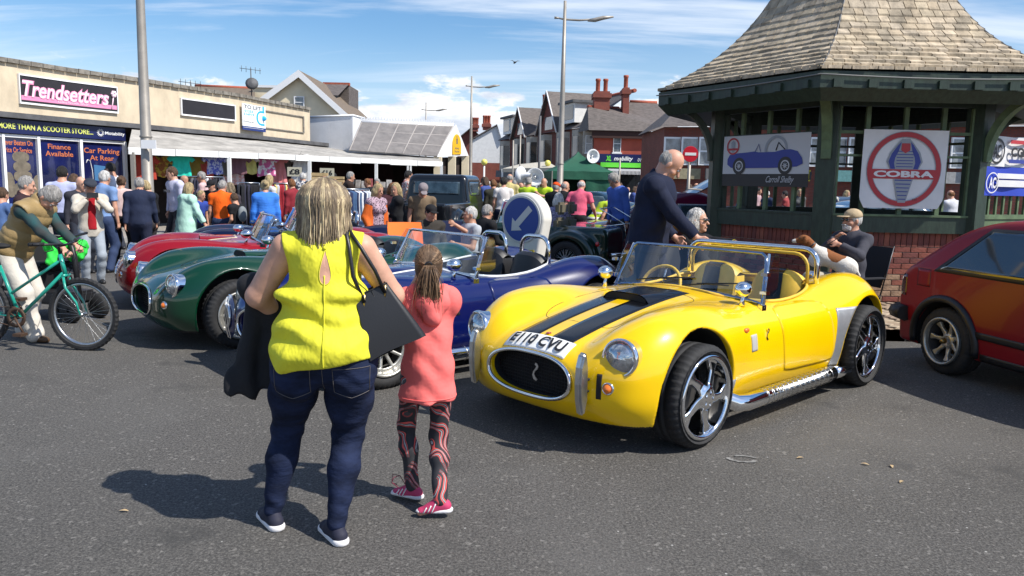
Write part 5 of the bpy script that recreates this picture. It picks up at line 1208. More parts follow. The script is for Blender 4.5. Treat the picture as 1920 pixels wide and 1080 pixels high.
for k in range(6): mb.tube([RF(k,s_,0,.02) for s_ in np.linspace(0,2.6,20)],.013,5)
wpart(mb,'hip_flashing',MAT('lead',(.12,.12,.12),.6,.3),pav)
mb=MB(); mb.box((-.9,-.06,-.04),(.9,.3,0),Matrix.Translation((PVC.x-.3,PVC.y+.9,.58))); wpart(mb,'bench',GRN,pav)
# ---- pavement round the shelter
PAVR=[MAT('paver_%d'%i,c,.9,var=.25,vs=8,bump=.4,bs=40) for i,c in enumerate(((.40,.31,.21),(.34,.25,.17),(.44,.35,.25),(.30,.22,.16)))]
ps=EMP('pavement',(0,0,0)); TAG(ps,kind='structure')
poly=[Vector((1.75,8.7)),Vector((3.3,8.35)),Vector((12,8.35)),Vector((12,17)),Vector((1.2,17))]
mb=MB(); mb._add([(p.x,p.y,.088) for p in poly],[(0,1,2,3,4)]); mb.build('bedding',MAT('sand_joint',(.16,.13,.09),.95,var=.3,vs=9),ps)
mb=MB()
for a,b in zip(poly[-1:]+poly[:1],poly[:2]+[poly[2]]): pass
for a,b in ((poly[4],poly[0]),(poly[0],poly[1]),(poly[1],poly[2])):
    d=(b-a); n=max(1,int(d.length/.9)); d/=n; u=d.normalized(); w=Vector((-u.y,u.x))*.13
    for i in range(n):
        q0=a+d*i; q1=a+d*(i+.985); P=[q0-w,q1-w,q1,q0]; P=[(p.x,p.y) for p in P]; 
        mb._add([(x,y,0) for x,y in P]+[(x,y,.105) for x,y in P],[(4,5,6,7),(7,6,5,4),(0,1,5,4),(4,5,1,0),(1,2,6,5),(2,3,7,6),(3,0,4,7)])
TAG(mb.build('kerb',KERB),kind='structure')
mb=MB(); mb.box((-.098,-.048,0),(.098,.048,.016)); pvh=mb.mesh('paver'); bm=bmesh.new(); bm.from_mesh(pvh); bmesh.ops.bevel(bm,geom=bm.edges[:],offset=.004,segments=1,affect='EDGES'); bm.to_mesh(pvh); bm.free()
cnt=0; cand=[]
for i in range(0,60):
    for j in range(0,40):
        for h in (0,1):
            # 45 degree herringbone
            bx=i*.2+(j*.1)%.2*0; X=(i*.2)+( .1*j if h==0 else .1*j); 
ux=Vector((math.cos(rad(45)),math.sin(rad(45)))); uy=Vector((-ux.y,ux.x))
for i in range(-40,60):
    for j in range(-40,60):
        m_=(i-j)%4
        if m_==0: c=ux*(i*.1+.05+.05)+uy*(j*.1+.05); ang=rad(45)
        elif m_==2: c=ux*(i*.1+.05)+uy*(j*.1+.05+.05); ang=rad(135)
        else: continue
        c=c+Vector((4.3,9.2))
        if not(8.45<c.y<11.5 and 3.15<c.x<7.0): continue
        v=Vector((c.x-PVC.x,c.y-PVC.y)); 
        if c.y>PVC.y-PR*.866-.02 and abs(v.x)<2: continue
        cand.append((c.length,c,ang))
cand.sort(key=lambda t:t[0])
for q,c,ang in cand[:290]:
    LINK('paver',pvh,[PAVR[RS.randint(4)]],ps,(c.x,c.y,.090+RS.rand()*.003),(RS.uniform(-.01,.01),RS.uniform(-.01,.01),ang),objmat=True)
rest=MB()
for q,c,ang in cand[290:]:
    rest.cur=RS.randint(4); rest.box((-.098,-.048,0),(.098,.048,.017),Matrix.Translation((c.x,c.y,.09))@Matrix.Rotation(ang,4,'Z'))
TAG(rest.build('pavers',PAVR,ps),kind='stuff')
# ---- banners hanging on the shelter
VINYL=MAT('white_vinyl',(.70,.69,.70),.5,var=.1,vs=2); BRED=MAT('banner_red',(.42,.025,.035),.5); BBLU=MAT('banner_blue',(.03,.045,.26),.5); BGRY=MAT('banner_grey',(.28,.30,.34),.5); BBLK=MAT('banner_black',(.02,.018,.018),.5); BPALE=MAT('banner_pale',(.50,.50,.52),.5)
def FM(k,t,z,o=.09):
    a,b=HX(k,PR),HX((k+1)%6,PR); d=(b-a); n=Vector((d.y,-d.x,0)).normalized(); q=a+d*t+n*o; return FRAME(Vector((q.x,q.y,z)),d,(0,0,1))
def ringp(r0,r1,n=40): 
    mb=MB(); vs=[];
    return [(r0,r1,n)]
def annulus(mb,M_,cx,cy,r0,r1,z,n=44,th=.002):
    b=len(mb.v)
    for k in range(n):
        a=2*PI*k/n
        for r in (r0,r1): mb.v.append(tuple(M_@Vector((cx+r*math.cos(a),cy+r*math.sin(a),z))))
    mb._addidx(b,[(2*k,2*k+1,(2*((k+1)%n))+1,2*((k+1)%n)) for k in range(n)],False)
def poly2(mb,M_,pts,z): mb._add([M_@Vector((x,y,z)) for x,y in pts],[tuple(range(len(pts)))])
def sheet(mb,M_,corners,z=0,n=16,sag=.02,th=.004):
    a,b,c,d=[Vector(q) for q in corners]
    def f(u,v):
        p=a.lerp(b,u).lerp(d.lerp(c,u),v); return M_@Vector((p.x,p.y,z+sag*math.sin(u*9+v*3)*.25))
    mb.grid(f,n,n)
# main round badge banner on the front panel
b1=EMP('club_banner',FM(0,.5,2.3)@Vector((0,0,0)),0,'square white vinyl banner with red ring and blue snake on the front of the shelter','banner')
M_=FM(0,.49,1.90); Wb=.56; Hb=.515
mb=MB(); mb.grid(lambda u,v:M_@Vector(((-Wb+2*Wb*u)*(1+.0*v)*(1 if v>.12 else .88+v),-Hb+2*Hb*v,.004*math.sin(u*8))),20,20); mb.grid(lambda u,v:M_@Vector(((Wb-2*Wb*u)*(1 if v>.12 else .88+v),-Hb+2*Hb*v,.004*math.sin((1-u)*8)-.006)),20,20); wpart(mb,'sheet',VINYL,b1)
mb=MB(); annulus(mb,M_,0,0,.425,.490,.010); poly2(mb,M_,[(-.46,-.125),(.46,-.125),(.46,.0),(-.46,.0)],.0125); wpart(mb,'red_ring',BRED,b1)
mb=MB(); annulus(mb,M_,0,0,.49,.498,.009); annulus(mb,M_,0,0,.416,.424,.009); wpart(mb,'ring_outline',BGRY,b1)
mb=MB(); poly2(mb,M_,[(-.05,-.44),(.05,-.44),(.13,-.13),(-.13,-.13)],.011); poly2(mb,M_,[(-.19,.0),(.19,.0),(.24,.10),(.20,.22),(.12,.32),(.05,.40),(-.05,.40),(-.12,.32),(-.20,.22),(-.24,.10)],.011); wpart(mb,'snake_grey',BGRY,b1)
mb=MB(); 
for sx_ in (-1,1): P=[(.12,.005),(.18,.005),(.215,.10),(.18,.20),(.10,.32),(.06,.36),(.09,.24),(.13,.15),(.14,.08)]; P=[(x*sx_,y) for x,y in P]; poly2(mb,M_,P if sx_>0 else P[::-1],.013)
for i in range(6): poly2(mb,M_,[(-.05-.012*i,-.40+.05*i),(.05+.012*i,-.40+.05*i),(.05+.012*i,-.388+.05*i),(-.05-.012*i,-.388+.05*i)],.013)
for i in range(6): poly2(mb,M_,[(-.11,.03+.04*i),(.11,.03+.04*i),(.11,.04+.04*i),(-.11,.04+.04*i)],.013)
wpart(mb,'snake_blue',BBLU,b1)
mb=MB(); poly2(mb,M_,[(-.06,.25),(.0,.21),(.06,.25),(.055,.34),(-.055,.34)],.0145); wpart(mb,'snake_face',BRED,b1)
wtext(FITTEXT('COBRA',.80,.085,M_@Matrix.Translation((0,-.062,.0145)),VINYL,None,'lettering',bold=.045,ext=.0005),b1)
wtext(FITTEXT('TM',.06,.03,M_@Matrix.Translation((.17,-.40,.010)),BBLK,None,'small_lettering',ext=.0005),b1)
# wide car banner on the left panel
b2=EMP('car_picture_banner',FM(5,.5,2.0)@Vector((0,0,0)),0,'wide banner picturing a blue open sports car, tied to the shelter left panel','banner')
M_=FM(5,.50,1.98); W2=.80
mb=MB(); mb.grid(lambda u,v:M_@Vector((-W2+2*W2*u,-.16+.56*v,.004*math.sin(u*10))),12,4); wpart(mb,'sheet',BPALE,b2)
mb=MB(); mb.grid(lambda u,v:M_@Vector((-W2+2*W2*u,-.34+.18*v,.004*math.sin(u*10))),12,4); 
mb.grid(lambda u,v:M_@Vector((W2-2*W2*u,-.34+.74*v,-.006)),12,4)
wpart(mb,'dark_band',BBLK,b2)
CARP=[(-.70,-.02),(-.70,.06),(-.66,.12),(-.5,.145),(-.30,.155),(-.18,.165),(-.1,.15),(.2,.15),(.33,.175),(.48,.18),(.6,.15),(.68,.06),(.70,-.02),(.60,-.06),(.2,-.075),(-.3,-.075),(-.62,-.07)]
mb=MB(); poly2(mb,M_,CARP[::-1],.010); mb.tube([M_@Vector(p) for p in ((-.16,.16,.01),(-.10,.27,.01),(-.06,.16,.01))],.005,4); wpart(mb,'car_picture',BBLU,b2)
mb=MB(); 
mb.tube([M_@Vector(p) for p in ((.22,.17,.01),(.26,.28,.01),(.38,.18,.01))],.008,4)
wpart(mb,'roll_bar_picture',BBLK,b2)
for x in (-.46,.40): mb=MB(); annulus(mb,M_,x,-.045,.0,.125,.012); wpart(mb,'wheel_picture',BBLK,b2)
mb=MB()
for x in (-.46,.40): annulus(mb,M_,x,-.045,.06,.078,.014); 
for x in (-.46,.40):
    for q in range(8): a=q*PI/4; poly2(mb,M_,[(x+.01*math.cos(a+1.57),-.045+.01*math.sin(a+1.57)),(x+.01*math.cos(a-1.57),-.045+.01*math.sin(a-1.57)),(x+.06*math.cos(a),-.045+.06*math.sin(a))],.0142)
wpart(mb,'rim_picture',BPALE,b2)
mb=MB(); annulus(mb,M_,-.60,.25,.10,.125,.011); poly2(mb,M_,[(-.72,.19),(-.48,.19),(-.48,.22),(-.72,.22)],.012); wpart(mb,'red_ring',BRED,b2)
mb=MB(); poly2(mb,M_,[(-.62,.16),(-.58,.16),(-.56,.30),(-.60,.34),(-.64,.30)],.0115); annulus(mb,M_,.22,.17,.17,.21,.0095); wpart(mb,'snake_grey',BGRY,b2)
wtext(FITTEXT('Carroll Shelby',.50,.12,M_@Matrix.Translation((.32,-.25,.010)),BPALE,None,'signature',shear=.5,ext=.0005),b2)
# club flags on the right panel
b3=EMP('club_flag',FM(1,.4,1.9)@Vector((0,0,0)),0,'white and blue club flag with round monograms at the right edge of the picture','flag')
fa=Vector((6.22,10.42,0)); fb=Vector((7.6,11.15,0)); M_=FRAME(Vector((6.22,10.42,1.95))+(fb-fa).normalized()*.80,(fb-fa),(0,0,1))
mb=MB(); mb.grid(lambda u,v:M_@Vector((-.72+1.5*u,.02+.40*v,.02*math.sin(u*12))),16,4); wpart(mb,'white_cloth',VINYL,b3)
mb=MB(); mb.grid(lambda u,v:M_@Vector((-.76+1.5*u,-.37+.385*v,.02*math.sin(u*12+1))),16,4); mb.grid(lambda u,v:M_@Vector((.78-1.5*u,-.37+.79*v,-.02)),4,4); wpart(mb,'blue_cloth',MAT('flag_blue',(.02,.05,.42),.6),b3)
mb=MB(); mb.grid(lambda u,v:M_@Vector((-.5+1.2*u,-.25+.09*v,.03)),8,2); mb.grid(lambda u,v:M_@Vector((-.5+1.2*u,-.14+.07*v,.03)),8,2); annulus(mb,M_,-.6,-.2,.125,.14,.034);wpart(mb,'white_stripe',VINYL,b3)
mb=MB(); annulus(mb,M_,-.56,.22,.14,.17,.034); wpart(mb,'monogram_ring',BBLK,b3)
wtext(FITTEXT('AC',.17,.18,M_@Matrix.Translation((-.56,.22,.034)),BBLK,None,'monogram',bold=.03,ext=.0005),b3)
wtext(FITTEXT('AC',.15,.15,M_@Matrix.Translation((-.60,-.2,.036)),VINYL,None,'monogram',bold=.03,ext=.0005),b3)
wtext(FITTEXT('COBRA',.70,.13,M_@Matrix.Translation((.10,.22,.034)),BBLK,None,'lettering',bold=.05,ext=.0005),b3)
mb=MB(); mb.grid(lambda u,v:M_@Vector((-.28+.9*u,.33+.05*v,.034)),4,1); wpart(mb,'red_stripe',BRED,b3)
mb=MB(); mb.grid(lambda u,v:M_@Vector((-.28+.9*u,.07+.05*v,.034)),4,1); wpart(mb,'blue_stripe',BBLU,b3)
# low slatted rail reaching right from the front corner
fd_=(fb-fa).normalized(); fn_=Vector((fd_.y,-fd_.x,0))
rl_=EMP('shelter_rail',fa+Vector((0,0,0)),0,'pale green slatted rail running right from the shelter front corner above the red car','railing')
def rb(a,b,z0,z1,w=.03): 
    mb=MB(); M2=FRAME(fa+fn_*-.05,fd_,(0,0,1)); mb.box((a,z0,-w),(b,z1,w),M2); return mb
for z0,z1,w in ((1.26,1.32,.05),(1.10,1.26,.03),(1.74,1.78,.03)): wpart(rb(0,2.2,z0,z1,w),'rail',GRNL,rl_)
for i in range(12): wpart(rb(.10+.17*i,.135+.17*i,1.32,1.74,.015),'baluster',GRNL,rl_)
# ================================================================ RED HATCHBACK
def hatch():
    # x forward, y left; rear axle at x=-1.24, front 1.24 ; overall 4.0 x 1.68 x 1.41
    top=spl([(2.0,.62),(1.9,.74),(1.6,.84),(1.1,.90),(.82,.93),(.25,1.33),(-.1,1.39),(-.6,1.405),(-1.0,1.375),(-1.3,1.27),(-1.55,1.11),(-1.80,.94),(-1.88,.86),(-1.97,.70)])
    def F(x,y,z):
        ay=np.abs(y); zt=top(x); hw=.835-.05*np.clip((x-1.2)/.8,0,1)**2-.045*np.clip((-x-1.3)/.7,0,1)**2
        tum=np.where(z>.92,(z-.92)*.40,0)+np.where(z<.5,(.5-z)*.10,0)
        f=smax((z-zt-(.0))*.72+.05*(ay/.8)**4,ay-hw+tum,.06); f=smax(f,x-1.98,.08); f=smax(f,-(x+1.86)+.35*np.maximum(z-.80,0),.07); f=smax(f,.20-z,.05)
        for wx in (1.24,-1.24):
            r=np.sqrt((x-wx)**2+(z-.30)**2)-.35; f=smax(f,-smax(r,.45-ay,.02),.015)
        return f
    def M(x,y,z): 
        m=np.zeros(len(x),int); r=np.minimum(np.hypot(x-1.24,z-.3),np.hypot(x+1.24,z-.3)); m[(r<.352)&(np.abs(y)<.80)]=1; return m
    me=IMPL('hatchback_body',F,(-2.06,-.92,.14),(2.06,.92,1.46),.014,matf=M); return me,F
HB,HF=hatch()
REDM=MAT('car_red',(.20,.006,.012),.34,coat=.14,spec=.3)
def red_hatch():
    e=EMP('hatchback',(4.88,5.70,0),rad(-78),'glossy red three-door hatchback cropped by the right edge, rear end towards the yellow car','car')
    LINK('body',HB,[REDM,BLKMAT],e,objmat=True); FR=HF
    def sp(name,fn,nu,nv,s,mat,out=.004,par=e):
        me=patch(name,lambda u,v:(fn(u,v)[0],s*1.3,fn(u,v)[1]),nu,nv,(0,-s,0),out,FR); return LINK(name,me,mat,par)
    SGL=MAT('tinted_window',(.018,.028,.036),.04,coat=1,spec=.9)
    for s in (-1,1):
        def win(u,v,x0,x1,xt0,xt1,z0=.93,z1=1.285): 
            a=x0+(x1-x0)*u; b=xt0+(xt1-xt0)*u; return a+(b-a)*v,z0+(z1-z0)*v
        sp('window_rubber',lambda u,v:win(u,v,-1.40,-.28,-.95,-.28,.905,1.31),24,10,s,BLACK,.004)
        sp('side_window',lambda u,v:win(u,v,-1.32,-.32,-.93,-.32,.93,1.285),24,10,s,SGL,.008)
        sp('window_rubber',lambda u,v:win(u,v,-.22,.86,-.22,.28,.905,1.325),24,10,s,BLACK,.004)
        sp('door_window',lambda u,v:win(u,v,-.19,.80,-.19,.27,.93,1.30),24,10,s,SGL,.008)
        sp('door_gap',lambda u,v:(-.285+.008*u,.30+.95*v),1,20,s,BLACK,.001)
        sp('side_moulding',lambda u,v:(-.86+1.75*u,.40+.055*v),20,3,s,BLACK,.014)
        if True:
            sp('fuel_flap_gap',lambda u,v:(-1.60+.17*u,.755+.16*v),6,6,s,BLACK,.0008); sp('fuel_flap',lambda u,v:(-1.594+.158*u,.761+.148*v),6,6,s,REDM,.002)
        # arch lip
        for wx in (-1.24,1.24):
            pts=[(wx+.375*math.cos(t),s*1.3,.30+.375*math.sin(t)) for t in np.linspace(-.18,PI+.18,26)]
            mb=MB(); mb.tube(path_on_h(pts,(0,-s,0),FR),.036,6); mb.build('arch_trim',BLACK,e)
            w=wheel(e,wx,s*.715,.30,'seven',ALLOY,TYRE_S,s)
        sp('sill_trim',lambda u,v:(-.82+1.66*u,.215+.06*v),16,3,s,BLACK,.006)
        mb=MB(); mb.box((-1.855,s*.60-.14,.62),(-1.835,s*.60+.14,.85)); l=mb.build('tail_lamp',MAT('smoked_lamp',(.06,.008,.01),.15,coat=1),e)
        sp('tail_lamp_side',lambda u,v:(-1.81+.07*u,.64+.2*v),4,6,s,MC['smoked_lamp'],.004)
    mb=MB(); P=[]
    for y in np.linspace(-.80,.80,17): P.append((-1.87-.04*(1-(abs(y)/.8)**4),y,.475))
    P=[(-1.70,-.845,.475)]+P+[(-1.70,.845,.475)]; mb.tube(P,[.075]*len(P),8,flat=(0,0,1)); mb.build('bumper',BLACK,e)
    me=patch('rear_window',lambda u,v:(-2.3,-.56+1.12*u,.97+.30*v),12,8,(1,0,0),.006,FR); LINK('rear_window',me,SGL,e)
    me=patch('windscreen',lambda u,v:(2.3,-.60+1.2*u-.0,.96+.34*v),12,8,(-1,0,0),.006,FR); LINK('windscreen',me,SGL,e)
    mb=MB(); mb.tube([(-1.28,-.52,1.27),(-1.31,-.48,1.285),(-1.31,.48,1.285),(-1.28,.52,1.27)],.02,6); mb.build('spoiler',BLACK,e)
    return e
def path_on_h(pts,d,F):
    a=np.array(pts,np.float32); Q,g=proj(a[:,0],a[:,1],a[:,2],d,0,F); return [tuple(q) for q in Q]
red_hatch()
# ================================================================ PEOPLE
def SKIN(i=0): 
    c=[(.52,.27,.18),(.60,.33,.23),(.45,.23,.15),(.56,.30,.21)][i%4]
    return MAT('skin_%d'%(i%4),c,.5,var=.15,vs=12,spec=.35,bump=.08,bs=60)
HAIRC={'grey':(.36,.34,.32),'white':(.62,.60,.57),'blond':(.44,.33,.17),'brown':(.10,.055,.03),'dark':(.02,.016,.013),'ginger':(.22,.09,.03),'ash':(.26,.20,.13)}
def HAIRM(k): 
    c=HAIRC[k]; return MAT('hair_'+k,c,.55,var=.45,vs=16,bump=1.0,bs=55,bd=.02,stretch=(3,3,.35),det=8,spec=.4)
SHOEM={'black':MAT('shoe_black',(.015,.015,.016),.5),'white':MAT('shoe_white',(.6,.6,.6),.6),'navy':MAT('shoe_navy',(.015,.016,.035),.75,var=.2,vs=40),'brown':MAT('shoe_brown',(.10,.05,.02),.5),'pink':MAT('shoe_pink',(.50,.04,.12),.7)}
def V3(*a): return np.array(a,float)
def ikj(a,t,l1,l2,hint):
    a=np.array(a,float);t=np.array(t,float); d=t-a; L=np.linalg.norm(d); L2=min(L,(l1+l2)*.995); t=a+d/L*L2; d=d/L
    x=(l1*l1-l2*l2+L2*L2)/(2*L2); h=math.sqrt(max(l1*l1-x*x,0)); hint=np.array(hint,float); hint=hint-d*(hint@d); hint/=max(np.linalg.norm(hint),1e-6)
    return a+d*x+hint*h,t
def rotm(axis,deg):
    return np.array(Matrix.Rotation(rad(deg),3,axis))
def person(pos,face,H=1.72,pose=None,sex='m',girth=1.,hair=('grey','short'),top=('tee',(.3,.3,.3)),legs=('trousers',(.03,.035,.05)),shoes='black',skin=0,cap=None,glasses=None,res=None,label='person',group=None,z0=0.,extra=None,mats=None,share=None,Lf_=None):
    """pos (x,y) ground point; face degrees of the facing direction in plan (0=+x,90=+y)"""
    P=dict(lean=4,side=0,yaw=0,nod=8,lh=None,rh=None,lf=None,rf=None,sit=None,twist=0,le=None,re=None,hands='curl')
    P.update(pose or {})
    dist=math.hypot(pos[0],pos[1]); h=res or (.0075 if dist<9 else .011 if dist<13 else .014 if dist<20 else .02)
    s=H/1.72; g=girth
    root=EMP('person',(pos[0],pos[1],z0),rad(face-90),label,'person',group)
    # skeleton, metres, +y forward, +x right
    hipz=(.90 if P['sit'] is None else P['sit'])*s; pel=V3(0,P.get('py',0),hipz)
    Rl=rotm('X',-P['lean'])@rotm('Y',P['side'])
    def up(v): return pel+Rl@(V3(*v)*s)
    sw=(.185 if sex=='m' else .16)*(1+.10*(g-1))*P.get('sw',1); Rt=rotm('Z',P['twist'])
    chest=up((0,0,.36)); neck=up((0,-.01,.545)); shL=up(tuple(Rt@V3(-sw,0,.485)));shR=up(tuple(Rt@V3(sw,0,.485)))
    Rh=Rl@rotm('Z',P['yaw'])@rotm('X',-P['nod'])
    hc=neck+Rl@(V3(0,.015,.075)*s)+ (Rh@(V3(0,.025,.085+P.get('hd',0))*s))   # head centre
    ua,fa=.285*s,.245*s; th,shk=.43*s,.42*s
    hw=.095*s*(1 if sex=='m' else 1.05); hipL=pel+V3(-hw,0,-.02*s); hipR=pel+V3(hw,0,-.02*s)
    def hand(t,sh,sd):
        if t is None: t=(sd*(.25+.06*(g-1))*1.0,.06,.80)
        t=V3(*t)*s; hint=P['le'] if sd<0 else P['re']
        hint=hint or (sd*.5,-1,-.35); return ikj(sh,t,ua,fa,hint)
    eL,wL=hand(P['lh'],shL,-1); eR,wR=hand(P['rh'],shR,1)
    def foot(t,hp,sd):
        if t is None: t=(sd*.11,-.02 if P['sit'] is None else .45,0)
        a=V3(t[0],t[1],t[2]+.075)*s; k,a=ikj(hp,a,th,shk,(sd*.12,1,.25 if P['sit'] is not None else 0)); return k,a
    kL,aL=foot(P['lf'],hipL,-1); kR,aR=foot(P['rf'],hipR,1)
    allp=np.array([pel,chest,neck,hc,eL,wL,eR,wR,kL,aL,kR,aR,shL,shR]); lo=allp.min(0)-.30*s; hi=allp.max(0)+.30*s; lo[2]=min(lo[2],-.04)
    lo[:2]-=.03
    def grid(hh=h,l=lo,u=hi): return SD(l,u,hh)
    out={}
    # ---------- body
    B=grid()
    f_=Rl@V3(0,1,0)
    B.ell(hc+Rh@(V3(0,-.012,.025)*s),V3(.076,.095,.098)*s,.02,R=Rh)              # cranium
    B.ell(hc+Rh@(V3(0,.022,-.045)*s),V3(.056,.066,.075)*s,.03,R=Rh)              # face and jaw
    B.ell(hc+Rh@(V3(0,.070,-.100)*s),V3(.026,.020,.018)*s,.02,R=Rh)              # chin
    B.cone(hc+Rh@(V3(0,.088,-.0)*s),hc+Rh@(V3(0,.110,-.034)*s),.008*s,.014*s,.012) # nose
    if h<.012:
        B.cone(hc+Rh@(V3(-.035,.080,.020)*s),hc+Rh@(V3(.035,.080,.020)*s),.009*s,.009*s,.015)
        for sx in (-1,1): B.ell(hc+Rh@(V3(sx*.030,.094,.002)*s),V3(.014,.010,.009)*s,.012,R=Rh,op='s'); B.ell(hc+Rh@(V3(sx*.042,.055,-.035)*s),V3(.022,.022,.018)*s,.02,R=Rh)
        B.ell(hc+Rh@(V3(0,.088,-.062)*s),V3(.024,.012,.006)*s,.006,R=Rh); B.ell(hc+Rh@(V3(0,.087,-.075)*s),V3(.019,.011,.006)*s,.006,R=Rh)
    for sx in (-1,1): B.ell(hc+Rh@(V3(sx*.079,-.008,-.012)*s),V3(.010,.020,.031)*s,.006,R=Rh)
    nr=(.060 if sex=='m' else .050)*s*(.9+.1*g); B.cone(hc+Rh@(V3(0,-.022,-.05)*s),neck+V3(0,0,-.03)*s,nr*.97,nr*1.15,.03)
    Rb=Rl@Rt
    def torso(S,t,gg=g,k=.05,hem=None,low=True,belly=None):
        S.ell(up((0,.0,.40)),V3((.165 if sex=='m' else .145)*(.7+.3*gg)+t,.105*gg+t,.20+t*.5)*s,k,R=Rb)
        S.ell(up((0,.0,.20)),V3((.148 if sex=='m' else .130)*gg+t,.100*gg+t,.17)*s,k,R=Rl)
        if low: S.ell(up((0,-.005,.02)),V3((.158 if sex=='m' else .170)*(.4+.6*gg)+t,.112*(.4+.6*gg)+t,.14)*s,k,R=Rl)
        S.cone(shL,shR,.052*s+t*.8,.052*s+t*.8,.05); S.cone(neck+V3(0,0,-.045)*s,shL,.045*s+t,.058*s+t,.04); S.cone(neck+V3(0,0,-.045)*s,shR,.045*s+t,.058*s+t,.04)
        if sex=='f' : 
            for sx in (-1,1): S.ell(up((sx*.075,.10*gg,.36)),V3(.062*gg+t,.05*gg+t,.062*gg+t)*s,.04,R=Rl)
        if (belly or P.get('belly')): bb=P.get('belly',0); S.ell(up((0,.07,.16)),V3(.13+t,.10+bb+t,.14)*s,.06,R=Rl)
    torso(B,-.012,g*.93 if g<1 else g*.95)
    def arm(S,sh,e,w,t,r0=.047,r1=.039,r2=.026,frac=None,cuff=True):
        q=(.55+.45*g)*P.get('armr',1); u1=(r0*q+t)*s; u2=(r1*q+t)*s; u3=(r2*(.8+.2*g)+t)*s
        if frac is None: S.cone(sh,e,u1,u2,.03); S.cone(e,w,u2,u3,.02)
        elif frac<=1: c=sh+(e-sh)*frac; S.cone(sh,c+(e-sh)*.15,u1,u1*.96,.03,cap=(c,e-sh))
        else:
            S.cone(sh,e,u1,u2,.03); c=e+(w-e)*(frac-1); S.cone(e,c+(w-e)*.1,u2,u3*1.05 if frac<1.9 else u3,.02,cap=(c,w-e))
    for sh,e,w in ((shL,eL,wL),(shR,eR,wR)): arm(B,sh,e,w,0)
    hd={}
    def mkhand(S,e,w,sd,mode):
        d=(w-e)/max(np.linalg.norm(w-e),1e-6); q=np.cross(d,V3(0,0,1) if abs(d[2])<.8 else V3(0,1,0)); 
        if mode.get('n') is not None: nrm=V3(*mode['n']); nrm=nrm-d*(nrm@d)
        else: nrm=V3(-sd,0,0)-d*(V3(-sd,0,0)@d)          # palm faces the body
        nrm/=max(np.linalg.norm(nrm),1e-6); sidev=np.cross(d,nrm); 
        if mode.get('thumb') is not None and V3(*mode['thumb'])@sidev<0: sidev=-sidev
        elif mode.get('thumb') is None and sidev@f_<0: sidev=-sidev
        dd=d if mode.get('d') is None else V3(*mode['d'])/np.linalg.norm(V3(*mode['d']))
        c=mode.get('curl',.55); hs=s*mode.get('sz',1)
        S.cone(w,w+dd*.075*hs,.024*hs,.034*hs,.012,fl=(nrm,1.9))
        for i in range(4):
            a=w+dd*(.078-.004*abs(i-1.3))*hs+sidev*(.030-.020*i)*hs; ln=(.072,.080,.075,.058)[i]*hs; r=.0085*hs
            a0=a-dd*.02*hs; m=a+(dd*math.cos(c*.8)+nrm*math.sin(c*.8))*ln*.5+sidev*.004*(1.5-i)*hs; e_=m+(dd*math.cos(c*2.0)+nrm*math.sin(c*2.0))*ln*.5
            S.cone(a0,a,r*1.15,r*1.05,.004); S.cone(a,m,r,r*.95,.003); S.cone(m,e_,r*.95,r*.75,.003)
        a=w+dd*.02*hs+sidev*.022*hs; m=a+(sidev*.75+dd*.65+nrm*.35*c)*.038*hs; e_=m+(sidev*(.35-.3*c)+dd*.85+nrm*.6*c)*.034*hs; S.cone(a,m,.013*hs,.011*hs,.008); S.cone(m,e_,.0105*hs,.0085*hs,.004)
    mkhand(B,eL,wL,-1,P.get('lhm',{})); mkhand(B,eR,wR,1,P.get('rhm',{}))
    gl=(.5+.5*g)
    def leg(S,hp,k,a,t,r0=.083,r1=.058,r2=.040,frac=None,kk=.03):
        fr_=(1.0 if sex=='m' else 1.06)
        if frac is None or frac>1.99:
            S.cone(hp,k,(r0*gl*fr_+t)*s,(r1*gl**.7+t)*s,.05); m=k+(a-k)*.35+Rl@V3(0,-.012,0)*s; S.cone(k,m,(r1*.95*gl**.7+t)*s,(.056*gl**.6+t)*s,.03); S.cone(m,a,(.056*gl**.6+t)*s,(r2+t)*s,.03)
        else:
            S.cone(hp,k,(r0*gl*fr_+t)*s,(r1*gl**.7+t)*s,.05) if frac>1 else S.cone(hp,hp+(k-hp)*(frac+.1),(r0*gl+t)*s,(r1*1.15*gl+t)*s,.05,cap=(hp+(k-hp)*frac,k-hp))
    for hp,k,a in ((hipL,kL,aL),(hipR,kR,aR)): leg(B,hp,k,a,-.010)
    # bare feet hidden in shoes
    def footdir(a,k,sd):
        fd=P.get('fdir'+('L' if sd<0 else 'R'),None); 
        if fd is None: fd=(sd*.18,1,0)
        fd=V3(*fd); return fd/np.linalg.norm(fd)
    fdL,fdR=footdir(aL,kL,-1),footdir(aR,kR,1)
    for a,fd in ((aL,fdL),(aR,fdR)): B.cone(a+V3(0,0,-.03)*s,a+fd*.13*s+V3(0,0,-.05)*s,.033*s,.022*s,.02)
    me=B.mesh('body'); LINK('body',me,SKIN(skin),root)
    # ---------- face details
    if dist<19 :
        mb=MB()
        for sx in (-1,1): c=hc+Rh@(V3(sx*.030,.079,.004)*s); mb.ball(c,.0125*s,8)
        LINK('eyes',mb.mesh('eyes'),MAT('eye_white',(.55,.52,.5),.3),root) if h<.009 else None
        mb=MB()
        for sx in (-1,1): c=hc+Rh@(V3(sx*.030,.088 if h<.009 else .086,.004)*s); mb.ball(c,(.0065 if h<.009 else .008)*s,6)
        LINK('pupils',mb.mesh('pupils'),BLACK,root)
        mb=MB(); mb.tube([hc+Rh@(V3(x,.094-abs(x)*.35,-.067)*s) for x in (-.022,0,.022)],.0042*s,5); LINK('mouth',mb.mesh('mouth'),MAT('lips',(.33,.10,.08),.5),root)
        mb=MB()
        for sx in (-1,1): mb.tube([hc+Rh@(V3(sx*x,.094-x*.28,.026+.003*(x<.03))*s) for x in (.014,.030,.046)],.004*s,5)
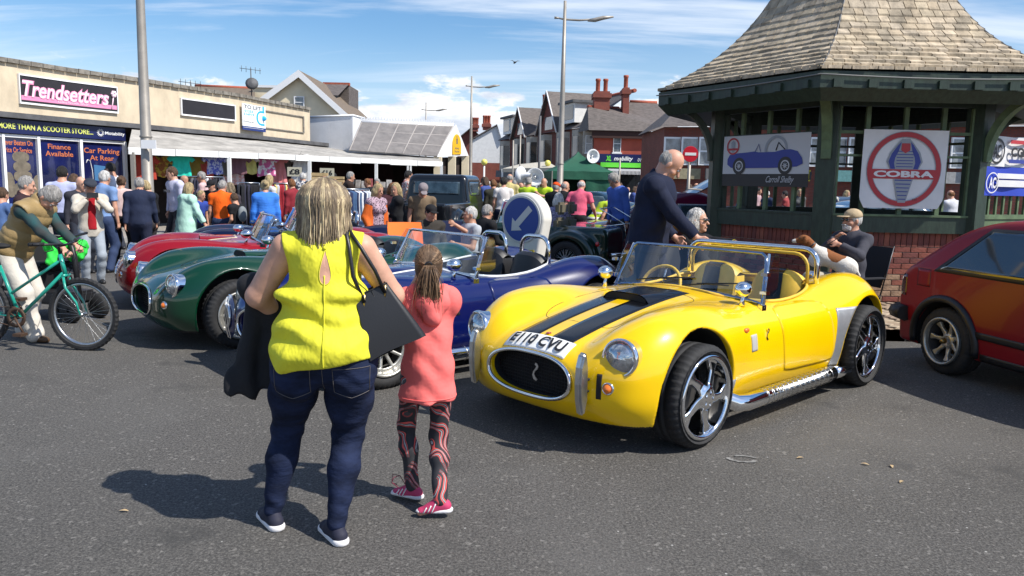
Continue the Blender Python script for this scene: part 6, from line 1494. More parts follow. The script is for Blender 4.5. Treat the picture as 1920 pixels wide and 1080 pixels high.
        LINK('eyebrows',mb.mesh('eyebrows'),HAIRM(hair[0]) if hair[0]!='bald' else HAIRM('grey'),root)
    if glasses:
        mb=MB()
        if glasses=='sun':
            for sx in (-1,1):
                mb.ball(hc+Rh@(V3(sx*.031,.096,.004)*s),(.028*s,.010*s,.018*s),10,M=Matrix(Rh.tolist()))
        else:
            for sx in (-1,1):
                mb.tube([hc+Rh@(V3(sx*.031+.024*math.cos(q),.104,.003+.016*math.sin(q))*s) for q in np.linspace(0,2*PI,13)[:-1]],.0022*s,4,closed=True)
        for sx in (-1,1): mb.tube([hc+Rh@(V3(sx*.052,.094,.010)*s),hc+Rh@(V3(sx*.078,.0,.008)*s)],.003*s,4)
        mb.tube([hc+Rh@(V3(-.012,.104,.008)*s),hc+Rh@(V3(.012,.104,.008)*s)],.003*s,4)
        LINK('glasses',mb.mesh('glasses'),MAT('sunglasses',(.01,.01,.01),.1,coat=1) if glasses=='sun' else MAT('wire_frame',(.1,.09,.08),.3,.6),root)
    # ---------- hair
    hlo=hc-.26*s; hhi=hc+.2*s
    if hair[1]!='bald':
        S=SD(hlo-V3(0,0,.12 if hair[1] in('long','tail') else 0)*s,hhi,min(h,.009) if h<.02 else .014)
        vol=hair[2] if len(hair)>2 else 1
        S.ell(hc+Rh@(V3(0,-.020,.032)*s),V3(.083+.012*(vol-1)*3,.098+.01*(vol-1)*2,.100+.02*(vol-1))*s,.01,R=Rh)
        if hair[1]=='short': S.ell(hc+Rh@(V3(0,-.040,-.015)*s),V3(.078,.066,.066)*s,.03,R=Rh)
        if hair[1] in ('bob','long','curly'):
            L_={'bob':.13,'curly':.15,'long':.25}[hair[1]]
            S.ell(hc+Rh@(V3(0,-.030,-.04)*s),V3(.098*vol**.5,.088,.10)*s,.03,R=Rh)
            S.cone(hc+Rh@(V3(-.045,-.045,-.03)*s),hc+Rh@(V3(-.050,-.055,-L_)*s),.055*s,.048*s,.03,cap=(hc+Rh@(V3(0,0,-L_)*s),Rh@V3(0,0,-1)));S.cone(hc+Rh@(V3(.045,-.045,-.03)*s),hc+Rh@(V3(.050,-.055,-L_)*s),.055*s,.048*s,.03,cap=(hc+Rh@(V3(0,0,-L_)*s),Rh@V3(0,0,-1)))
        if hair[1]=='bun': S.ell(hc+Rh@(V3(0,-.13,.04)*s),V3(.045,.045,.045)*s,.01,R=Rh); S.ell(hc+Rh@(V3(0,-.040,-.02)*s),V3(.078,.066,.06)*s,.03,R=Rh)
        if hair[1]=='fringe': S.ell(hc+Rh@(V3(0,-.040,-.03)*s),V3(.082,.07,.085)*s,.03,R=Rh)
        if hair[1]=='balding': S=SD(hlo,hhi,min(h,.009)); S.ell(hc+Rh@(V3(0,-.030,.012)*s),V3(.082,.088,.080)*s,.01,R=Rh); S.ell(hc+Rh@(V3(0,.01,.10)*s),V3(.072,.10,.062)*s,.02,R=Rh,op='s')
        # keep the face clear
        S.ell(hc+Rh@(V3(0,.100,-.022)*s),V3(.066,.085,.088)*s,.015,R=Rh,op='s')
        am=.004 if hair[1]!='curly' else .012
        S.disp(lambda x,y,z:am*(np.sin(x*95+z*22)*np.sin(y*88-z*15)+.5*np.sin(x*190+y*150+z*20)))
        me=S.mesh('hair')
        if me: LINK('hair',me,HAIRM(hair[0]),root)
    if cap:
        S=SD(hlo,hhi,min(h,.009)); 
        S.ell(hc+Rh@(V3(0,-.014,.055)*s),V3(.092,.108,.080)*s,.01,R=Rh); S.cut(hc+Rh@(V3(0,0,.030)*s),Rh@V3(0,-.10,-1))
        if cap[0]=='peak': S.ell(hc+Rh@(V3(0,.125,.040)*s),V3(.068,.075,.009)*s,.012,R=Rh)
        else: S.ell(hc+Rh@(V3(0,.035,.068)*s),V3(.100,.115,.040)*s,.02,R=Rh); S.ell(hc+Rh@(V3(0,.105,.045)*s),V3(.065,.055,.010)*s,.02,R=Rh)
        me=S.mesh('cap'); LINK('cap',me,CLOTH(cap[1]),root)
    # ---------- trousers
    lk=legs[0]; lm=legs[2] if len(legs)>2 else CLOTH(legs[1])
    S=grid(); t=.012 if lk!='leggings' else .004
    if lk=='wide': t=.024
    S.ell(up((0,-.01,.0)) if P['sit'] is None else pel,V3((.155 if sex=='m' else .168)*(.4+.6*g)+t,.110*(.4+.6*g)+t,.14)*s,.05)
    for hp,k,a in ((hipL,kL,aL),(hipR,kR,aR)):
        if lk=='shorts': leg(S,hp,k,a,t+.01,frac=.85)
        elif lk=='skirt': pass
        else: leg(S,hp,k,a,t,r2=.040 if lk=='leggings' else .052 if lk!='wide' else .060)
    if lk=='skirt': S.cone(pel,pel+V3(0,0,-.42)*s,.15*s*g,.21*s,.04,cap=(pel+V3(0,0,-.40)*s,(0,0,-1)))
    S.cut(up((0,0,.10)),Rl@V3(0,0,1),.01)
    if lk!='shorts' and h<.012: S.disp(lambda x,y,z:.003*np.sin(z*42+x*15+np.sin(y*20)*2)*np.clip((.75*s-z)*3,0,1))
    me=S.mesh('trousers'); LINK('trousers' if lk not in('shorts','skirt','leggings') else lk,me,lm,root)
    # ---------- shoes
    for a,fd,k in ((aL,fdL,kL),(aR,fdR,kR)):
        S=SD(a-V3(.2,.2,.14)*s,a+V3(.2,.2,.12)*s,min(h,.010)); lift=-.052
        S.cone(a+fd*(-.035)*s+V3(0,0,lift+.012)*s,a+fd*.12*s+V3(0,0,lift)*s,.040*s,.036*s,.02,fl=(np.cross(fd,V3(0,0,1)),1.05)); S.cone(a+V3(0,0,.0),a+fd*.06*s+V3(0,0,-.035)*s,.038*s,.034*s,.02)
        S.cut(a+V3(0,0,-.073)*s,(0,0,-1)); S.cut(a+V3(0,0,.025)*s,(0,0,1)); me=S.mesh('shoe'); sh_=LINK('shoe',me,SHOEM[shoes] if isinstance(shoes,str) else shoes,root)
    # ---------- top
    tk=top[0]; tm=top[2] if len(top)>2 else CLOTH(top[1])
    S=grid(); t={'tee':.010,'polo':.012,'shirt':.016,'jumper':.020,'jacket':.026,'coat':.034,'puffer':.034,'vest':.006,'gilet':.045,'hiviz':.03}.get(tk,.014)
    torso(S,t,g)
    frac={'tee':.55,'polo':.6,'vest':0,'gilet':0,'hiviz':0}.get(tk,1.93)
    if P.get('sleeve') is not None: frac=P['sleeve']
    for sh,e,w in ((shL,eL,wL),(shR,eR,wR)):
        if frac>0: arm(S,sh,e,w,t*.75+(.008 if frac<1 else 0),frac=frac)
    drop={'coat':.30,'jacket':.05,'puffer':.02,'shirt':.06,'gilet':.03}.get(tk,.02)+P.get('hem',0)
    if tk=='coat' : S.cone(up((0,0,.25)),up((0,-.01,-drop-.05)),(.15*g+t)*s,(.20*g+t)*s,.05,fl=(Rl@V3(0,1,0),1.25))
    elif drop>.03: S.cone(up((0,0,.2)),up((0,0,-drop-.04)),(.14*g+t)*s,(.155*g+t)*s,.05,fl=(Rl@V3(0,1,0),1.35))
    S.cut(up((0,0,-drop)),Rl@V3(0,0,-1),.012)
    S.cone(neck+V3(0,0,.01)*s,neck+(hc-neck)*.8,nr*1.12,nr*1.3,.006,op='s')
    if tk in('polo','shirt','jacket','coat'):
        S.cone(neck+Rl@(V3(0,.0,-.012)*s),neck+Rl@(V3(0,.008,.026)*s),nr*1.42,nr*1.30,.012); S.cone(neck+Rl@(V3(0,.012,.012)*s),neck+Rl@(V3(0,.03,.08)*s),nr*1.10,nr*1.25,.004,op='s')
    if P.get('hood'): 
        S.ell(neck+Rl@(V3(0,-.085,-.045)*s),V3(.105,.055,.075)*s,.03,R=Rl)
    if h<.013 or tk in('puffer','coat'):
        if tk in('puffer','gilet'):
            fq=70 if tk=='puffer' else 46; S.disp(lambda x,y,z:-.006*np.abs(np.sin((z-y*.25)*fq))**.6*-1-.004)
        else: S.disp(lambda x,y,z:.0045*np.sin(z*30+x*25+2*np.sin(x*14+z*9))*np.sin(x*18-z*12+y*20))
    me=S.mesh(tk); LINK({'tee':'t_shirt','polo':'polo_shirt','vest':'top','hiviz':'top'}.get(tk,tk),me,tm,root)
    J=dict(root=root,pel=pel,chest=chest,neck=neck,hc=hc,Rh=Rh,Rl=Rl,shL=shL,shR=shR,eL=eL,wL=wL,eR=eR,wR=wR,kL=kL,kR=kR,aL=aL,aR=aR,s=s,up=up,h=h,lo=lo,hi=hi,g=g,torso=torso,arm=arm,leg=leg,hipL=hipL,hipR=hipR,fdL=fdL,fdR=fdR,SDg=grid,mkhand=mkhand,f=f_)
    return J
def W2L(J,p): return J['root'].matrix_world
def crowd(px,ytop,Y,face,label,ground=.0,**k):
    """stands a person where the photograph shows the head top at column px"""
    p=AT(px,ytop,Y); H=p.z-ground; pose=k.get('pose') or {}
    k['H']=max(.9,min(1.95,(H)/(1.0 if 'seat' not in k else 1))); k.pop('seat',None)
    return person((p.x,Y),face,label=label,z0=ground,**k)
ARMSF=dict(lh=(.10,.20,1.10),rh=(-.10,.22,1.14),le=(-1,-.2,-1),re=(1,-.2,-1),lhm=dict(n=(0,-1,0)),rhm=dict(n=(0,-1,0)))
PHONE=dict(lh=(-.06,.27,1.40),rh=(.08,.27,1.40),le=(-1,0,-1),re=(1,0,-1),lhm=dict(n=(1,0,0),curl=1.0),rhm=dict(n=(-1,0,0),curl=1.0))
WALK=dict(lf=(-.08,.20,0),rf=(.08,-.24,.05),lh=(-.24,-.06,.82),rh=(.24,.20,.86))
WALK2=dict(rf=(.08,.20,0),lf=(-.08,-.24,.05),rh=(.26,-.06,.82),lh=(-.24,.18,.86))
HIPS=dict(lh=(-.12,.18,.95),rh=(.12,.18,.95))
# ---------------------------------------------------------------- shoppers on the left, named by what they wear
def A(*a,**k): return crowd(*a,**k)
DEN=(.035,.055,.12); DENL=(.30,.36,.45); BLKC=(.012,.012,.014); NAV=(.010,.014,.035)
A(36,330,9.8,20,'man with cropped grey hair in a dark plum polo shirt at the left edge',top=('polo',(.035,.018,.022)),legs=('trousers',(.05,.05,.06)),hair=('grey','short'),girth=1.1,skin=1)
A(-4,352,10.6,80,'person in a mid blue top cut off by the left edge',top=('tee',(.08,.14,.30)),hair=('brown','short'),girth=1.15)
A(113,312,13.2,100,'tall man seen from behind in a pale lilac T-shirt by the shop windows',top=('tee',(.42,.45,.66)),legs=('trousers',NAV),hair=('dark','short'),girth=1.12,pose=dict(nod=2))
A(133,326,14.6,85,'woman with brown hair half hidden between two men by the window',sex='f',hair=('brown','bob'),top=('tee',(.1,.09,.1)))
A(147,331,12.6,-40,'bald smiling man behind the flat-capped photographer',hair=('bald','bald'),top=('shirt',(.03,.03,.04)),skin=1,pose=dict(yaw=10))
PH=A(166,335,11.4,-52,'man in cream jacket and red shirt taking a picture, flat cap on',top=('jacket',(.55,.50,.42)),legs=('trousers',(.33,.37,.42)),hair=('grey','short'),cap=('flat',(.03,.035,.05)),glasses='wire',pose=dict(PHONE,nod=14,hem=.06),res=.009)
def sub(J,name,fn,mat,res=None):
    S=J['SDg'](res or J['h']); fn(S); me=S.mesh(name); return LINK(name,me,mat,J['root']) if me else None
def redfront(S):
    u=PH['up']; s=PH['s']
    S.cone(u((0,.092,.50)),u((0,.105,-.02)),.058,.070,.03,fl=(PH['Rl']@V3(0,1,0),1.5)); S.cut(u((0,0,-.0)),(0,0,-1))
sub(PH,'shirt_front',redfront,CLOTH((.38,.012,.02)))
mb=MB(); c=(PH['wL']+PH['wR'])/2+PH['f']*.05+V3(0,0,.06); mb.box((c[0]-.075,c[1]-.006,c[2]-.036),(c[0]+.075,c[1]+.006,c[2]+.036)); TAG(LINK('phone',mb.mesh('phone'),BLACK,None,PH['root'].matrix_basis.translation,PH['root'].rotation_euler),'black phone held up by the man in the flat cap','phone')
A(189,320,12.8,75,'white-haired man from behind in a sky blue polo shirt and jeans',top=('polo',(.17,.27,.48)),legs=('trousers',DEN),hair=('white','short'),girth=1.1)
A(213,305,15.6,165,'tallest man, in white shirt and sunglasses, by the end of the shopfront',top=('tee',(.62,.62,.68)),hair=('dark','short'),glasses='sun',skin=2,ground=.11)
A(224,330,14.0,95,'woman with brown bun in pale pink top, black leggings, brown jumper round her waist',sex='f',hair=('brown','bun'),top=('jumper',(.62,.45,.42)),legs=('leggings',BLKC),pose=dict(hem=-.05))
A(259,333,13.0,105,'grey-haired man from behind in navy jacket and navy trousers',top=('jacket',(.018,.025,.055)),legs=('wide',(.018,.022,.045)),hair=('grey','short'),girth=1.1,pose=WALK)
A(281,337,13.6,175,'fair-haired boy in black hooded top looking down',top=('jumper',BLKC),legs=('trousers',(.05,.045,.05)),hair=('blond','fringe'),girth=.95,pose=dict(nod=25,hood=1,**HIPS),skin=1)
NI=A(330,313,15.4,-130,'tall young man smiling in a pale lilac hooded top with dark lettering',top=('jumper',(.50,.50,.64)),legs=('trousers',(.03,.03,.04)),hair=('brown','short'),girth=1.1,skin=1,pose=dict(hood=1,yaw=-15))
FITTEXT('NICCE',.26,.05,FRAME(Vector(NI['up']((0,.165,.38))),(-1,0,0),(0,0,1)),DKGREY,NI['root'],'lettering',bold=.02)
A(347,342,13.7,55,'blonde woman from behind in a long mint green hooded raincoat',sex='f',top=('coat',(.42,.66,.55)),legs=('leggings',NAV),hair=('blond','bob'),girth=1.15,pose=dict(hood=1,rh=(.36,.18,.88)))
A(352,329,17.5,190,'bald man beyond the mint raincoat',hair=('bald','bald'),top=('tee',(.2,.1,.1)),skin=2,ground=.11)
A(384,322,17.2,185,'grey-haired person in sunglasses and pale pink top under the canopy edge',sex='f',hair=('grey','short'),glasses='sun',top=('tee',(.62,.42,.42)),ground=.11,skin=2)
A(400,337,16.2,-100,'person in black cap and black jacket beside the orange shirt',cap=('peak',BLKC),hair=('dark','short'),top=('jacket',BLKC),pose=dict(nod=20))
A(372,357,14.8,-20,'small fair boy in a blue and red top between the raincoat and the orange shirt',hair=('blond','short'),top=('tee',(.03,.06,.30)),girth=.85)
A(414,338,14.4,100,'grey-haired man from behind in a vivid orange polo shirt and jeans',top=('polo',(.90,.13,.01)),legs=('trousers',DEN),hair=('grey','short'),girth=1.08,pose=dict(nod=12,yaw=-25))
A(431,343,15.6,110,'woman with long curly brown hair behind the orange shirt',sex='f',hair=('ash','curly',1.3),top=('tee',(.05,.04,.05)))
BB=A(444,362,14.2,160,'boy in a black T-shirt carrying a grey rucksack',hair=('brown','short'),top=('tee',BLKC),legs=('trousers',BLKC),girth=.92,pose=HIPS)
sub(BB,'rucksack',lambda S:S.ell(BB['up']((0,-.17,.32)),V3(.13,.085,.19)*BB['s'],.02),CLOTH((.20,.22,.23)))
A(497,338,13.8,112,'woman from behind in a bright blue quilted jacket, hair up',sex='f',top=('puffer',(.045,.20,.66)),legs=('trousers',NAV),hair=('blond','bun'),girth=1.12)
A(500,328,16.4,60,'woman with long blonde hair beyond the blue quilted jacket',sex='f',top=('tee',(.6,.6,.6)),hair=('blond','long'),ground=.11)
A(551,336,16.0,150,'person in a red and black check shirt behind the blonde woman in yellow',top=('shirt',(.22,.02,.03)),hair=('ginger','short'),ground=.11)
A(651,322,19.5,20,'man in a dark brown coat with a maroon scarf under the canopy',top=('coat',(.035,.022,.018)),hair=('grey','short'),girth=1.15,ground=.11)
A(694,335,20.0,-160,'person with reddish face beside the canopy goods table',hair=('ginger','short'),top=('jacket',BLKC),ground=.11,skin=2)
A(709,335,20.6,-100,'man in dark jacket at the goods table, next to the reddish person',hair=('grey','short'),top=('jacket',(.02,.02,.025)),ground=.11)
OC=A(703,344,12.8,-35,'blonde woman in orange cardigan over a dotted plum dress',sex='f',top=('jumper',(.13,.05,.08),MAT('dotted_dress',(.035,.015,.028),.8,col2=(.40,.28,.34),vs=60,det=0,vlo=.56,vhi=.60)),legs=('leggings',BLKC),hair=('blond','bob'),pose=dict(hem=.12,rh=(.22,.10,.90)))
def cardi(S):
    J=OC
    for sh,e,w in ((J['shL'],J['eL'],J['wL']),(J['shR'],J['eR'],J['wR'])): J['arm'](S,sh,e,w,.030,frac=1.93)
    for sx in (-1,1): S.cone(J['up']((sx*.12,-.01,.46)),J['up']((sx*.15,.0,-.05)),.075,.08,.03)
sub(OC,'cardigan',cardi,CLOTH((.62,.12,.02)))
A(733,343,14.8,-60,'woman with long reddish brown hair in a dark top',sex='f',hair=('ginger','long'),top=('jacket',(.05,.015,.02)))
A(749,343,13.6,-165,'woman with long fair hair in black jacket, arms folded',sex='f',hair=('blond','long'),top=('jacket',BLKC),legs=('leggings',BLKC),pose=dict(yaw=55,**ARMSF))
A(791,341,13.6,-75,'man in khaki T-shirt and grey cap looking down beside the black pickup',top=('tee',(.17,.12,.075)),legs=('trousers',(.04,.04,.05)),hair=('grey','short'),cap=('peak',(.22,.19,.20)),girth=1.15,pose=dict(nod=28,lean=8),skin=2)
SITP=dict(sit=.45,lf=(-.14,.42,0),rf=(.14,.42,0),lh=(-.14,.34,.60),rh=(.14,.34,.60))
def seated(px,ytop,Y,face,label,pose=None,**k):
    q=AT(px,ytop,Y); P=dict(SITP); P.update(pose or {}); return person((q.x,Y),face,H=k.pop('H',1.72),z0=q.z-(1.72-.90+.45)*k.pop('hs',1)-.0,pose=P,label=label,**k)
seated(804,384,12.4,-60,'man in a black cap sitting low in front of the khaki T-shirt man',top=('jacket',(.04,.035,.03)),cap=('peak',BLKC),hair=('dark','short'))
seated(878,388,11.8,-150,'white-haired man in grey T-shirt seated with his hand to his chin',top=('tee',(.40,.42,.46)),hair=('white','short'),girth=1.2,skin=2,pose=dict(lean=-6,yaw=-15,rh=(-.02,.22,1.00),lh=(-.12,.25,.72)),res=.010)
seated(907,384,13.0,40,'grey-haired man seen from behind beside the keep-left sign',top=('jacket',BLKC),hair=('grey','short'),girth=1.1)
# ---------------------------------------------------------------- round the gazebo
HV=(.50,.72,.02)
def hv(*a,**k):
    J=A(*a,top=('hiviz',HV,MAT('hi_vis_yellow',(.52,.72,.02),.7,var=.1,vs=6)),**k); 
    S=J['SDg'](); J['torso'](S,.036,J['g'])
    S.V=np.maximum(S.V,np.minimum(np.abs(S.ax[2]-J['up']((0,0,.10))[2])[None,None,:],np.abs(S.ax[2]-J['up']((0,0,.26))[2])[None,None,:])-.03).astype(np.float32); me=S.mesh('reflective_band'); 
    if me: LINK('reflective_band',me,MAT('reflective_grey',(.55,.56,.55),.4),J['root'])
    return J
hv(989,333,21,60,'steward from behind in a lime hi-vis vest, reaching right beside the loudspeakers',hair=('grey','short'),legs=('trousers',HV),pose=dict(rh=(.5,.15,1.25)))
hv(1023,334,21.5,-120,'steward in a lime hi-vis vest facing the camera left of the gazebo',hair=('grey','balding'),legs=('trousers',HV),pose=dict(lh=(-.42,.1,1.1)))
hv(1113,350,17.0,20,'bending steward in lime hi-vis jacket beside the pink polo shirt',hair=('grey','short'),pose=dict(lean=40,nod=20))
A(945,332,19,95,'woman from behind in a white T-shirt with a bag strap',sex='f',top=('tee',(.66,.62,.60)),legs=('trousers',NAV),hair=('dark','short'),girth=1.25)
A(927,337,20,110,'man from behind in a dark olive jacket beside the white T-shirt',top=('jacket',(.035,.035,.025)),hair=('ginger','short'))
A(955,326,21.5,80,'tall man from behind in a straw yellow shirt',top=('shirt',(.55,.46,.20)),hair=('grey','balding'),girth=1.1)
A(1040,342,18.5,60,'person in an orange cap behind the man in black',cap=('flat',(.75,.08,.01)),hair=('grey','short'),top=('jacket',BLKC))
A(1056,340,17.0,60,'balding man from behind in a black jacket by the gazebo lamp post',top=('jacket',BLKC),hair=('grey','balding'),girth=1.2,pose=dict(yaw=-30))
A(1086,335,16.5,70,'balding man from behind in a rose pink polo shirt leaning over',top=('polo',(.70,.12,.20)),hair=('white','balding'),girth=1.12,legs=('trousers',BLKC),pose=dict(lean=14,rh=(.30,.30,.95),lh=(-.34,.1,.9)))
seated(1047,362,14.2,80,'white-haired person from behind in a floral blouse seated by the green open car',sex='f',top=('tee',(.3,.25,.35),MAT('floral',(.42,.38,.48),.8,col2=(.08,.07,.2),vs=40,det=1)),hair=('white','bob'))
A(1167,322,14.8,-150,'dark-haired man in a bright blue zipped top looking down',top=('jumper',(.06,.12,.42)),hair=('grey','short',1.2),girth=1.15,skin=2,pose=dict(nod=25,lean=10,hood=1))
# distant crowd : a dozen bodies, every one a person of its own
PROTO=[]
cl=[(.55,.55,.58),(.02,.02,.03),(.30,.05,.05),(.05,.08,.25),(.5,.42,.30),(.10,.10,.10),(.45,.30,.32),(.06,.15,.12),(.6,.58,.5),(.02,.03,.07)]
names=['white','black','dark red','royal blue','sand coloured','charcoal','dusty pink','bottle green','cream','navy']
hk=['grey','brown','dark','blond','ginger','white']
protos={}
def proto(i):
    if i in protos: return protos[i]
    J=person((0,-20-i),90,1.70,pose=[{},WALK,WALK2,HIPS,ARMSF,dict(lean=8,nod=15)][i%6],sex='mf'[i%2],girth=[1,1.15,.95,1.1,1.25,1.0][i%6],hair=(hk[i%6],['short','bob','short','long','balding','short'][i%6]),top=(['tee','jacket','polo','jumper','shirt','coat'][i%6],cl[i]),legs=(['trousers','leggings','shorts','trousers','wide','leggings'][i%6],[DEN,BLKC,(.3,.27,.2)][i%3]),res=.02,label='x')
    protos[i]=J['root']; return J['root']
RS2=np.random.RandomState(11)
def far_person(px,Y,ht,i,face,label,ground=0):
    src=proto(i%10); p=AT(px,340,Y); r=src.copy(); COL.objects.link(r); r.location=(p.x,Y,ground); r.rotation_euler=(0,0,rad(face-90)); s=ht/1.70; r.scale=(s*RS2.uniform(.95,1.1),s,s); r['label']=label; r['category']='person'; r['group']='distant people in the street'
    tc=cl[RS2.randint(10)]
    for ch in src.children:
        c=ch.copy(); COL.objects.link(c); c.parent=r
        nm=ch.name.split('.')[0]
        if nm in('t_shirt','polo_shirt','jacket','jumper','shirt','coat'):
            c.material_slots[0].link='OBJECT'; fc=far_person.col; c.material_slots[0].material=CLOTH(fc) if RS2.rand()<.65 else MAT('pattern_%d_%d'%(int(fc[0]*99),int(fc[2]*99)),fc,.85,col2=(.5,.48,.46) if sum(fc)<.8 else (.06,.07,.14),vs=22,det=1,vlo=.48,vhi=.53)
    return r
places=[(x,Y) for x,Y in [(893,30),(899,24),(904,36),(911,27),(914,22),(918,40),(922,31),(903,23),(936,34),(941,26),(951,38),(962,30),(969,25),(975,22),(979,33),(968,40),(1000,28),(1008,38),(1012,30),(896,44),(908,48),(926,46),(932,42),(946,50),(958,46),(886,40),(890,52),(916,56),(938,58),(985,44),(994,40),(1030,36),(1165,30),(1176,34),(1187,28),(1196,38),(1206,32),(1217,27),(1228,36),(1238,30),(1246,34),(1256,28),(1290,22),(1302,26),(1400,24),(1420,27),(1445,22),(1478,24),(1500,26),(1560,22),(1585,25),(1720,22),(1755,25),(1790,20),(604,21.5),(630,22.5),(573,20.5),(760,19.5)]]
adj=['nearest','stout','slim','tall','short','second','far','farthest','small','middle']
hn=['grey-haired','brown-haired','dark-haired','fair-haired','balding','white-haired']
ref=['left of far lamp post','left of the keep-left sign','behind the keep-left sign','beside the loudspeakers','right of the green gazebo','by the no-entry sign','seen through the shelter windows','under the market canopy']
seen={}
for n,(px,Y) in enumerate(places):
    i=(n*7+3)%10; c=(n*3+1)%10; far_person.col=cl[c]
    w=ref[7] if px<800 else ref[0] if px<905 else ref[1] if px<940 else ref[2] if px<980 else ref[3] if px<1100 else ref[4] if px<1240 else ref[5] if px<1330 else ref[6]
    base='distant person in %s top, %s'%(names[c],w); k_=seen.get(base,0); seen[base]=k_+1
    dw='nearer' if Y<28 else 'mid-crowd' if Y<42 else 'farthest back'
    lab='%s person in %s top, %s, %s'%(hn[i%6],names[c],dw,w)
    far_person(px,Y,RS2.uniform(1.55,1.8),i,RS2.uniform(0,360),lab,ground=.11 if px<800 else 0)
for r in list(protos.values()):
    for ch in list(r.children): bpy.data.objects.remove(ch)
    bpy.data.objects.remove(r)
# ================================================================ FOREGROUND FIGURES
from mathutils.bvhtree import BVHTree
def bvh(o): 
    me=o.data; return BVHTree.FromPolygons([v.co[:] for v in me.vertices],[p.vertices[:] for p in me.polygons])
def kid(J,n): return [c for c in J['root'].children if c.name.split('.')[0]==n][0]
def drape(tree,pts,dirn,out=.002):
    o=[]
    for p in pts:
        h=tree.ray_cast(Vector(p)-Vector(dirn)*.5,Vector(dirn))
        if h[0] is not None: o.append(h[0]+h[1]*out)
    return o
DENM=MAT('dark_denim',(.012,.019,.050),.85,var=.5,vs=7,bump=.5,bs=16,bd=.014,det=8,spec=.2,stretch=(1,1,2.2)); 
YTOP=MAT('lemon_crepe',(.70,.66,.04),.75,var=.08,vs=3,bump=.5,bs=9,bd=.05,spec=.25,stretch=(1.2,1,.8))
WO=person((-.825,3.37),97,1.62,pose=dict(lean=1,lf=(-.27,.08,0),rf=(.055,-.10,.0),fdirL=(-.52,.85,0),fdirR=(-.5,.86,0),lh=(-.20,.22,.99),rh=(.26,.26,.98),le=(-1,-.25,-.35),re=(1,-.45,-.3),armr=1.24,sw=1.02,hd=-.03,yaw=-6,nod=2,hem=.0),sex='f',girth=1.36,hair=('ash','none'),top=('vest',(.8,.76,.03),YTOP),legs=('leggings',DEN,DENM),shoes='navy',skin=1,res=.0065,label='blonde woman from behind in a lemon yellow sleeveless top and dark jeans')
for n in ('top','hair','mouth','pupils','eyebrows','eyes'):
    for c in list(WO['root'].children):
        if c.name.split('.')[0]==n: bpy.data.objects.remove(c)
s=WO['s']; up=WO['up']
# top, rebuilt looser with a flared hem and a keyhole at the nape
S=WO['SDg'](.0065); WO['torso'](S,.010,1.30,low=True)
S.cone(up((0,0,.20)),up((0,-.02,-.06)),.20*s,.232*s,.05,fl=((0,1,0),1.30))
S.ell(up((0,-.045,.01)),V3(.245,.185,.12)*s,.05); S.ell(up((0,-.03,.27)),V3(.215,.14,.06)*s,.03); S.ell(up((0,-.04,.10)),V3(.225,.165,.065)*s,.05)
S.cone(WO['shL'],WO['shR'],.055,.055,.03)
S.cone(WO['neck']+V3(0,-.01,-.005),WO['neck']+V3(0,.0,.2),.066,.07,.01,op='s')
for sh,sd in ((WO['shL'],-1),(WO['shR'],1)): S.ell(sh+V3(sd*.064,0,-.05),V3(.078,.14,.145),.012,op='s')
hz_=float(up((0,0,-.045))[2]); S.cut((0,0,hz_),(.16,0,-1),.006)
S.disp(lambda x,y,z:.010*np.sin(z*52+x*7+1.6*np.sin(x*13+.5))*np.exp(-((z-1.02)/.15)**2)+.006*np.sin(z*34-x*11+np.sin(x*21)*1.4)*np.clip((1.2-z)*4,0,1)+.0035*np.sin(x*34+z*6)*np.clip((1.0-z)*3,0,1)+.003*np.sin(x*20+z*25))
kx=.012; 
me=S.mesh('top'); TP=LINK('top',me,YTOP,WO['root'])
t_=bvh(TP); mb=MB(); pts=drape(t_,[(kx+.003,-.5,z) for z in np.linspace(1.20,hz_+.01,40)],(0,1,0),.0015); mb.tube(pts,.0035,5); mb.build('back_seam',YTOP,TP)
kv=[]; tear=[(.0,.085)]+[(.034*math.sin(a)*(1-.0*a),-.045-.035*math.cos(a-PI)*-1) for a in ()]
for k in range(24): a=2*PI*k/24; kv.append((.036*math.sin(a)*(.55-.45*math.cos(a)),.075*math.cos(a)))
mb=MB(); P=[drape(t_,[(kx+.006+x*f,-.5,1.235+z*f)],(0,1,0),.0012) for f in (.02,.5,1) for x,z in kv]
if all(P): mb.v=[tuple(q[0]) for q in P]; mb._addidx(0,[(j*24+k,j*24+(k+1)%24,(j+1)*24+(k+1)%24,(j+1)*24+k) for j in (0,1) for k in range(24)],True); mb.build('keyhole_opening',SKIN(1),TP); mb=MB(); mb.tube([q[0] for q in P[48:]],.0022,4,closed=True); mb.build('keyhole_edge',YTOP,TP)
mb=MB(); mb.ball((kx+.004,P[48][0].y if P[48] else -.12,1.315),.009,8); mb.build('button',YTOP,TP)
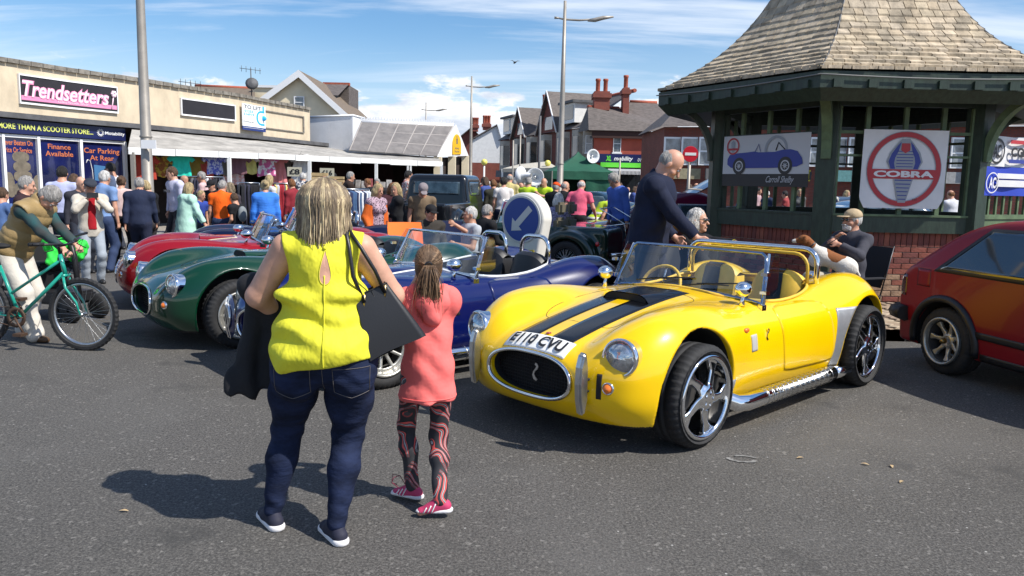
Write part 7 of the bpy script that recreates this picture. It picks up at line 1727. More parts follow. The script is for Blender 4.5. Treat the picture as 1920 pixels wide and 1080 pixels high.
# jeans detailing
for c in list(WO['root'].children):
    if c.name.split('.')[0]=='leggings': bpy.data.objects.remove(c)
S=WO['SDg'](.0065); S.ell(WO['pel']+V3(0,-.025,.0),V3(.225,.16,.155)*s,.05)
for sd,hp,k,a in ((-1,WO['hipL'],WO['kL'],WO['aL']),(1,WO['hipR'],WO['kR'],WO['aR'])):
    hp=hp+V3(sd*.022,-.01,-.01); k=k+V3(sd*.005,0,0); S.ell(hp+V3(0,-.055,-.06),V3(.108,.092,.13)*s,.05)
    S.cone(hp,hp+(k-hp)*.5,.122*s,.105*s,.05); S.cone(hp+(k-hp)*.5,k,.105*s,.074*s,.05); m_=k+(a-k)*.34+V3(0,-.018,0); S.cone(k,m_,.072*s,.073*s,.03); S.cone(m_,a+V3(0,0,.01),.073*s,.044*s,.03)
S.cut(up((0,0,.07)),(0,0,1),.02); S.disp(lambda x,y,z:.0028*np.sin(z*75+x*22+np.sin(y*25+x*30)*1.5)*(np.exp(-((z-.46)/.10)**2)+np.exp(-((z-.12)/.06)**2)+.8*np.exp(-((z-.74)/.06)**2))+.0015*np.sin(z*40+x*30))
JN=LINK('jeans',S.mesh('jeans'),DENM,WO['root']); tj=bvh(JN)
STI=MAT('jeans_stitching',(.10,.09,.09),.8)
mb=MB()
for sx in (-1,1):
    cx=sx*.125; w=.078
    P=[(cx-w,.80),(cx+w,.805),(cx+w*.95,.69),(cx+.0,.665),(cx-w*.95,.69),(cx-w,.80)]
    pl=[]
    for a,b in zip(P[:-1],P[1:]):
        for i in range(12): t=i/12; pl.append((a[0]+(b[0]-a[0])*t,-.5,a[1]+(b[1]-a[1])*t))
    q=drape(tj,pl,(0,1,0),.001); mb.tube(q,.0018,4,closed=True)
q=drape(tj,[(.004,-.5,z) for z in np.linspace(.86,.69,16)],(0,1,0),.001); mb.tube(q,.0018,4)
q=drape(tj,[(-.19+.38*i/30,-.5,.845) for i in range(31)],(0,1,0),.001); mb.tube(q,.0016,4)
mb.build('stitching',STI,JN)
SOLE=MAT('white_sole',(.72,.70,.70),.6)
def soles(J,mat=SOLE,th=.028,stripes=None):
    for a,fd in ((J['aL'],J['fdL']),(J['aR'],J['fdR'])):
        s=J['s']; tilt=getattr(J,'x',0); S=SD(a-V3(.22,.22,.14),a+V3(.22,.22,.08),.006)
        S.cone(a+fd*(-.042)*s+V3(0,0,-.060)*s,a+fd*.128*s+V3(0,0,-.062)*s,.045*s,.041*s,.02,fl=(np.cross(fd,V3(0,0,1)),1.08)); S.cut(a+V3(0,0,-.074)*s,(0,0,-1),.006); S.cut(a+V3(0,0,-.074)*s+V3(0,0,th),(0,0,1),.008)
        LINK('sole',S.mesh('sole'),mat,J['root'])
soles(WO)
# hair in long loose locks over a full base
def locks(J,n,L0,L1,r,mats,seed=1,width=.094,back=True,cap_=True):
    R=np.random.RandomState(seed); hc,Rh,s=J['hc'],J['Rh'],J['s']; S=SD(hc-V3(.2,.2,.30),hc+V3(.2,.2,.17),.006)
    S.ell(hc+Rh@(V3(0,-.022,.030)*s),V3(.102,.110,.107)*s,.01,R=Rh); S.ell(hc+Rh@(V3(0,-.035,-.05)*s),V3(.120,.100,.110)*s,.03,R=Rh); S.ell(hc+Rh@(V3(0,.110,-.02)*s),V3(.066,.085,.088)*s,.015,R=Rh,op='s')
    S.disp(lambda x,y,z:.004*np.sin(x*120+z*18)*np.sin(y*100)); LINK('hair',S.mesh('hair'),mats[0],J['root'])
    groups=[MB() for _ in mats]
    for i in range(n):
        a=R.uniform(-.15,1.15)*PI if back else R.uniform(0,2*PI)   # around the back from ear to ear
        el=R.uniform(.2,1.35); d=V3(math.cos(a)*math.cos(el),-abs(math.sin(a))*math.cos(el)-.02,math.sin(el))
        p0=V3(0,-.02,.03)+d*V3(.094,.107,.108)*1.01; L=R.uniform(L0,L1); pts=[]
        ang=math.atan2(-d[1],d[0]); out_=V3(math.cos(ang),-math.sin(ang),0)
        wob=R.normal(0,.012,2)
        for k in range(9):
            t=k/8; ztop=p0[2]; z=ztop-(ztop+L)*t; 
            e=max(0,1-((z-.03)/.108)**2) if z>-.02 else .80
            rad_=.108*math.sqrt(e)*1.05+.012*math.sin(t*PI)*R.uniform(.6,1.4)-(.014 if t>.85 else 0)*R.uniform(0,1)
            cx=out_[0]*max(rad_,.02)+wob[0]*t*t; cy=-.022+out_[1]*max(rad_*1.05,.02)+wob[1]*t*t
            pts.append(hc+Rh@(V3(cx,cy,z)*s))
        qv=math.sin(ang*9+el*2)+.6*math.sin(ang*23+1)+R.normal(0,.45); g=groups[0 if qv<-.35 else 1 if qv<.75 else 2]; g.tube(pts,[r*q for q in (.4,.8,1,1,1,.95,.8,.5,.12)],3)
    for g,mm in zip(groups,mats):
        if g.v: TAG(LINK('hair_locks',g.mesh('hair_locks'),mm,J['root']),kind='stuff')
H1=MAT('hair_streak_dark',(.22,.165,.11),.55,var=.3,vs=20); H2=MAT('hair_streak_mid',(.33,.25,.155),.5,var=.3,vs=20); H3=MAT('hair_streak_light',(.56,.45,.27),.5,var=.3,vs=20)
locks(WO,2400,.17,.245,.0030,[H1,H2,H3])
hc,Rh=WO['hc'],WO['Rh']; mb=MB(); mb.tube([hc+Rh@(V3(-.02+.12*t,-.122-.0*t+.055*t*t,.028+.004*math.sin(t*20))*s) for t in np.linspace(0,1,14)],.009,6); mb.ball(hc+Rh@(V3(-.012,-.125,.0)*s),(.04,.022,.05),12); mb.build('tied_plait',H3,WO['root'])
# black jacket carried over the left forearm, striped knit under it
def place(J,o): o.location=J['root'].location; o.rotation_euler=J['root'].rotation_euler; return o
e,w=WO['eL'],WO['wL']; S=SD(e-V3(.28,.22,.62),e+V3(.3,.5,.2),.0085)
m_=e*.35+w*.65
S.cone(e+V3(-.03,.05,.03),w+V3(.0,.0,.02),.07,.07,.04)
S.cone(m_+V3(-.09,-.02,.02),m_+V3(-.17,-.07,-.36),.05,.070,.04,fl=((0,1,0),1.9),cap=(m_+V3(-.17,-.07,-.36),(-.25,0,-1))); S.cone(m_+V3(-.02,.0,.0),m_+V3(-.06,-.03,-.34),.065,.08,.04,fl=((0,1,0),1.8),cap=(m_+V3(-.06,-.03,-.34),(.15,0,-1))); S.cone(m_+V3(.02,.02,0),m_+V3(.05,.02,-.26),.06,.07,.06)
S.disp(lambda x,y,z:.011*np.sin(x*62+z*9+1.3*np.sin(z*11))*np.clip((e[2]-z)*5,.2,1)+.003*np.sin(z*40+x*10)); me=S.mesh('folded_jacket'); jk=place(WO,LINK('folded_jacket',me,MAT('black_jacket_cloth',(.006,.006,.008),.8,bump=.5,bs=25))); TAG(jk,'black jacket hanging over the left forearm of the woman in yellow','jacket')
kn=MAT('striped_knit',(.5,.05,.02),.9); nt=kn.node_tree; tc=nt.nodes.new('ShaderNodeTexCoord'); sp_=nt.nodes.new('ShaderNodeSeparateXYZ'); nt.links.new(tc.outputs['Object'],sp_.inputs[0]); mu=nt.nodes.new('ShaderNodeMath'); mu.operation='MULTIPLY_ADD'; mu.inputs[1].default_value=5.2; mu.inputs[2].default_value=-2.85; nt.links.new(sp_.outputs[2],mu.inputs[0]); cr=nt.nodes.new('ShaderNodeValToRGB'); cr.color_ramp.interpolation='CONSTANT'; nt.links.new(mu.outputs[0],cr.inputs[0])
els=cr.color_ramp.elements; cols=[(0,(.01,.01,.01)),(.12,(.35,.02,.15)),(.25,(.01,.01,.01)),(.33,(.45,.02,.02)),(.48,(.01,.01,.01)),(.56,(.55,.04,.02)),(.68,(.01,.01,.01)),(.76,(.65,.38,.02)),(.95,(.01,.01,.01))]
els[0].position=0; els[0].color=(*cols[0][1],1); els[1].position=cols[1][0]; els[1].color=(*cols[1][1],1)
for p_,c_ in cols[2:]: q=els.new(p_); q.color=(*c_,1)
nt.links.new(cr.outputs[0],nt.nodes['Principled BSDF'].inputs['Base Color'])
S=SD(m_+V3(-.06,-.08,-.52),m_+V3(.16,.12,-.1),.008); S.cone(m_+V3(.03,.0,-.16),m_+V3(.02,.0,-.42),.04,.034,.02,fl=((0,1,0),1.3)); S.disp(lambda x,y,z:.003*np.sin(z*150)); TAG(place(WO,LINK('striped_jumper',S.mesh('striped_jumper'),kn)),'yellow, red and purple striped knitwear hanging below the black jacket','jumper')
# tote bag
LEA=MAT('black_leather',(.010,.010,.012),.42,bump=.15,bs=120,bd=.002)
bg=EMP('handbag',WO['root'].location,WO['root'].rotation_euler[2],'black leather tote bag hanging from the shoulder of the woman in yellow','handbag')
bp_=WO['shR']+V3(.095,-.03,-.31); Mb=Matrix.Translation(bp_)@Matrix.Scale(.9,4)@Matrix.Rotation(rad(-24),4,'Y')@Matrix.Rotation(rad(14),4,'Z')
mb=MB(); T=[(-.085,-.055),(.085,-.055),(.085,.055),(-.085,.055)]; Bm=[(-.15,-.075),(.15,-.075),(.15,.075),(-.15,.075)]
def tote(u,v): # u around, v up
    n=4; k=int(u*4)%4; f=u*4-int(u*4); a,b=Bm[k],Bm[(k+1)%4]; c,d=T[k],T[(k+1)%4]; bx,by=a[0]+(b[0]-a[0])*f,a[1]+(b[1]-a[1])*f; tx,ty=c[0]+(d[0]-c[0])*f,c[1]+(d[1]-c[1])*f
    x=bx+(tx-bx)*v; y=by+(ty-by)*v; y*=1+.10*math.sin(v*PI); return Mb@Vector((x,y,-.15+.31*v+.006*math.sin(u*20)))
mb.grid(tote,40,8); mb.add=None
mb._add([Mb@Vector((x,y,-.15)) for x,y in Bm],[(3,2,1,0)]); mb._add([Mb@Vector((x*.95,y*.9,.13)) for x,y in T],[(0,1,2,3)]); mb.build('bag_body',LEA,bg)
mb=MB()
for yy in (-.055,.055): mb.tube([Mb@Vector((x,yy*1.05,z)) for x,z in ((.0,-.15),(.0,.0),(.0,.155))],.0025,4); mb.tube([Mb@Vector((x,yy,.16)) for x in (-.085,0,.085)],.004,4)
mb.build('seams',LEA,bg)
top_=WO['shR']+V3(-.045,0,.062)
for i,yy in enumerate((-.058,.05)):
    a=Vector(Mb@Vector((-.055,yy,.12)));b=Vector(Mb@Vector((.055,yy,.12))); tp_=Vector(top_)+Vector((.0,yy*.35,0)); mb=MB()
    pa=[a,a.lerp(tp_,.35)+Vector((-.01,yy*.6,0)),a.lerp(tp_,.75)+Vector((0,yy*.5-.02,.0)),tp_+Vector((-.015,-.03 if yy<0 else .03,.0)),tp_+Vector((0,0,.012)),tp_+Vector((.02,.02 if yy<0 else .05,-.01)),b.lerp(tp_,.70)+Vector((.03,yy*.5,0)),b.lerp(tp_,.3)+Vector((.02,yy*.6,0)),b]
    if yy<0: pa=[a,a.lerp(tp_,.4)+Vector((-.02,-.05,0)),a.lerp(tp_,.8)+Vector((-.01,-.065,0)),tp_+Vector((-.01,-.045,.005)),tp_+Vector((0,0,.02)),tp_+Vector((.012,-.045,.0)),b.lerp(tp_,.8)+Vector((.02,-.065,0)),b.lerp(tp_,.4)+Vector((.02,-.05,0)),b]
    mb.tube(pa,.0085,8); h_=mb.build('strap',LEA,bg)
    mb=MB(); 
    for q in (a,b): mb=MB(); mb.tube([q+Vector((0,0,-.02)),q+Vector((0,0,.035))],.006,6); mb.build('buckle',MAT('gold_fitting',(.6,.42,.18),.3,1),h_)
# ---------------------------------------------------------------- girl
CORAL=MAT('coral_sweatshirt',(.86,.17,.155),.9,var=.1,vs=4,bump=.5,bs=7,bd=.04,spec=.2)
LEGP=MAT('patterned_leggings',(.03,.03,.035),.7); nt=LEGP.node_tree; N=nt.nodes;L=nt.links; tc=N.new('ShaderNodeTexCoord'); nz=N.new('ShaderNodeTexNoise'); nz.inputs['Scale'].default_value=6; nz.inputs['Detail'].default_value=1; L.new(tc.outputs['Object'],nz.inputs[0]); wv=N.new('ShaderNodeTexWave'); wv.wave_type='BANDS'; wv.bands_direction='DIAGONAL'; wv.inputs['Scale'].default_value=4; wv.inputs['Distortion'].default_value=16; wv.inputs['Detail'].default_value=2; L.new(tc.outputs['Object'],wv.inputs[0])
def cramp(src,els,inter='CONSTANT'):
    c=N.new('ShaderNodeValToRGB'); c.color_ramp.interpolation=inter; e=c.color_ramp.elements; e[0].position=els[0][0]; e[0].color=(*els[0][1],1); e[1].position=els[1][0]; e[1].color=(*els[1][1],1)
    for p_,q in els[2:]: z=e.new(p_); z.color=(*q,1)
    L.new(src,c.inputs[0]); return c.outputs[0]
w1=cramp(wv.outputs[0],[(0,(.02,.02,.025)),(.32,(.62,.08,.07)),(.46,(.02,.02,.025)),(.56,(.55,.52,.52)),(.66,(.10,.10,.11)),(.80,(.70,.10,.09)),(.92,(.02,.02,.025))]); w2=cramp(nz.outputs[0],[(0,(0,0,0)),(.36,(.4,.4,.4)),(.43,(1,1,1))]); mx=N.new('ShaderNodeMixRGB'); L.new(w2,mx.inputs[0]); mx.inputs[1].default_value=(.03,.03,.035,1); L.new(w1,mx.inputs[2]); L.new(mx.outputs[0],N['Principled BSDF'].inputs['Base Color'])
GI=person((-.40,3.66),108,1.29,pose=dict(lean=-1,nod=2,yaw=-12,lf=(-.07,.14,.02),rf=(.05,-.17,.035),fdirL=(-.75,.65,-.1),fdirR=(-.92,.25,-.22),lh=(-.05,.19,1.47),rh=(.05,.20,1.45),le=(-.25,.35,-1),re=(.25,.35,-1),hood=1,hem=.0,sw=.70),sex='m',girth=.84,hair=('brown','none'),top=('jumper',(.8,.15,.14),CORAL),legs=('leggings',DEN,LEGP),shoes='pink',skin=1,res=.0058,label='young girl from behind in a coral hooded sweatshirt and patterned leggings, hair in ponytail')
for c in list(GI['root'].children):
    if c.name.split('.')[0] in ('hair','pupils','mouth','eyebrows','eyes','jumper'): bpy.data.objects.remove(c)
s=GI['s']; up=GI['up']; S=GI['SDg'](.0058); GI['torso'](S,.016,.80)
for sh,e,w in ((GI['shL'],GI['eL'],GI['wL']),(GI['shR'],GI['eR'],GI['wR'])): GI['arm'](S,sh,e,w,.012,frac=1.9)
S.cone(up((0,0,.25)),up((0,-.01,-.14)),.143*s,.180*s,.05,fl=((0,1,0),1.05)); S.cut(up((0,0,-.15)),(0,0,-1),.008)
S.cone(GI['neck']+V3(0,0,.0),GI['neck']+V3(0,.01,.2),.055,.06,.01,op='s')
S.disp(lambda x,y,z:.005*np.sin(z*45+x*15+2*np.sin(x*20))*np.clip((1.0-z)*4,0,1)+.003*np.sin(x*50+z*10))
hd=LINK('sweatshirt',S.mesh('sweatshirt'),CORAL,GI['root'])
S=SD(GI['neck']-V3(.22,.25,.25),GI['neck']+V3(.22,.2,.1),.0055)
S.ell(up((0,-.105,.49)),V3(.115,.062,.085)*s,.03); S.cone(up((-.10,-.02,.555)),up((0,-.105,.40)),.040*s,.055*s,.03); S.cone(up((.10,-.02,.555)),up((0,-.105,.40)),.040*s,.055*s,.03); S.cone(up((-.09,.05,.55)),up((-.10,-.04,.55)),.03*s,.04*s,.02); S.cone(up((.09,.05,.55)),up((.10,-.04,.55)),.03*s,.04*s,.02)
S.ell(up((0,-.05,.585)),V3(.062,.075,.055)*s,.02,op='s'); S.disp(lambda x,y,z:.003*np.sin(x*60+z*30)); LINK('hood',S.mesh('hood'),CORAL,GI['root'])
mb=MB(); tj=bvh(hd); q=[]
for k in range(40):
    a=2*PI*k/40; h_=tj.ray_cast(Vector((math.cos(a)*.6,math.sin(a)*.6-.0,float(up((0,0,-.125))[2]))),Vector((-math.cos(a),-math.sin(a),0)))
    if h_[0]: q.append(h_[0]+h_[1]*.0005)
mb.tube(q,.003,4,closed=True); mb.build('hem_seam',CORAL,hd)
G1=MAT('girl_hair_dark',(.075,.042,.022),.5,var=.3,vs=20); G2=MAT('girl_hair_mid',(.17,.10,.055),.5,var=.3,vs=20); G3=MAT('girl_hair_light',(.30,.19,.11),.5,var=.3,vs=20)
hc,Rh=GI['hc'],GI['Rh']; S=SD(hc-V3(.17,.2,.2),hc+V3(.17,.2,.15),.005); S.ell(hc+Rh@(V3(0,-.018,.030)*s),V3(.085,.103,.105)*s,.01,R=Rh); S.ell(hc+Rh@(V3(0,-.03,-.03)*s),V3(.080,.080,.08)*s,.03,R=Rh); S.ell(hc+Rh@(V3(0,.105,-.02)*s),V3(.070,.085,.095)*s,.015,R=Rh,op='s'); LINK('hair',S.mesh('hair'),G1,GI['root'])
tie=hc+Rh@(V3(0,-.128,.015)*s); gg=[MB(),MB(),MB()]; R=np.random.RandomState(3)
for i in range(800):   # strands combed to the tie
    a=R.uniform(0,2*PI); el=R.uniform(-.5,1.3); d=V3(math.cos(a)*math.cos(el),abs(math.sin(a))*math.cos(el)*.9-.3,math.sin(el)); p0=V3(0,-.018,.03)+d/np.linalg.norm(d)*V3(.088,.105,.108); p1=V3(0,-.125,.015); pts=[]
    for k in range(8):
        t=k/7; p=p0*(1-t)+p1*t; c=V3(0,-.018,.03); v=(p-c)/V3(.088,.106,.108); v/=max(np.linalg.norm(v),1e-6); q_=c+v*V3(.088,.106,.108)*1.012; q_=q_*(1-t**4)+p1*t**4; pts.append(hc+Rh@(q_*s))
    gg[R.choice(3,p=[.35,.42,.23])].tube(pts,[.0014*q for q in (.5,1,1,1,1,1,.9,.7)],3)
for i in range(520):   # the tail
    L_=R.uniform(.14,.27); pts=[]; ox,oy=R.normal(0,.010),R.normal(0,.008); sx_=R.normal(0,.018)
    for k in range(8): t=k/7; pts.append(tie+Rh@(V3(ox*(1+1.2*math.sin(t*2.6))+sx_*t+.005,-.012-.035*math.sin(min(t*1.6,1)*PI*.5)+oy+.03*t*t,.012*math.sin(t*3)-L_*t)))
    gg[R.choice(3,p=[.35,.42,.23])].tube(pts,[.0015*q for q in (.7,1,1,1,.9,.8,.5,.12)],3)
for g,mm in zip(gg,(G1,G2,G3)): TAG(LINK('hair_strands',g.mesh('hair_strands'),mm,GI['root']),kind='stuff')
mb=MB(); mb.lathe([(.014,-.006),(.020,0),(.014,.006)],12,Matrix.Translation(tie)@Matrix.Rotation(PI/2,4,'X')); mb.build('hair_tie',BLACK,GI['root'])
soles(GI,th=.022)
for (a,fd) in ((GI['aL'],GI['fdL']),(GI['aR'],GI['fdR'])):
    sh=[c for c in GI['root'].children if c.name.split('.')[0]=='shoe' and (np.array(c.data.vertices[0].co)-a)@(np.array(c.data.vertices[0].co)-a)<.03][0]; ts=bvh(sh)
    for side in (-1,1):
        sd=np.cross(fd,V3(0,0,1)); sd/=np.linalg.norm(sd); mb=MB(); sd=sd*side
        for k in range(3):
            p0=a+fd*(.02+.022*k)+V3(0,0,.0-.006*k); p1=a+fd*(.045+.022*k)+V3(0,0,-.048); P=drape(ts,[tuple(p0+(p1-p0)*t+sd*.0) for t in np.linspace(0,1,7)] if 0 else [tuple(p0+(p1-p0)*t+sd*.5) for t in np.linspace(0,1,7)],tuple(-sd),.001)
            P=[]
            for t in np.linspace(0,1,7):
                o=Vector(p0+(p1-p0)*t+sd*.2); h_=ts.ray_cast(o,Vector(-sd)); 
                if h_[0] is not None: P.append(h_[0]+h_[1]*.0008)
            if len(P)>2: mb.tube(P,.0035,4)
        if mb.v: mb.build('shoe_stripe',SOLE,sh)
mb=MB(); a=GI['aL']; 
for k in (-1,1): mb.tube([a+V3(-.03,.04,.0),a+V3(-.055,.05,.045),a+V3(-.09,.045+.02*k,.05),a+V3(-.10,.03,.02),a+V3(-.07,.03+.02*k,.0)],.0025,4)
mb.build('lace',MAT('lace_maroon',(.18,.02,.05),.8),GI['root'])
# ---------------------------------------------------------------- man with the bicycle
BK=person((-4.70,7.42),0,1.64,pose=dict(lean=31,nod=34,yaw=-8,py=-.12,lh=(.02,.60,.90),rh=(.22,.56,.92),lf=(-.10,-.12,0),rf=(.14,.14,0),le=(-.6,-.6,-.5),re=(.9,-.6,-.3),lhm=dict(n=(0,-.2,-1),curl=1.1),rhm=dict(n=(0,-.2,-1),curl=1.1)),girth=1.15,hair=('grey','short',1.15),top=('shirt',(.01,.07,.07),MAT('teal_check_shirt',(.008,.07,.075),.85,col2=(.03,.035,.035),vs=7,det=1,bump=.3,bs=10)),legs=('wide',(.62,.57,.50),MAT('pale_trousers',(.60,.55,.48),.85,var=.12,vs=4,bump=.5,bs=8,bd=.03)),shoes='brown',skin=3,res=.0085,label='grey-haired man in a tan padded gilet bending over his bicycle')
S=BK['SDg'](.008); BK['torso'](S,.034,1.25)
S.cone(BK['up']((0,0,.2)),BK['up']((0,-.01,-.06)),.165,.18,.05,fl=(BK['Rl']@V3(0,1,0),1.25)); S.cut(BK['up']((0,0,-.12)),BK['Rl']@V3(0,0,-1),.01)
S.cone(BK['neck'],BK['neck']+(BK['hc']-BK['neck'])*.9,.062,.075,.006,op='s'); S.cone(BK['neck']+BK['Rl']@V3(0,0,-.02),BK['neck']+BK['Rl']@V3(0,.01,.05),.088,.078,.015); S.cone(BK['neck']+BK['Rl']@V3(0,.01,.0),BK['neck']+BK['Rl']@V3(0,.03,.12),.064,.075,.005,op='s')
for sh,sd in ((BK['shL'],-1),(BK['shR'],1)): S.ell(sh+BK['Rl']@V3(sd*.075,0,-.05),V3(.055,.11,.11),.01,op='s',R=BK['Rl'])
Rq=BK['Rl']; S.disp(lambda x,y,z:-.010*np.abs(np.sin(((z*Rq[2][2]+y*Rq[1][2]))*33))**.5+.003)
LINK('gilet',S.mesh('gilet'),MAT('tan_padded_cloth',(.30,.205,.085),.6,var=.15,vs=5,bump=.5,bs=14,bd=.02),BK['root'])
bc=EMP('bicycle',(-3.92,6.98,0),rad(-6),'teal step-through bicycle with knobbly tyres held by the man in the gilet','bicycle')
TEAL=MAT('teal_frame_paint',(.01,.30,.22),.3,coat=.8)
def cwheel(x):
    M_=Matrix.Translation((x,0,.335))@Matrix.Rotation(PI/2,4,'X'); mb=MB(); n=96; b=0
    prof=[(.290,-.014),(.300,-.024),(.322,-.024),(.334,-.012),(.335,.012),(.322,.024),(.300,.024),(.290,.014)]
    for j,(r,z) in enumerate(prof):
        for k in range(n):
            a=2*PI*k/n; q=r+(.006 if (k%2==0 and r>.31) else 0); v=M_@Vector((q*math.cos(a),q*math.sin(a),z)); mb.v.append(tuple(v))
    m2=len(prof); mb._addidx(0,[(i*n+k,i*n+(k+1)%n,((i+1)%m2)*n+(k+1)%n,((i+1)%m2)*n+k) for i in range(m2) for k in range(n)],False); w=mb.build('wheel',RUBBER,bc)
    mb=MB(); mb.lathe([(.270,-.011),(.294,-.013),(.294,.013),(.270,.011)],48,M_,closed=True); mb.build('rim',SATIN,w)
    mb=MB()
    for k in range(32):
        a=2*PI*k/32; o=(1 if k%2 else -1); a2=a+(.55 if k%4<2 else -.55); mb.tube([M_@Vector((.021*math.cos(a2),.021*math.sin(a2),o*.028)),M_@Vector((.272*math.cos(a),.272*math.sin(a),0))],.0014,3,caps=False)
    TAG(mb.build('spokes',SATIN,w),kind='stuff'); mb=MB(); mb.lathe([(0,-.045),(.01,-.045),(.022,-.030),(.014,-.02),(.014,.02),(.022,.030),(.01,.045),(0,.045)],14,M_); mb.build('hub',SATIN,w); return w
cwheel(0); cwheel(-1.06)
FH=Vector((0,0,.335)); RHb=Vector((-1.06,0,.335)); BBk=Vector((-.63,0,.29)); HT=Vector((-.19,0,.83)); HB=Vector((-.155,0,.70)); ST=Vector((-.80,0,.76))
mb=MB(); mb.tube([HT+Vector((-.01,0,.05)),HB],.019,10); mb.tube([HB+Vector((0,0,.03)),BBk],.017,10); mb.tube([HT,BBk.lerp(ST,.45)],.014,8); mb.tube([BBk,ST],.016,8); mb.lathe([(.022,-.035),(.022,.035)],12,Matrix.Translation(BBk)@Matrix.Rotation(PI/2,4,'X')); 
for y in (-.055,.055): mb.tube([BBk+Vector((0,y*.4,0)),RHb+Vector((0,y,0))],.009,6); mb.tube([BBk.lerp(ST,.9)+Vector((0,y*.3,0)),RHb+Vector((0,y,0))],.008,6)
mb.build('frame',TEAL,bc)
mb=MB()
for y in (-.05,.05): mb.tube([HB+Vector((.005,y*.8,-.02)),HB+Vector((.03,y*1.1,-.12)),Vector((-.03,y,.45)),FH+Vector((0,y,0))],[.012,.012,.010,.007],8)
mb.tube([HB+Vector((.005,-.05,-.01)),HB+Vector((.005,.05,-.01))],.015,8); mb.build('fork',TEAL,bc)
mb=MB(); mb.tube([HT,HT+Vector((-.02,0,.12)),HT+Vector((.05,0,.14))],.013,8); c=HT+Vector((.05,0,.14)); mb.tube([c+Vector((-.09,-.30,.02)),c+Vector((-.02,-.12,.01)),c,c+Vector((-.02,.12,.01)),c+Vector((-.09,.30,.02))],.011,8); hb=mb.build('handlebar',BLACK,bc)
for y in (-1,1): mb=MB(); mb.tube([c+Vector((-.12,y*.31,.02)),c+Vector((-.05,y*.21,.018))],.017,8); mb.build('grip',BLKMAT,hb)
mb=MB()
for y in (-1,1): mb.tube([c+Vector((-.01,y*.17,.0)),c+Vector((.03,y*.20,-.03)),c+Vector((0,y*.28,-.05))],.005,5); mb.tube([c+Vector((.0,y*.15,.0)),c+Vector((.12,y*.08,.05)),c+Vector((.10,0,-.1)),HB+Vector((.03,0,0))],.003,4)
mb.build('brake_levers',BLKMAT,hb)
mb=MB(); mb.tube([ST,ST+Vector((-.03,0,.16))],.012,8); mb.ball(ST+Vector((-.02,0,.18)),(.14,.075,.03),12); mb.build('saddle',BLKMAT,bc)
mb=MB(); M_=Matrix.Translation(BBk+Vector((0,-.05,0)))@Matrix.Rotation(PI/2,4,'X'); mb.lathe([(.06,-.002),(.095,-.002),(.095,.002),(.06,.002)],40,M_,closed=True); 
for k in range(5): a=k*2*PI/5; mb.tube([M_@Vector((0,0,0)),M_@Vector((.07*math.cos(a),.07*math.sin(a),0))],.006,5)
mb.build('chainring',MAT('rusty_steel',(.10,.06,.04),.6,.5),bc)
mb=MB(); mb.tube([BBk+Vector((0,-.07,0)),BBk+Vector((.09,-.08,-.14))],.009,6); mb.tube([BBk+Vector((0,.07,0)),BBk+Vector((-.09,.08,.14))],.009,6); mb.box(BBk+Vector((.05,-.17,-.155)),BBk+Vector((.13,-.08,-.13))); mb.box(BBk+Vector((-.13,.08,.13)),BBk+Vector((-.05,.17,.155))); mb.build('crank_and_pedals',MC['rusty_steel'],bc)
mb=MB(); mb.tube([BBk+Vector((0,-.045,.095)),RHb+Vector((0,-.045,.045))],.004,4); mb.tube([BBk+Vector((0,-.045,-.095)),RHb+Vector((0,-.045,-.045))],.004,4); mb.build('chain',MC['rusty_steel'],bc)
mb=MB(); 
for y in (-.03,.03): mb.tube([HB+Vector((.03,y,-.10)),HB+Vector((.035,y,-.04)),HB+Vector((.05,0,-.01))],.007,5)
mb.build('front_brake',BLACK,bc)
# lime green coat over a mobility scooter just behind him
LG=MAT('lime_cloth',(.03,.62,.06),.8,bump=.5,bs=12); p=AT(104,475,8.6); sc_=EMP('mobility_scooter',(p.x,p.y,0),rad(-20),'black mobility scooter half hidden behind the man with the bicycle','scooter')
mb=MB(); mb.box((-.38,-.22,.18),(.35,.22,.32)); mb.box((-.35,-.2,.32),(-.05,.2,.55)); mb.build('body',BLACK,sc_,bevel=.03); mb=MB(); mb.box((-.34,-.22,.55),(.02,.22,.63)); mb.box((-.40,-.2,.6),(-.30,.2,1.0)); mb.build('seat',BLKMAT,sc_,bevel=.03)
for x,y in ((-.3,-.27),(-.3,.27),(.4,-.18),(.4,.18)): mb=MB(); mb.lathe([(.02,-.04),(.12,-.045),(.14,-.02),(.14,.02),(.12,.045),(.02,.04)],18,Matrix.Translation((x,y,.14))@Matrix.Rotation(PI/2,4,'X')); mb.build('wheel',RUBBER,sc_)
mb=MB(); mb.tube([(.33,0,.2),(.28,0,.7),(.22,0,.92)],.03,8); mb.tube([(.2,-.25,.95),(.24,0,.92),(.2,.25,.95)],.015,6); mb.build('tiller',BLACK,sc_)
S=SD((-.3,-.4,.5),(.4,.4,1.1),.012); S.cone((.15,-.2,.86),(.15,.2,.80),.07,.08,.04); S.cone((.15,-.15,.8),(.20,-.22,.66),.06,.05,.05); S.ell((.12,.15,.72),(.1,.12,.1),.04); S.disp(lambda x,y,z:.012*np.sin(x*40+y*55)*np.sin(z*50)); gc=LINK('green_coat',S.mesh('green_coat'),LG,None,sc_.location,sc_.rotation_euler); TAG(gc,'bright lime green coat draped over the mobility scooter handlebar','coat')
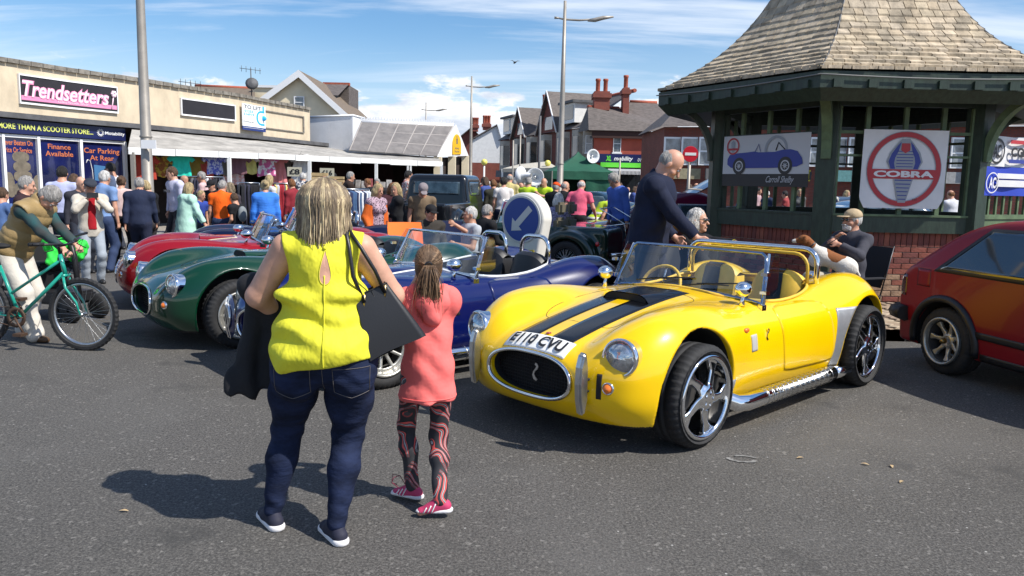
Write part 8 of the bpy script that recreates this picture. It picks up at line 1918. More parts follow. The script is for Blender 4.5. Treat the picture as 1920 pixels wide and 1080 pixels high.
# ---------------------------------------------------------------- round the yellow car
NV=person((1.30,7.50),-18,2.0,z0=.0,pose=dict(lean=8,nod=34,yaw=4,rh=(.20,.42,.98),lh=(-.24,.20,.95),lf=(-.1,.12,0),rf=(.1,-.12,0)),girth=1.35,hair=('grey','balding'),top=('jacket',(.010,.013,.034)),legs=('trousers',(.012,.014,.03)),skin=3,res=.0085,label='tall balding man in a dark navy jacket bending over behind the yellow car')
def camp_chair(x,y,deg,mat,label,seatz=.42):
    e=EMP('folding_chair',(x,y,0),rad(deg),label,'camping chair',None); fm=MAT('chair_frame_steel',(.04,.04,.045),.4,.6)
    mb=MB(); mb.grid(lambda u,v:((u-.5)*.5,-.20+.42*v,seatz-.05*math.sin(u*PI)*math.sin(v*PI)),8,8); mb.grid(lambda u,v:((u-.5)*.5,.22-.42*v,seatz-.006-.05*math.sin(u*PI)*math.sin(v*PI)),8,8); mb.build('seat',mat,e)
    mb=MB(); mb.grid(lambda u,v:((u-.5)*.54,-.22-.16*v-.04*math.sin(u*PI),seatz+.08+.46*v),8,8); mb.grid(lambda u,v:((.5-u)*.54,-.23-.16*v-.04*math.sin(u*PI),seatz+.08+.46*v),8,8); mb.build('backrest',mat,e)
    for sx in (-1,1):
        mb=MB(); mb.tube([(sx*.27,.22,0),(-sx*.0+sx*.27,-.24,seatz)],.009,6); mb.tube([(sx*.27,-.26,0),(sx*.27,.22,seatz+.0)],.009,6); mb.tube([(sx*.27,-.22,seatz-.05),(sx*.27,-.39,seatz+.56)],.009,6); mb.build('side_frame',fm,e)
        mb=MB(); mb.box((sx*.27-.03,-.26,seatz+.19),(sx*.27+.03,.18,seatz+.205)); mb.tube([(sx*.27,.18,seatz+.19),(sx*.27,.22,seatz)],.009,6); mb.build('armrest',mat,e)
    return e
BCH=MAT('black_canvas',(.015,.015,.02),.85); OCH=MAT('orange_canvas',(.80,.17,.02),.8,bump=.3,bs=20)
SW=person((1.90,7.95),-50,1.74,z0=.09,pose=dict(sit=.46,lean=-4,nod=2,yaw=18,rh=(.05,.46,.60),lh=(.10,.66,.98),le=(-1,0,-.6),lf=(-.12,.42,0),rf=(.12,.44,0),lhm=dict(n=(0,0,-1),curl=.15,thumb=(0,0,1))),sex='f',girth=1.2,hair=('white','bob'),glasses='sun',top=('jumper',BLKC),legs=('trousers',BLKC),skin=1,res=.0085,label='white-blonde woman in sunglasses and black top seated behind the yellow car, arm out')
camp_chair(1.90-.04,7.95+.02,-50-90,BCH,'black folding chair under the woman in sunglasses')
mb=MB(); a=SW['wL']; d=(SW['wL']-SW['eL']); d/=np.linalg.norm(d); mb.lathe([(.034,-.014),(.037,0),(.034,.014)],16,FRAME(Vector(a-d*.02),np.cross(d,V3(0,0,1)),np.cross(np.cross(d,V3(0,0,1)),d)*-1)); mb.build('watch',MAT('yellow_watch',(.75,.6,.02),.4),SW['root'])
SM=person((3.90,8.95),205,1.74,z0=.088,pose=dict(sit=.46,lean=-3,nod=2,yaw=-8,rh=(.02,.20,.96),lh=(-.12,.30,.90),re=(1,-.1,-.8),le=(-1,-.1,-.8),lf=(-.15,.42,0),rf=(.15,.42,0)),girth=1.15,hair=('white','short'),cap=('peak',(.42,.32,.20)),glasses='sun',top=('jacket',(.055,.055,.07)),legs=('wide',(.42,.38,.31)),skin=0,res=.0085,label='bearded man in tan cap and grey hooded jacket seated with a dog on his lap')
S=SD(SM['hc']-V3(.15,.15,.2),SM['hc']+V3(.15,.2,.1),.007); R_=SM['Rh']; S.ell(SM['hc']+R_@V3(0,.058,-.088),V3(.055,.052,.045),.02,R=R_); S.ell(SM['hc']+R_@V3(0,.11,-.055),V3(.035,.02,.010),.01,R=R_); S.disp(lambda x,y,z:.004*np.sin(x*150)*np.sin(z*140)); LINK('beard',S.mesh('beard'),HAIRM('white'),SM['root'])
camp_chair(3.92,8.98,205-90,BCH,'black folding chair under the man in the tan cap')
# the dog
dg=EMP('dog',(3.56,8.62,.70),rad(160),'white terrier with a tan saddle and tan head lying on the seated man\'s lap','dog')
DWH=MAT('dog_coat',(.66,.62,.56),.9,bump=.8,bs=90); nt=DWH.node_tree; N=nt.nodes; L=nt.links; tc=N.new('ShaderNodeTexCoord'); tot=None
for (c,r) in (((.30,0,.345),.090),((.22,.03,.30),.055),((-.04,-.0,.20),.115)):
    vm=N.new('ShaderNodeVectorMath'); vm.operation='DISTANCE'; L.new(tc.outputs['Object'],vm.inputs[0]); vm.inputs[1].default_value=c; nz=N.new('ShaderNodeTexNoise'); nz.inputs['Scale'].default_value=9; L.new(tc.outputs['Object'],nz.inputs[0]); ad=N.new('ShaderNodeMath'); ad.operation='MULTIPLY_ADD'; L.new(nz.outputs[0],ad.inputs[0]); ad.inputs[1].default_value=.07; L.new(vm.outputs['Value'],ad.inputs[2]); lt=N.new('ShaderNodeMath'); lt.operation='LESS_THAN'; L.new(ad.outputs[0],lt.inputs[0]); lt.inputs[1].default_value=r+.035
    if tot is None: tot=lt.outputs[0]
    else: m2=N.new('ShaderNodeMath'); m2.operation='MAXIMUM'; L.new(tot,m2.inputs[0]); L.new(lt.outputs[0],m2.inputs[1]); tot=m2.outputs[0]
mx=N.new('ShaderNodeMixRGB'); L.new(tot,mx.inputs[0]); mx.inputs[1].default_value=(.66,.62,.56,1); mx.inputs[2].default_value=(.22,.075,.02,1); L.new(mx.outputs[0],N['Principled BSDF'].inputs['Base Color'])
S=SD((-.42,-.18,-.14),(.50,.18,.48),.0065)
S.cone((.10,0,.17),(-.12,0,.09),.095,.090,.05); S.cone((.10,0,.17),(.16,0,.12),.085,.080,.05); S.cone((.14,0,.20),(.26,0,.33),.062,.050,.04) # chest neck
S.ell((-.17,0,.06),(.115,.105,.105),.05)
S.ell((.30,0,.350),(.062,.052,.052),.02); S.cone((.33,0,.340),(.405,0,.325),.034,.022,.02); S.ell((.415,0,.330),(.014,.014,.011),.004)
for sy in (-1,1):
    S.cone((.13,sy*.055,.12),(.15,sy*.06,-.01),.034,.022,.03); S.cone((.15,sy*.06,-.01),(.18,sy*.06,-.10),.020,.016,.01); S.ell((.195,sy*.06,-.105),(.028,.020,.014),.01)
    S.ell((-.19,sy*.085,.045),(.085,.035,.075),.02); S.cone((-.13,sy*.09,.0),(-.16,sy*.09,-.06),.030,.018,.02); S.cone((-.16,sy*.09,-.06),(-.07,sy*.095,-.085),.017,.016,.01); S.ell((-.05,sy*.095,-.09),(.03,.020,.013),.01)
    S.ell((.285,sy*.052,.365),(.020,.014,.030),.01); S.ell((.285,sy*.066,.335),(.024,.008,.036),.006)
S.cone((-.26,0,.05),(-.30,.03,-.02),.016,.010,.02); S.cone((-.30,.03,-.02),(-.30,.06,-.08),.010,.007,.01)
LINK('body',S.mesh('body'),DWH,dg)
mb=MB(); 
for sy in (-1,1): mb.ball((.345,sy*.034,.362),.008,6)
mb.ball((.424,0,.333),(.010,.011,.009),6); mb.build('eyes_and_nose',BLACK,dg)
mb=MB(); mb.lathe([(.056,-.008),(.060,0),(.056,.008)],16,FRAME(Vector((.215,0,.285)),(0,1,0),(.72,0,-.7))); mb.build('collar',BLACK,dg)
mb=MB(); mb.tube([(.20,0,.24),(.05,.0,.30),(-.10,.05,.42)],.005,5); mb.build('lead',BLACK,dg)
# ================================================================ STREET FURNITURE AND OTHER VEHICLES
BOLW=MAT('bollard_white',(.68,.65,.58),.45,var=.1,vs=4); KBL=MAT('keep_left_blue',(.012,.05,.26),.4); KWH=MAT('arrow_grey',(.55,.54,.52),.4); KYE=MAT('bollard_yellow',(.70,.50,.03),.45)
p=AT(978,415,9.6); kb=EMP('keep_left_bollard',(p.x,p.y,0),rad(-36),'rounded white keep-left bollard with a blue disc and grey arrow pointing down left','traffic bollard')
R0_=.30; zc=p.z
S=SD((-.40,-.08,-.02),(.50,.40,zc+.42),.012)
X,Y,Z=S.ax[0][:,None,None],S.ax[1][None,:,None],S.ax[2][None,None,:]
hw=np.where(Z>zc,0,0)+.325; 
rr_=np.sqrt((X)**2+np.maximum(Z-zc,0)**2)-.325; w_=np.where(Z<zc,np.abs(X)-(.325-.10*np.clip((zc-Z)/.5,0,1)),rr_)
S.V=smax(smax(w_,np.abs(Y-.13)-.13,.05),-Z,.01).astype(np.float32)*np.ones_like(S.V); LINK('shell',S.mesh('shell'),BOLW,kb); kb.scale=(1.0,.8,1.02)
M_=FRAME(Vector((0,-.005,zc)),(1,0,0),(0,0,1))
mb=MB(); mb.lathe([(0,.012),(.285,.012),(.29,.006),(.29,0)],48,M_,sm=False); mb.build('rim_disc',KWH,kb); mb=MB(); mb.lathe([(0,.016),(.262,.016),(.262,.010)],48,M_,sm=False); mb.build('blue_disc',KBL,kb)
A_r=[(-.5,0),(-.20,.26),(-.20,.10),(.50,.10),(.50,-.10),(-.20,-.10),(-.20,-.26)]; mb=MB(); mb.prism([(x*.40*1,y*.40) for x,y in A_r][::-1],.004,M_@Matrix.Rotation(rad(45),4,'Z'),off=.0165); mb.build('arrow',KWH,kb)
mb=MB(); mb.box((-.20,-.012,.28),(.20,-.0,zc-.36)); mb.build('yellow_panel',KYE,kb)
mb=MB(); mb.box((-.13,-.018,zc-.46),(.13,-.0125,zc-.43)); mb.build('label_strip',KWH,kb)
# gazebo
GZ=MAT('green_canvas',(.006,.085,.045),.75,var=.25,vs=1.2,bump=.5,bs=3,bd=.05); c=AT(1083,322,30.5); gz=EMP('gazebo',(c.x,c.y,0),rad(6),'bright green pop-up gazebo with peaked roof behind the lamp post','gazebo')
hw=1.18; ez_=2.12; pk_=AT(1082,284,30.5).z
mb=MB(); 
def groof(u,v,k):
    a=k*PI/2; x=(u*2-1)*hw*v; y=-hw*v; z=pk_-(pk_-ez_)*v**.75-.04*math.sin(u*PI)*math.sin(v*PI); return (x*math.cos(a)-y*math.sin(a),x*math.sin(a)+y*math.cos(a),z)
for k in range(4): mb.grid(lambda u,v:groof(u,1-v,k),10,10); 
mb.build('roof',GZ,gz)
mb=MB()
for k in range(4):
    a=k*PI/2
    def val(u,v): x=(u*2-1)*hw*1.01; y=-hw*1.01-.02*math.sin(u*9); z=ez_-.30*v; return (x*math.cos(a)-y*math.sin(a),x*math.sin(a)+y*math.cos(a),z)
    mb.grid(val,16,2)
mb.build('valance',GZ,gz)
mb=MB()
for k in (1,2,3,0):
    a=k*PI/2
    def val(u,v): x=(u*2-1)*hw*.97; y=-hw*.97-.05*math.sin(u*22)*v; z=ez_-.28-1.75*v; return (x*math.cos(a)-y*math.sin(a),x*math.sin(a)+y*math.cos(a),z)
    mb.grid(lambda u,v:val(u if k else .55+.45*u,v),24,2)
mb.build('side_wall',GZ,gz)
for x in (-1,1):
    for y in (-1,1): mb=MB(); mb.box((x*hw-.02,y*hw-.02,0),(x*hw+.02,y*hw+.02,ez_)); mb.build('leg',POSTG,gz)
mb=MB(); mb.box((hw-.22,-hw-.045,ez_-.2),(hw-.08,-hw-.04,ez_-.08)); mb.build('tag',WHITEP,gz)
# loudspeakers on a pole
def horn(px,py,Y,ang,label,r=.26):
    q=AT(px,py,Y); e=EMP('horn_loudspeaker',q,rad(ang),label,'loudspeaker'); mb=MB(); M_=Matrix.Rotation(PI/2,4,'Y'); mb.lathe([(.06,-.34),(.07,-.2),(.10,-.1),(.17,-.02),(r,.06),(r+.01,.05),(.17,-.04),(.03,-.1)],24,M_); mb.build('horn',WHITEP,e); mb=MB(); mb.lathe([(0,.02),(.05,.0),(.06,-.08)],14,M_); mb.build('core',SATIN,e); mb=MB(); mb.tube([(-.15,0,-.05),(-.15,0,-.3)],.02,5); mb.build('bracket',DKGREY,e); return e
horn(979,329,23,180-40,'white horn loudspeaker pointing left, left of the pair on the pole'); horn(1003,332,23,-95,'round white horn loudspeaker facing the camera beside the steward'); horn(1111,293,30,-70,'round white horn loudspeaker above the green gazebo')
def pole(px,Y,z,r,label,mat=POSTG):
    q=AT(px,340,Y); e=EMP('signpost',(q.x,q.y,0),0,label,'post'); mb=MB(); mb.tube([(0,0,0),(0,0,z)],r,8); mb.build('pole',mat,e); return e
pole(1010,23.2,3.6,.035,'dark thin pole carrying the horn loudspeakers',DKGREY); pole(961,40,3.8,.04,'thin grey pole left of the loudspeakers'); pole(974,42,4.2,.04,'tallest of the thin grey poles behind the crowd')
pp=pole(1161,45,3.2,.05,'grey pole in front of the green sign strip')
ne=pole(1291,17,2.35,.035,'grey pole carrying the red no-entry sign'); ne.name='no_entry_sign'; ne['label']='round red no-entry sign on a grey pole beside the shelter'; ne['category']='road sign'
q=AT(1291,289,17); M_=FRAME(Vector((0,-.05,q.z)),(1,0,0),(0,0,1)); mb=MB(); mb.lathe([(0,.012),(.165,.012),(.17,0)],32,M_,sm=False); mb.build('red_disc',MAT('road_sign_red',(.55,.012,.03),.4),ne); mb=MB(); mb.box((-.12,-.03,.0125),(.12,.03,.018),M_); mb.build('white_bar',WHITEP,ne)
for px,py,Y in ((908,304,44),(1027,306,46)):
    q=AT(px,py,Y); e=EMP('crossing_beacon',(q.x,q.y,0),0,'pale yellow globe crossing beacon '+('left of the far terrace' if px<950 else 'in front of the market awning'),'beacon'); mb=MB(); mb.ball((0,0,q.z),.18,14); mb.build('globe',MAT('beacon_globe',(.75,.68,.15),.4),e); mb=MB(); mb.tube([(0,0,0),(0,0,q.z-.2)],.05,8); mb.build('pole',WHITE,e)
aw=EMP('market_awning',AT(990,318,47),0,'pale beige flat awning on white posts in front of the terrace','awning'); a_,b_=AT(942,316,47),AT(1046,314,45); mb=MB(); mb._add([Vector((a_.x,a_.y,a_.z)),Vector((b_.x,b_.y,b_.z)),Vector((b_.x-.5,b_.y+3,b_.z+.42)),Vector((a_.x+1,a_.y+3,a_.z+.35)),Vector((a_.x,a_.y,a_.z-.22)),Vector((b_.x,b_.y,b_.z-.22))],[(0,1,2,3),(4,5,1,0)])
mb.data=None; me=mb.mesh(); me.transform(Matrix.Translation(-aw.location)); LINK('canvas',me,MAT('beige_canvas',(.50,.46,.38),.8,var=.15),aw)
for t in (0,.33,.66,1): q=a_.lerp(b_,t)-aw.location; mb=MB(); mb.box((q.x-.05,q.y,-aw.location.z),(q.x+.05,q.y+.1,q.z-.02)); mb.build('post',WHITE,aw)
# black pickup
def pickup():
    c=AT(822,400,17.6); e=EMP('pickup_truck',(c.x,c.y+1.2,0),rad(78),'old black pickup truck with a rounded cab seen from behind','pickup truck')
    BP=PAINT('black_gloss',(.006,.007,.009))
    def F(x,y,z):
        ay=np.abs(y); hw=.80-.10*np.clip((z-1.1)/.7,0,1)
        cab=smax(smax(z-1.79-.0*x,ay-hw,.16),np.abs(x-.15)-.66-(1.79-z)*.10,.16); bon=smax(smax(z-1.20,ay-.62,.2),np.abs(x-1.4)-.9,.15); bed=smax(smax(z-1.16,ay-.82,.05),np.abs(x+1.45)-1.05,.05); bed=smax(bed,-smax(smax(.75-z,ay-.72,.02),np.abs(x+1.45)-.97,.02),.02)
        f=smin(cab,bon,.1); f=np.minimum(f,bed); 
        for wx in (1.55,-1.5): f=smin(f,smax(np.sqrt((x-wx)**2+(z-.55)**2)-.46,np.abs(ay-.80)-.13,.1),.06); f=smax(f,-smax(np.sqrt((x-wx)**2+(z-.38)**2)-.42,.6-ay,.02),.02)
        return smax(f,.42-z,.03)
    me=IMPL('pickup_body',F,(-2.6,-1.02,.35),(2.4,1.02,1.9),.024); LINK('body',me,BP,e)
    for x in (1.55,-1.5):
        for s in (1,-1): wheel(e,x,s*.78,.38,'seven',SATIN,TYRE_S,s)
    WG=MAT('cab_glass',(.035,.055,.07),.03,coat=1,var=.7,vs=5)
    for (fn,d) in ((lambda u,v:(-3,-.56+1.12*u,1.32+.30*v),(1,0,0)),(lambda u,v:(-.32+.85*u,3,1.30+.32*v),(0,-1,0)),(lambda u,v:(-.32+.85*u,-3,1.30+.32*v),(0,1,0))):
        me=patch('window',fn,12,8,d,.006,F); LINK('window',me,WG,e)
    return e
pickup()
# green open tourer with spare seats, seen from its rear left
def tourer():
    e=EMP('open_tourer',(.25,14.3,0),rad(156),'dark green open vintage tourer with wire wheels and luggage rack behind the keep-left sign','vintage car')
    GP=PAINT('tourer_green',(.004,.022,.016)); 
    def F(x,y,z):
        ay=np.abs(y); body=smax(smax(z-(.92-.02*np.abs(x)),ay-(.55-.10*np.clip((x-.4)/1.2,0,1)),.12),np.abs(x-.05)-1.75,.14); body=smax(body,.30-z,.05); body=smax(body,-smax(smax(.45-z,ay-.50,.05),np.abs(x+.35)-.50,.08),.03)
        rear=smax(np.sqrt(((x+1.05)/1.05)**2+((z-.36)/.95)**2)-.50,np.abs(ay-.66)-.13,.10); fr_=smax(np.sqrt(((x-1.35)/1.15)**2+((z-.34)/.95)**2)-.48,np.abs(ay-.66)-.13,.10)
        run=smax(smax(np.abs(z-.30)-.02,np.abs(ay-.66)-.14,.02),np.abs(x-.15)-1.0,.05); f=smin(smin(body,rear,.10),fr_,.10); f=smin(f,run,.08)
        for wx in (1.35,-1.05): f=smax(f,-smax(np.sqrt((x-wx)**2+(z-.33)**2)-.365,.54-ay,.02),.015)
        return f
    me=IMPL('tourer_body',F,(-1.95,-.92,.2),(2.05,.92,1.05),.018); LINK('body',me,GP,e)
    for x in (1.35,-1.05):
        for s in (1,-1):
            w=LINK('wheel',TYRE_S,RUBBER,e,(x,s*.68,.33)); mb=MB(); mb.lathe([(.205,-.02),(.215,0),(.205,.02)],28,Matrix.Translation((0,s*.075,0))@Matrix.Rotation(PI/2,4,'X'))
            for k in range(28): a=2*PI*k/28; a2=a+(.5 if k%2 else -.5); mb.tube([(.04*math.cos(a2),s*.085,.04*math.sin(a2)),(.205*math.cos(a),s*.06,.205*math.sin(a))],.004,3,caps=False)
            mb.lathe([(0,.03),(.05,.02),(.055,-.02)],14,Matrix.Translation((0,s*.09,0))@Matrix.Rotation(-s*PI/2,4,'X')); TAG(mb.build('wire_rim',SATIN,w),kind='stuff')
    TS=MAT('olive_leather',(.13,.115,.075),.55,var=.1)
    for y in (-.27,.27):
        mb=MB(); mb.box((-.82,y-.2,.6),(-.68,y+.2,1.03)); st_=mb.build('seat',TS,e,bevel=.05); mb=MB(); mb.box((-.83,y-.16,1.08),(-.70,y+.16,1.30)); mb.build('headrest',TS,st_,bevel=.045)
    mb=MB(); mb.tube([(.35,-.52,.9),(.25,-.50,1.30),(.25,.50,1.30),(.35,.52,.9),(.35,-.52,.9)],.014,6); mb.build('windscreen_frame',CHROME,e); mb=MB(); mb.grid(lambda u,v:(.35-.1*v,-.5+u,.92+.36*v),2,2); mb.build('windscreen_glass',GLASS(),e)
    mb=MB(); 
    for y in (-.45,-.15,.15,.45): mb.tube([(-1.55,y,.90),(-1.98,y,.97),(-2.02,y,.75)],.008,5)
    for x,z in ((-1.6,.91),(-1.8,.94),(-1.98,.97)): mb.tube([(x,-.48,z),(x,.48,z)],.009,5)
    mb.tube([(-1.5,-.5,1.22),(-1.55,.5,1.22)],.009,5); mb.tube([(-1.5,-.5,1.22),(-1.98,-.45,.97)],.009,5); mb.tube([(-1.55,.5,1.22),(-1.98,.45,.97)],.009,5); mb.build('luggage_rack',CHROME,e)
    mb=MB(); mb.tube([(-1.85,-.75,.46),(-1.98,-.5,.46),(-1.98,.5,.46),(-1.85,.75,.46)],.025,8); mb.build('bumper',CHROME,e)
    for s in (1,-1): mb=MB(); mb.ball((-1.58,s*.66,.62),(.04,.045,.045),10); mb.build('tail_lamp',RLENS,e)
    mb=MB(); mb.box((-2.0,-.26,.28),(-1.985,.26,.40)); pl=mb.build('number_plate',MAT('plate_yellow',(.62,.45,.02),.4),e); FITTEXT('P223 CVF',.44,.075,FRAME(Vector((-2.004,0,.34)),(0,-1,0),(0,0,1)),BLACK,pl,'plate_characters',bold=.02)
    return e
tourer()
def saloon(loc,deg,col,label,roofz=1.42,name='parked_car'):
    e=EMP(name,(loc[0],loc[1],0),rad(deg),label,'car'); top=spl([(2.15,.62),(2.0,.74),(1.5,.88),(.95,.97),(.3,1.36),(-.2,roofz),(-.9,roofz-.04),(-1.6,1.08),(-2.0,.98),(-2.15,.7)])
    def F(x,y,z):
        ay=np.abs(y); f=smax((z-top(x))*.72+.05*(ay/.8)**4,ay-.86+np.where(z>.9,(z-.9)*.42,0),.09); f=smax(f,np.abs(x)-2.12,.18); f=smax(f,.2-z,.05)
        for wx in (1.28,-1.28): f=smax(f,-smax(np.sqrt((x-wx)**2+(z-.3)**2)-.36,.5-ay,.02),.015)
        return f
    me=IMPL('saloon',F,(-2.25,-.98,.14),(2.25,.98,1.5),.024); LINK('body',me,col,e); SG=MC['tinted_window']
    for s in (1,-1):
        for a0,a1,b0,b1 in ((-1.28,-.30,-.95,-.28),(-.22,.78,-.22,.32)):
            me=patch('side_window',lambda u,v:((a0+(a1-a0)*u)*(1-v)+(b0+(b1-b0)*u)*v,s*1.5,.93+.36*v),10,8,(0,-s,0),.006,F); LINK('side_window',me,MC.get('cab_glass2') or MAT('cab_glass2',(.05,.08,.10),.03,coat=1,var=.6,vs=4),e)
        for x in (1.28,-1.28): wheel(e,x,s*.74,.31,'seven',SATIN,TYRE_S,s)
        mb=MB(); mb.ball((.72,s*.97,.98),(.07,.08,.06),8); mb.build('mirror',col,e)
        mb=MB(); mb.box((1.95,s*.6-.15,.62),(2.08,s*.6+.15,.72)); mb.build('headlamp',LENSG,e,bevel=.02)
    me=patch('windscreen',lambda u,v:(3,-.62+1.24*u,.98+.32*v),10,8,(-1,0,0),.006,F); LINK('windscreen',me,MC['cab_glass2'],e); me=patch('rear_window',lambda u,v:(-3,-.58+1.16*u,1.08+.24*v),10,8,(1,0,0),.006,F); LINK('rear_window',me,MC['cab_glass2'],e)
    return e
saloon((2.95,15.6),172,PAINT('burgundy_paint',(.10,.006,.03)),'burgundy car parked side-on between the green tourer and the shelter',1.50)
saloon((7.2,16.2),178,PAINT('silver_blue_paint',(.03,.06,.12)),'dark blue car seen through the left windows of the shelter',1.45)
saloon((9.8,23),190,PAINT('dark_grey_paint',(.03,.03,.035)),'dark grey car far behind the shelter',1.45)
saloon((2.2,24.5),150,PAINT('teal_paint',(.01,.03,.05)),'dark teal car in front of the green gazebo',1.42)
# raised dark car boot lid beside the shelter
q=AT(1322,345,15.2); bt=EMP('raised_bonnet',(q.x,q.y+.2,0),0,'open dark car bonnet standing up above the burgundy car','car bonnet'); mb=MB(); M_=Matrix.Rotation(rad(38),4,'Y'); mb.grid(lambda u,v:(-.55+1.1*u,.0+1.3*v,1.28+.62*u-.12*(v-.5)**2),8,8); mb.grid(lambda u,v:(.55-1.1*u,.0+1.3*v,1.26+.62*(1-u)-.12*(v-.5)**2),8,8); mb.build('panel',NAVYP,bt)
camp_chair(-1.55,11.6,200,OCH,'empty orange folding chair beyond the deep blue car',.44)
camp_chair(-1.15,12.3,170,MAT('navy_canvas',(.012,.02,.07),.85),'navy folding chair behind the orange one',.44)
# ================================================================ CLOTHES AND STALL GOODS UNDER THE CANOPY
def garment_mesh(kind,seed):
    R=np.random.RandomState(seed); L_={'tee':.62,'dress':.92,'blouse':.7}[kind]; w0=.24; w1={'tee':.24,'dress':.34,'blouse':.29}[kind]
    S=SD((-.5,-.12,-L_-.05),(.5,.12,.1),.014)
    X,Y,Z=S.ax[0][:,None,None],S.ax[1][None,:,None],S.ax[2][None,None,:]
    w=w0+(w1-w0)*np.clip(-Z/L_,0,1)-.03*np.exp(-((-Z-.3)/.12)**2); fold=.02*np.sin(X*38+seed)*np.clip(-Z,0,1)
    d=smax(smax(np.abs(X)-w,np.abs(Y-fold)-.032,.03),smax(Z-.0-.10*(-np.abs(X))*2-.02,-Z-L_-.02*np.sin(X*20),.01),.02); S.V=d.astype(np.float32)
    for sx in (-1,1): S.cone((sx*.20,0,-.07),(sx*.36,.0,-.24),.075,.07,.03,fl=((0,1,0),2.0),cap=((sx*.345,0,-.225),(sx*.65,0,-.7)))
    S.ell((0,0,.02),(.10,.2,.09),.01,op='s'); return S.mesh('garment')
GM=[garment_mesh('tee',1),garment_mesh('dress',2),garment_mesh('blouse',3)]
mb=MB(); mb.tube([(-.19,0,-.06),(0,0,.02),(.19,0,-.06),(-.19,0,-.06)],.006,4); mb.tube([(0,0,.02),(0,0,.08),(.02,0,.11),(.04,0,.08)],.005,4); HG=mb.mesh('hanger')
def PR2(name,c1,c2,sc): return MAT(name,c1,.85,col2=c2,vs=sc,det=2,vlo=.47,vhi=.52)
gar=[(272,300,2,(.40,.05,.03),'dark red blouse hanging at the left end of the clothes stall'),(300,300,0,(.42,.26,.02),'mustard patterned tunic beside the nearest lamp post'),(323,299,0,(.16,.14,.12),'taupe top hanging behind the turquoise one'),(339,296,2,(.03,.62,.46),'turquoise blouse hanging under the canopy'),(360,300,2,(.30,.20,.04),'olive mustard tunic between the turquoise and coral tops'),(379,299,1,(.72,.14,.12),'coral red dress hanging under the canopy'),(402,297,0,(.10,.12,.52),'violet blue patterned top next to the coral dress'),(420,300,0,(.17,.16,.145),'grey top right of the violet blue one'),(437,299,1,(.72,.36,.34),'pale pink lace dress hanging beside a yellow top'),(447,298,0,(.20,.10,.12),'dusky maroon top behind the pale pink lace dress'),(467,298,0,(.75,.68,.22),'lemon yellow T-shirt hanging under the canopy'),(482,298,0,(.05,.08,.06),'dark green top beyond the lemon yellow T-shirt'),(499,298,2,(.72,.68,.70),'white top with pink flowers hanging under the canopy'),(518,299,1,(.72,.24,.24),'salmon pink short dress hanging under the canopy'),(533,303,0,(.17,.155,.14),'grey brown top between the salmon dress and the white dress'),(564,297,1,(.72,.72,.72),'plain white dress hanging highest under the canopy')]
tt=[]
for i,(px,py,k,c,lb) in enumerate(gar):
    # a point just behind the canopy edge in this column
    k2=AT(px,300,10.).x/10.; d_=F1-F0; t=(k2*F0.y-F0.x)/(d_.x-k2*d_.y); Yp=F0.y+d_.y*t+.45+.25*(i%3); q=AT(px,py-9,Yp); 
    mm={402:PR2('violet_print',(.10,.12,.52),(.5,.52,.7),14),300:PR2('mustard_print',(.42,.28,.03),(.25,.08,.02),7),499:PR2('flower_print',(.72,.68,.7),(.6,.12,.3),7),437:PR2('lace_print',(.72,.34,.33),(.75,.6,.6),16)}.get(px) or CLOTH(c)
    rz=math.atan2(d_.y,d_.x)*.55+RS.uniform(-.2,.2); o=EMP('hanging_garment',(q.x,q.y,min(q.z,2.42)),rz,lb,'dress' if k==1 else 'top','clothes hanging under the canopy'); LINK('cloth',GM[k],mm,o,objmat=True); LINK('hanger',HG,BLACK,o)
# rails with many garments
mb=MB(); mb.box((-.022,-.2,-.95),(.022,.2,0)); thin=mb.mesh('garment'); bm=bmesh.new(); bm.from_mesh(thin); bmesh.ops.subdivide_edges(bm,edges=bm.edges[:],cuts=3,use_grid_fill=True)
for v in bm.verts: v.co.x+=.012*math.sin(v.co.y*30+v.co.z*6); v.co.y*=1+.25*(-v.co.z); v.co.z-=.0+ (abs(v.co.y)*.25 if v.co.z>-.05 else 0)
bm.to_mesh(thin); bm.free(); 
for pl_ in thin.polygons: pl_.use_smooth=True
railc=[(.02,.02,.025),(.03,.03,.05),(.5,.5,.52),(.02,.03,.08),(.3,.02,.03),(.65,.5,.15),(.05,.1,.2),(.1,.1,.11),(.015,.015,.015),(.25,.3,.4),(.6,.6,.62)]
def rail(px0,px1,Y0,Y1,z,n,label,pal):
    a,b=AT(px0,340,Y0),AT(px1,340,Y1); a.z=b.z=z; e=EMP('clothes_rail',a,0,label,'clothes rail'); mb=MB(); v=b-a; mb.tube([(0,0,0),v],.016,6)
    for t in (0.0,1): p_=v*t; mb.tube([p_,p_+Vector((0,0,-z+.02))],.014,6); mb.tube([p_+Vector((0,-.25,-z+.02)),p_+Vector((0,.25,-z+.02))],.014,6)
    mb.build('rail_frame',SATIN,e); ang=math.atan2(v.y,v.x)
    for i in range(n):
        p_=a+v*((i+.5)/n); c=railc[pal[RS.randint(len(pal))]]; o=LINK('rail_garment',thin,[CLOTH(c)],None,(p_.x,p_.y,z-.03),(0,0,ang+RS.uniform(-.15,.15)),(1.0,1,RS.uniform(.85,1.1)),objmat=True); cn=['black','dark navy','mid grey','navy','dark red','straw yellow','blue','charcoal','black','slate blue','white'][railc.index(c)]; TAG(o,cn+' garment among others on the '+label.split(' with')[0],'garment','garments on the '+label.split(' with')[0])
rail(330,420,20.6,21.0,1.62,16,'long clothes rail left of the blue quilted jacket with dark garments',[0,1,8,7,2])
rail(446,486,17.6,17.8,1.50,14,'black clothes rail beside the blue quilted jacket with dark spotted garments',[0,8,1,8])
rail(508,556,18.4,18.6,1.50,16,'clothes rail right of the blue quilted jacket with mixed garments',[5,0,8,4,2,7])
rail(630,692,16.4,16.8,1.42,20,'clothes rail left of the orange cardigan with blue and white garments',[2,9,10,3,6,2])
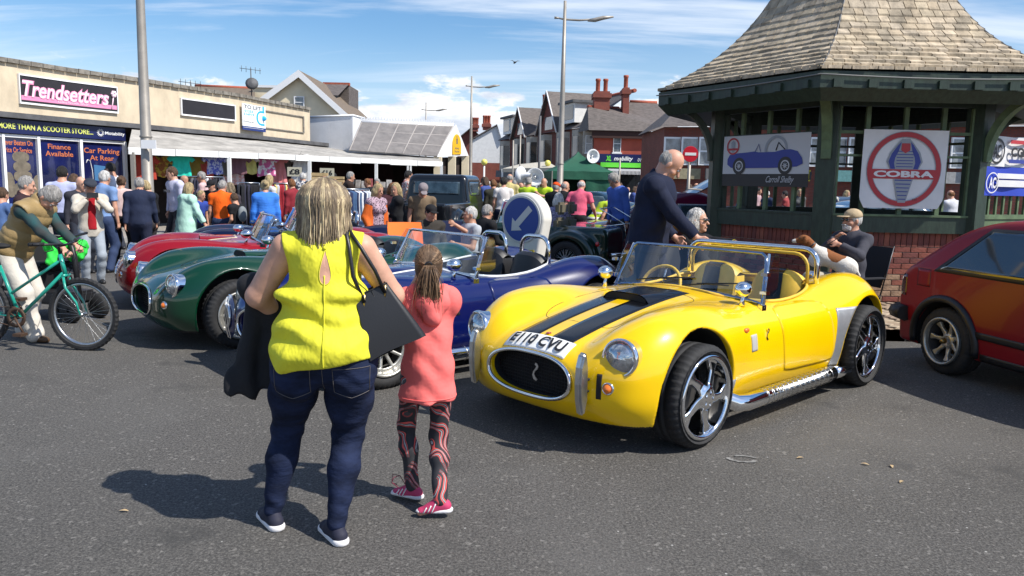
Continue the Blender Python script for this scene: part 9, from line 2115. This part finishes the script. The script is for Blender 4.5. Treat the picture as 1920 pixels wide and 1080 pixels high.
# price cards, crates and a shelf of goods
CARD=MAT('cream_card',(.52,.48,.36),.8); WOODC=MAT('pale_wood',(.45,.32,.16),.8,var=.2)
for px,py,Y,tx,lb in ((613,324,22,'£16','price card reading £16 on the goods table'),(552,322,22,'£8','small price card left of the white dress')):
    q=AT(px,py,Y); e=EMP('price_card',q,0,lb,'price card'); mb=MB(); mb.box((-.2,0,-.13),(.2,.02,.13)); mb.build('card',CARD,e); FITTEXT(tx,.30,.15,FRAME(Vector((0,-.002,0)),(1,0,0),(0,0,1)),BLACK,e,'lettering',bold=.03)
def crate(px,py,Y,w,h,label,mat=WOODC):
    q=AT(px,py,Y); e=EMP('crate',q,rad(8),label,'crate'); 
    for k in range(3): mb=MB(); z=h*k/3; mb.box((-w/2,-.2,z+.01),(w/2,-.185,z+h/3-.01)); mb.box((-w/2,.185,z+.01),(w/2,.2,z+h/3-.01)); mb.box((-w/2,-.185,z+.01),(-w/2+.015,.185,z+h/3-.01)); mb.box((w/2-.015,-.185,z+.01),(w/2,.185,z+h/3-.01)); mb.build('slat',mat,e)
    mb=MB(); mb.box((-w/2+.02,-.18,0),(w/2-.02,.18,.02)); mb.build('base',mat,e)
crate(632,349,20.5,.36,.26,'pale wooden crate upper one below the price card'); crate(634,368,20.4,.38,.26,'pale wooden crate lower one below the price card'); crate(600,345,20.6,.4,.3,'wooden crate behind the blonde hair of the woman in yellow')
tb=EMP('goods_table',AT(680,372,20.9),0,'goods table crowded with small framed prints under the canopy','table'); mb=MB(); mb.box((-.9,-.35,-.05),(.9,.35,0)); mb.build('table_top',WOODC,tb)
for x in (-.8,.8): mb=MB(); mb.box((x-.03,-.3,-.9),(x+.03,.3,-.05)); mb.build('leg',WOODC,tb)
GR=[MAT('print_%d'%i,c,.6,var=.5,vs=9) for i,c in enumerate(((.4,.38,.36),(.25,.05,.05),(.12,.12,.13),(.5,.45,.4)))]
for i in range(22):
    x=-.85+.17*(i%11); z=.0+.28*(i//11); o=AT(680,372,20.9)+Vector((x,.0+.2*(i//11),z)); mb=MB(); mb.box((-.07,-.01,0),(.07,.01,RS.uniform(.16,.28))); oo=mb.build('framed_print',GR[i%4],None,o,(rad(-8),0,RS.uniform(-.3,.3))); TAG(oo,'small framed print, %s, in the %s row on the goods table'%(['light grey','dark red','charcoal','cream'][i%4],['front','back'][i//11]),'framed print','framed prints on the goods table')
# red and black check shirt look : done in cloth ; a gull in the sky
q=AT(966,117,60); gl=EMP('gull',q,.3,'dark bird in flight high above the street','bird'); S=SD((-.6,-.4,-.3),(.6,.5,.5),.02); S.cone((0,-.2,0),(0,.25,0),.05,.07,.04); S.cone((0,.25,0),(0,.36,.02),.05,.03,.03)
for sx in (-1,1): S.cone((0,.05,.03),(sx*.22,.08,.14),.055,.04,.03,fl=((0,0,1),2)); S.cone((sx*.22,.08,.14),(sx*.46,-.03,.10),.04,.012,.02,fl=((0,0,1),2))
LINK('body',S.mesh('body'),DKGREY,gl)
# pale scuffs and scraps on the road
SCR=MAT('pale_scuff',(.20,.195,.185),.9,var=.4,vs=30)
def scuff(px,py,w,h,label):
    q=G(px,py); mb=MB(); n=22; R=np.random.RandomState(int(px)); P=[]
    for k in range(n): a=2*PI*k/n; P.append((w*math.cos(a)*(1+.25*R.rand()),h*math.sin(a)*(1+.3*R.rand())))
    b=[(x*.72,y*.66) for x,y in P]; mb.v+=[(x,y,.0045) for x,y in P]+[(x,y,.0045) for x,y in b]; mb._addidx(0,[(k,(k+1)%n,n+(k+1)%n,n+k) for k in range(n) if R.rand()<.75],False); o=mb.build('road_scuff',SCR,None,(q.x,q.y,0)); TAG(o,kind='structure')
scuff(1392,861,.09,.055,'')
LF=MAT('dry_leaf',(.42,.30,.16),.8)
for i,(px,py) in enumerate(((232,960),(1672,876),(1622,872),(1690,905),(140,640),(1500,860))):
    q=G(px,py); mb=MB(); mb.grid(lambda u,v:((u-.5)*.045,(v-.5)*.02*(1-abs(u-.5)*1.4),.006+.006*math.sin(u*3)),4,3); o=mb.build('fallen_leaf',LF,None,(q.x,q.y,0),(0,0,i*1.3)); TAG(o,['dry leaf near the bottom left of the road','dry leaf right of the white scuff, nearest','pale scrap just right of the white scuff','dry leaf farthest right on the road','dry leaf near the bicycle front wheel','dry scrap between the scuff and the leaves'][i],'leaf')
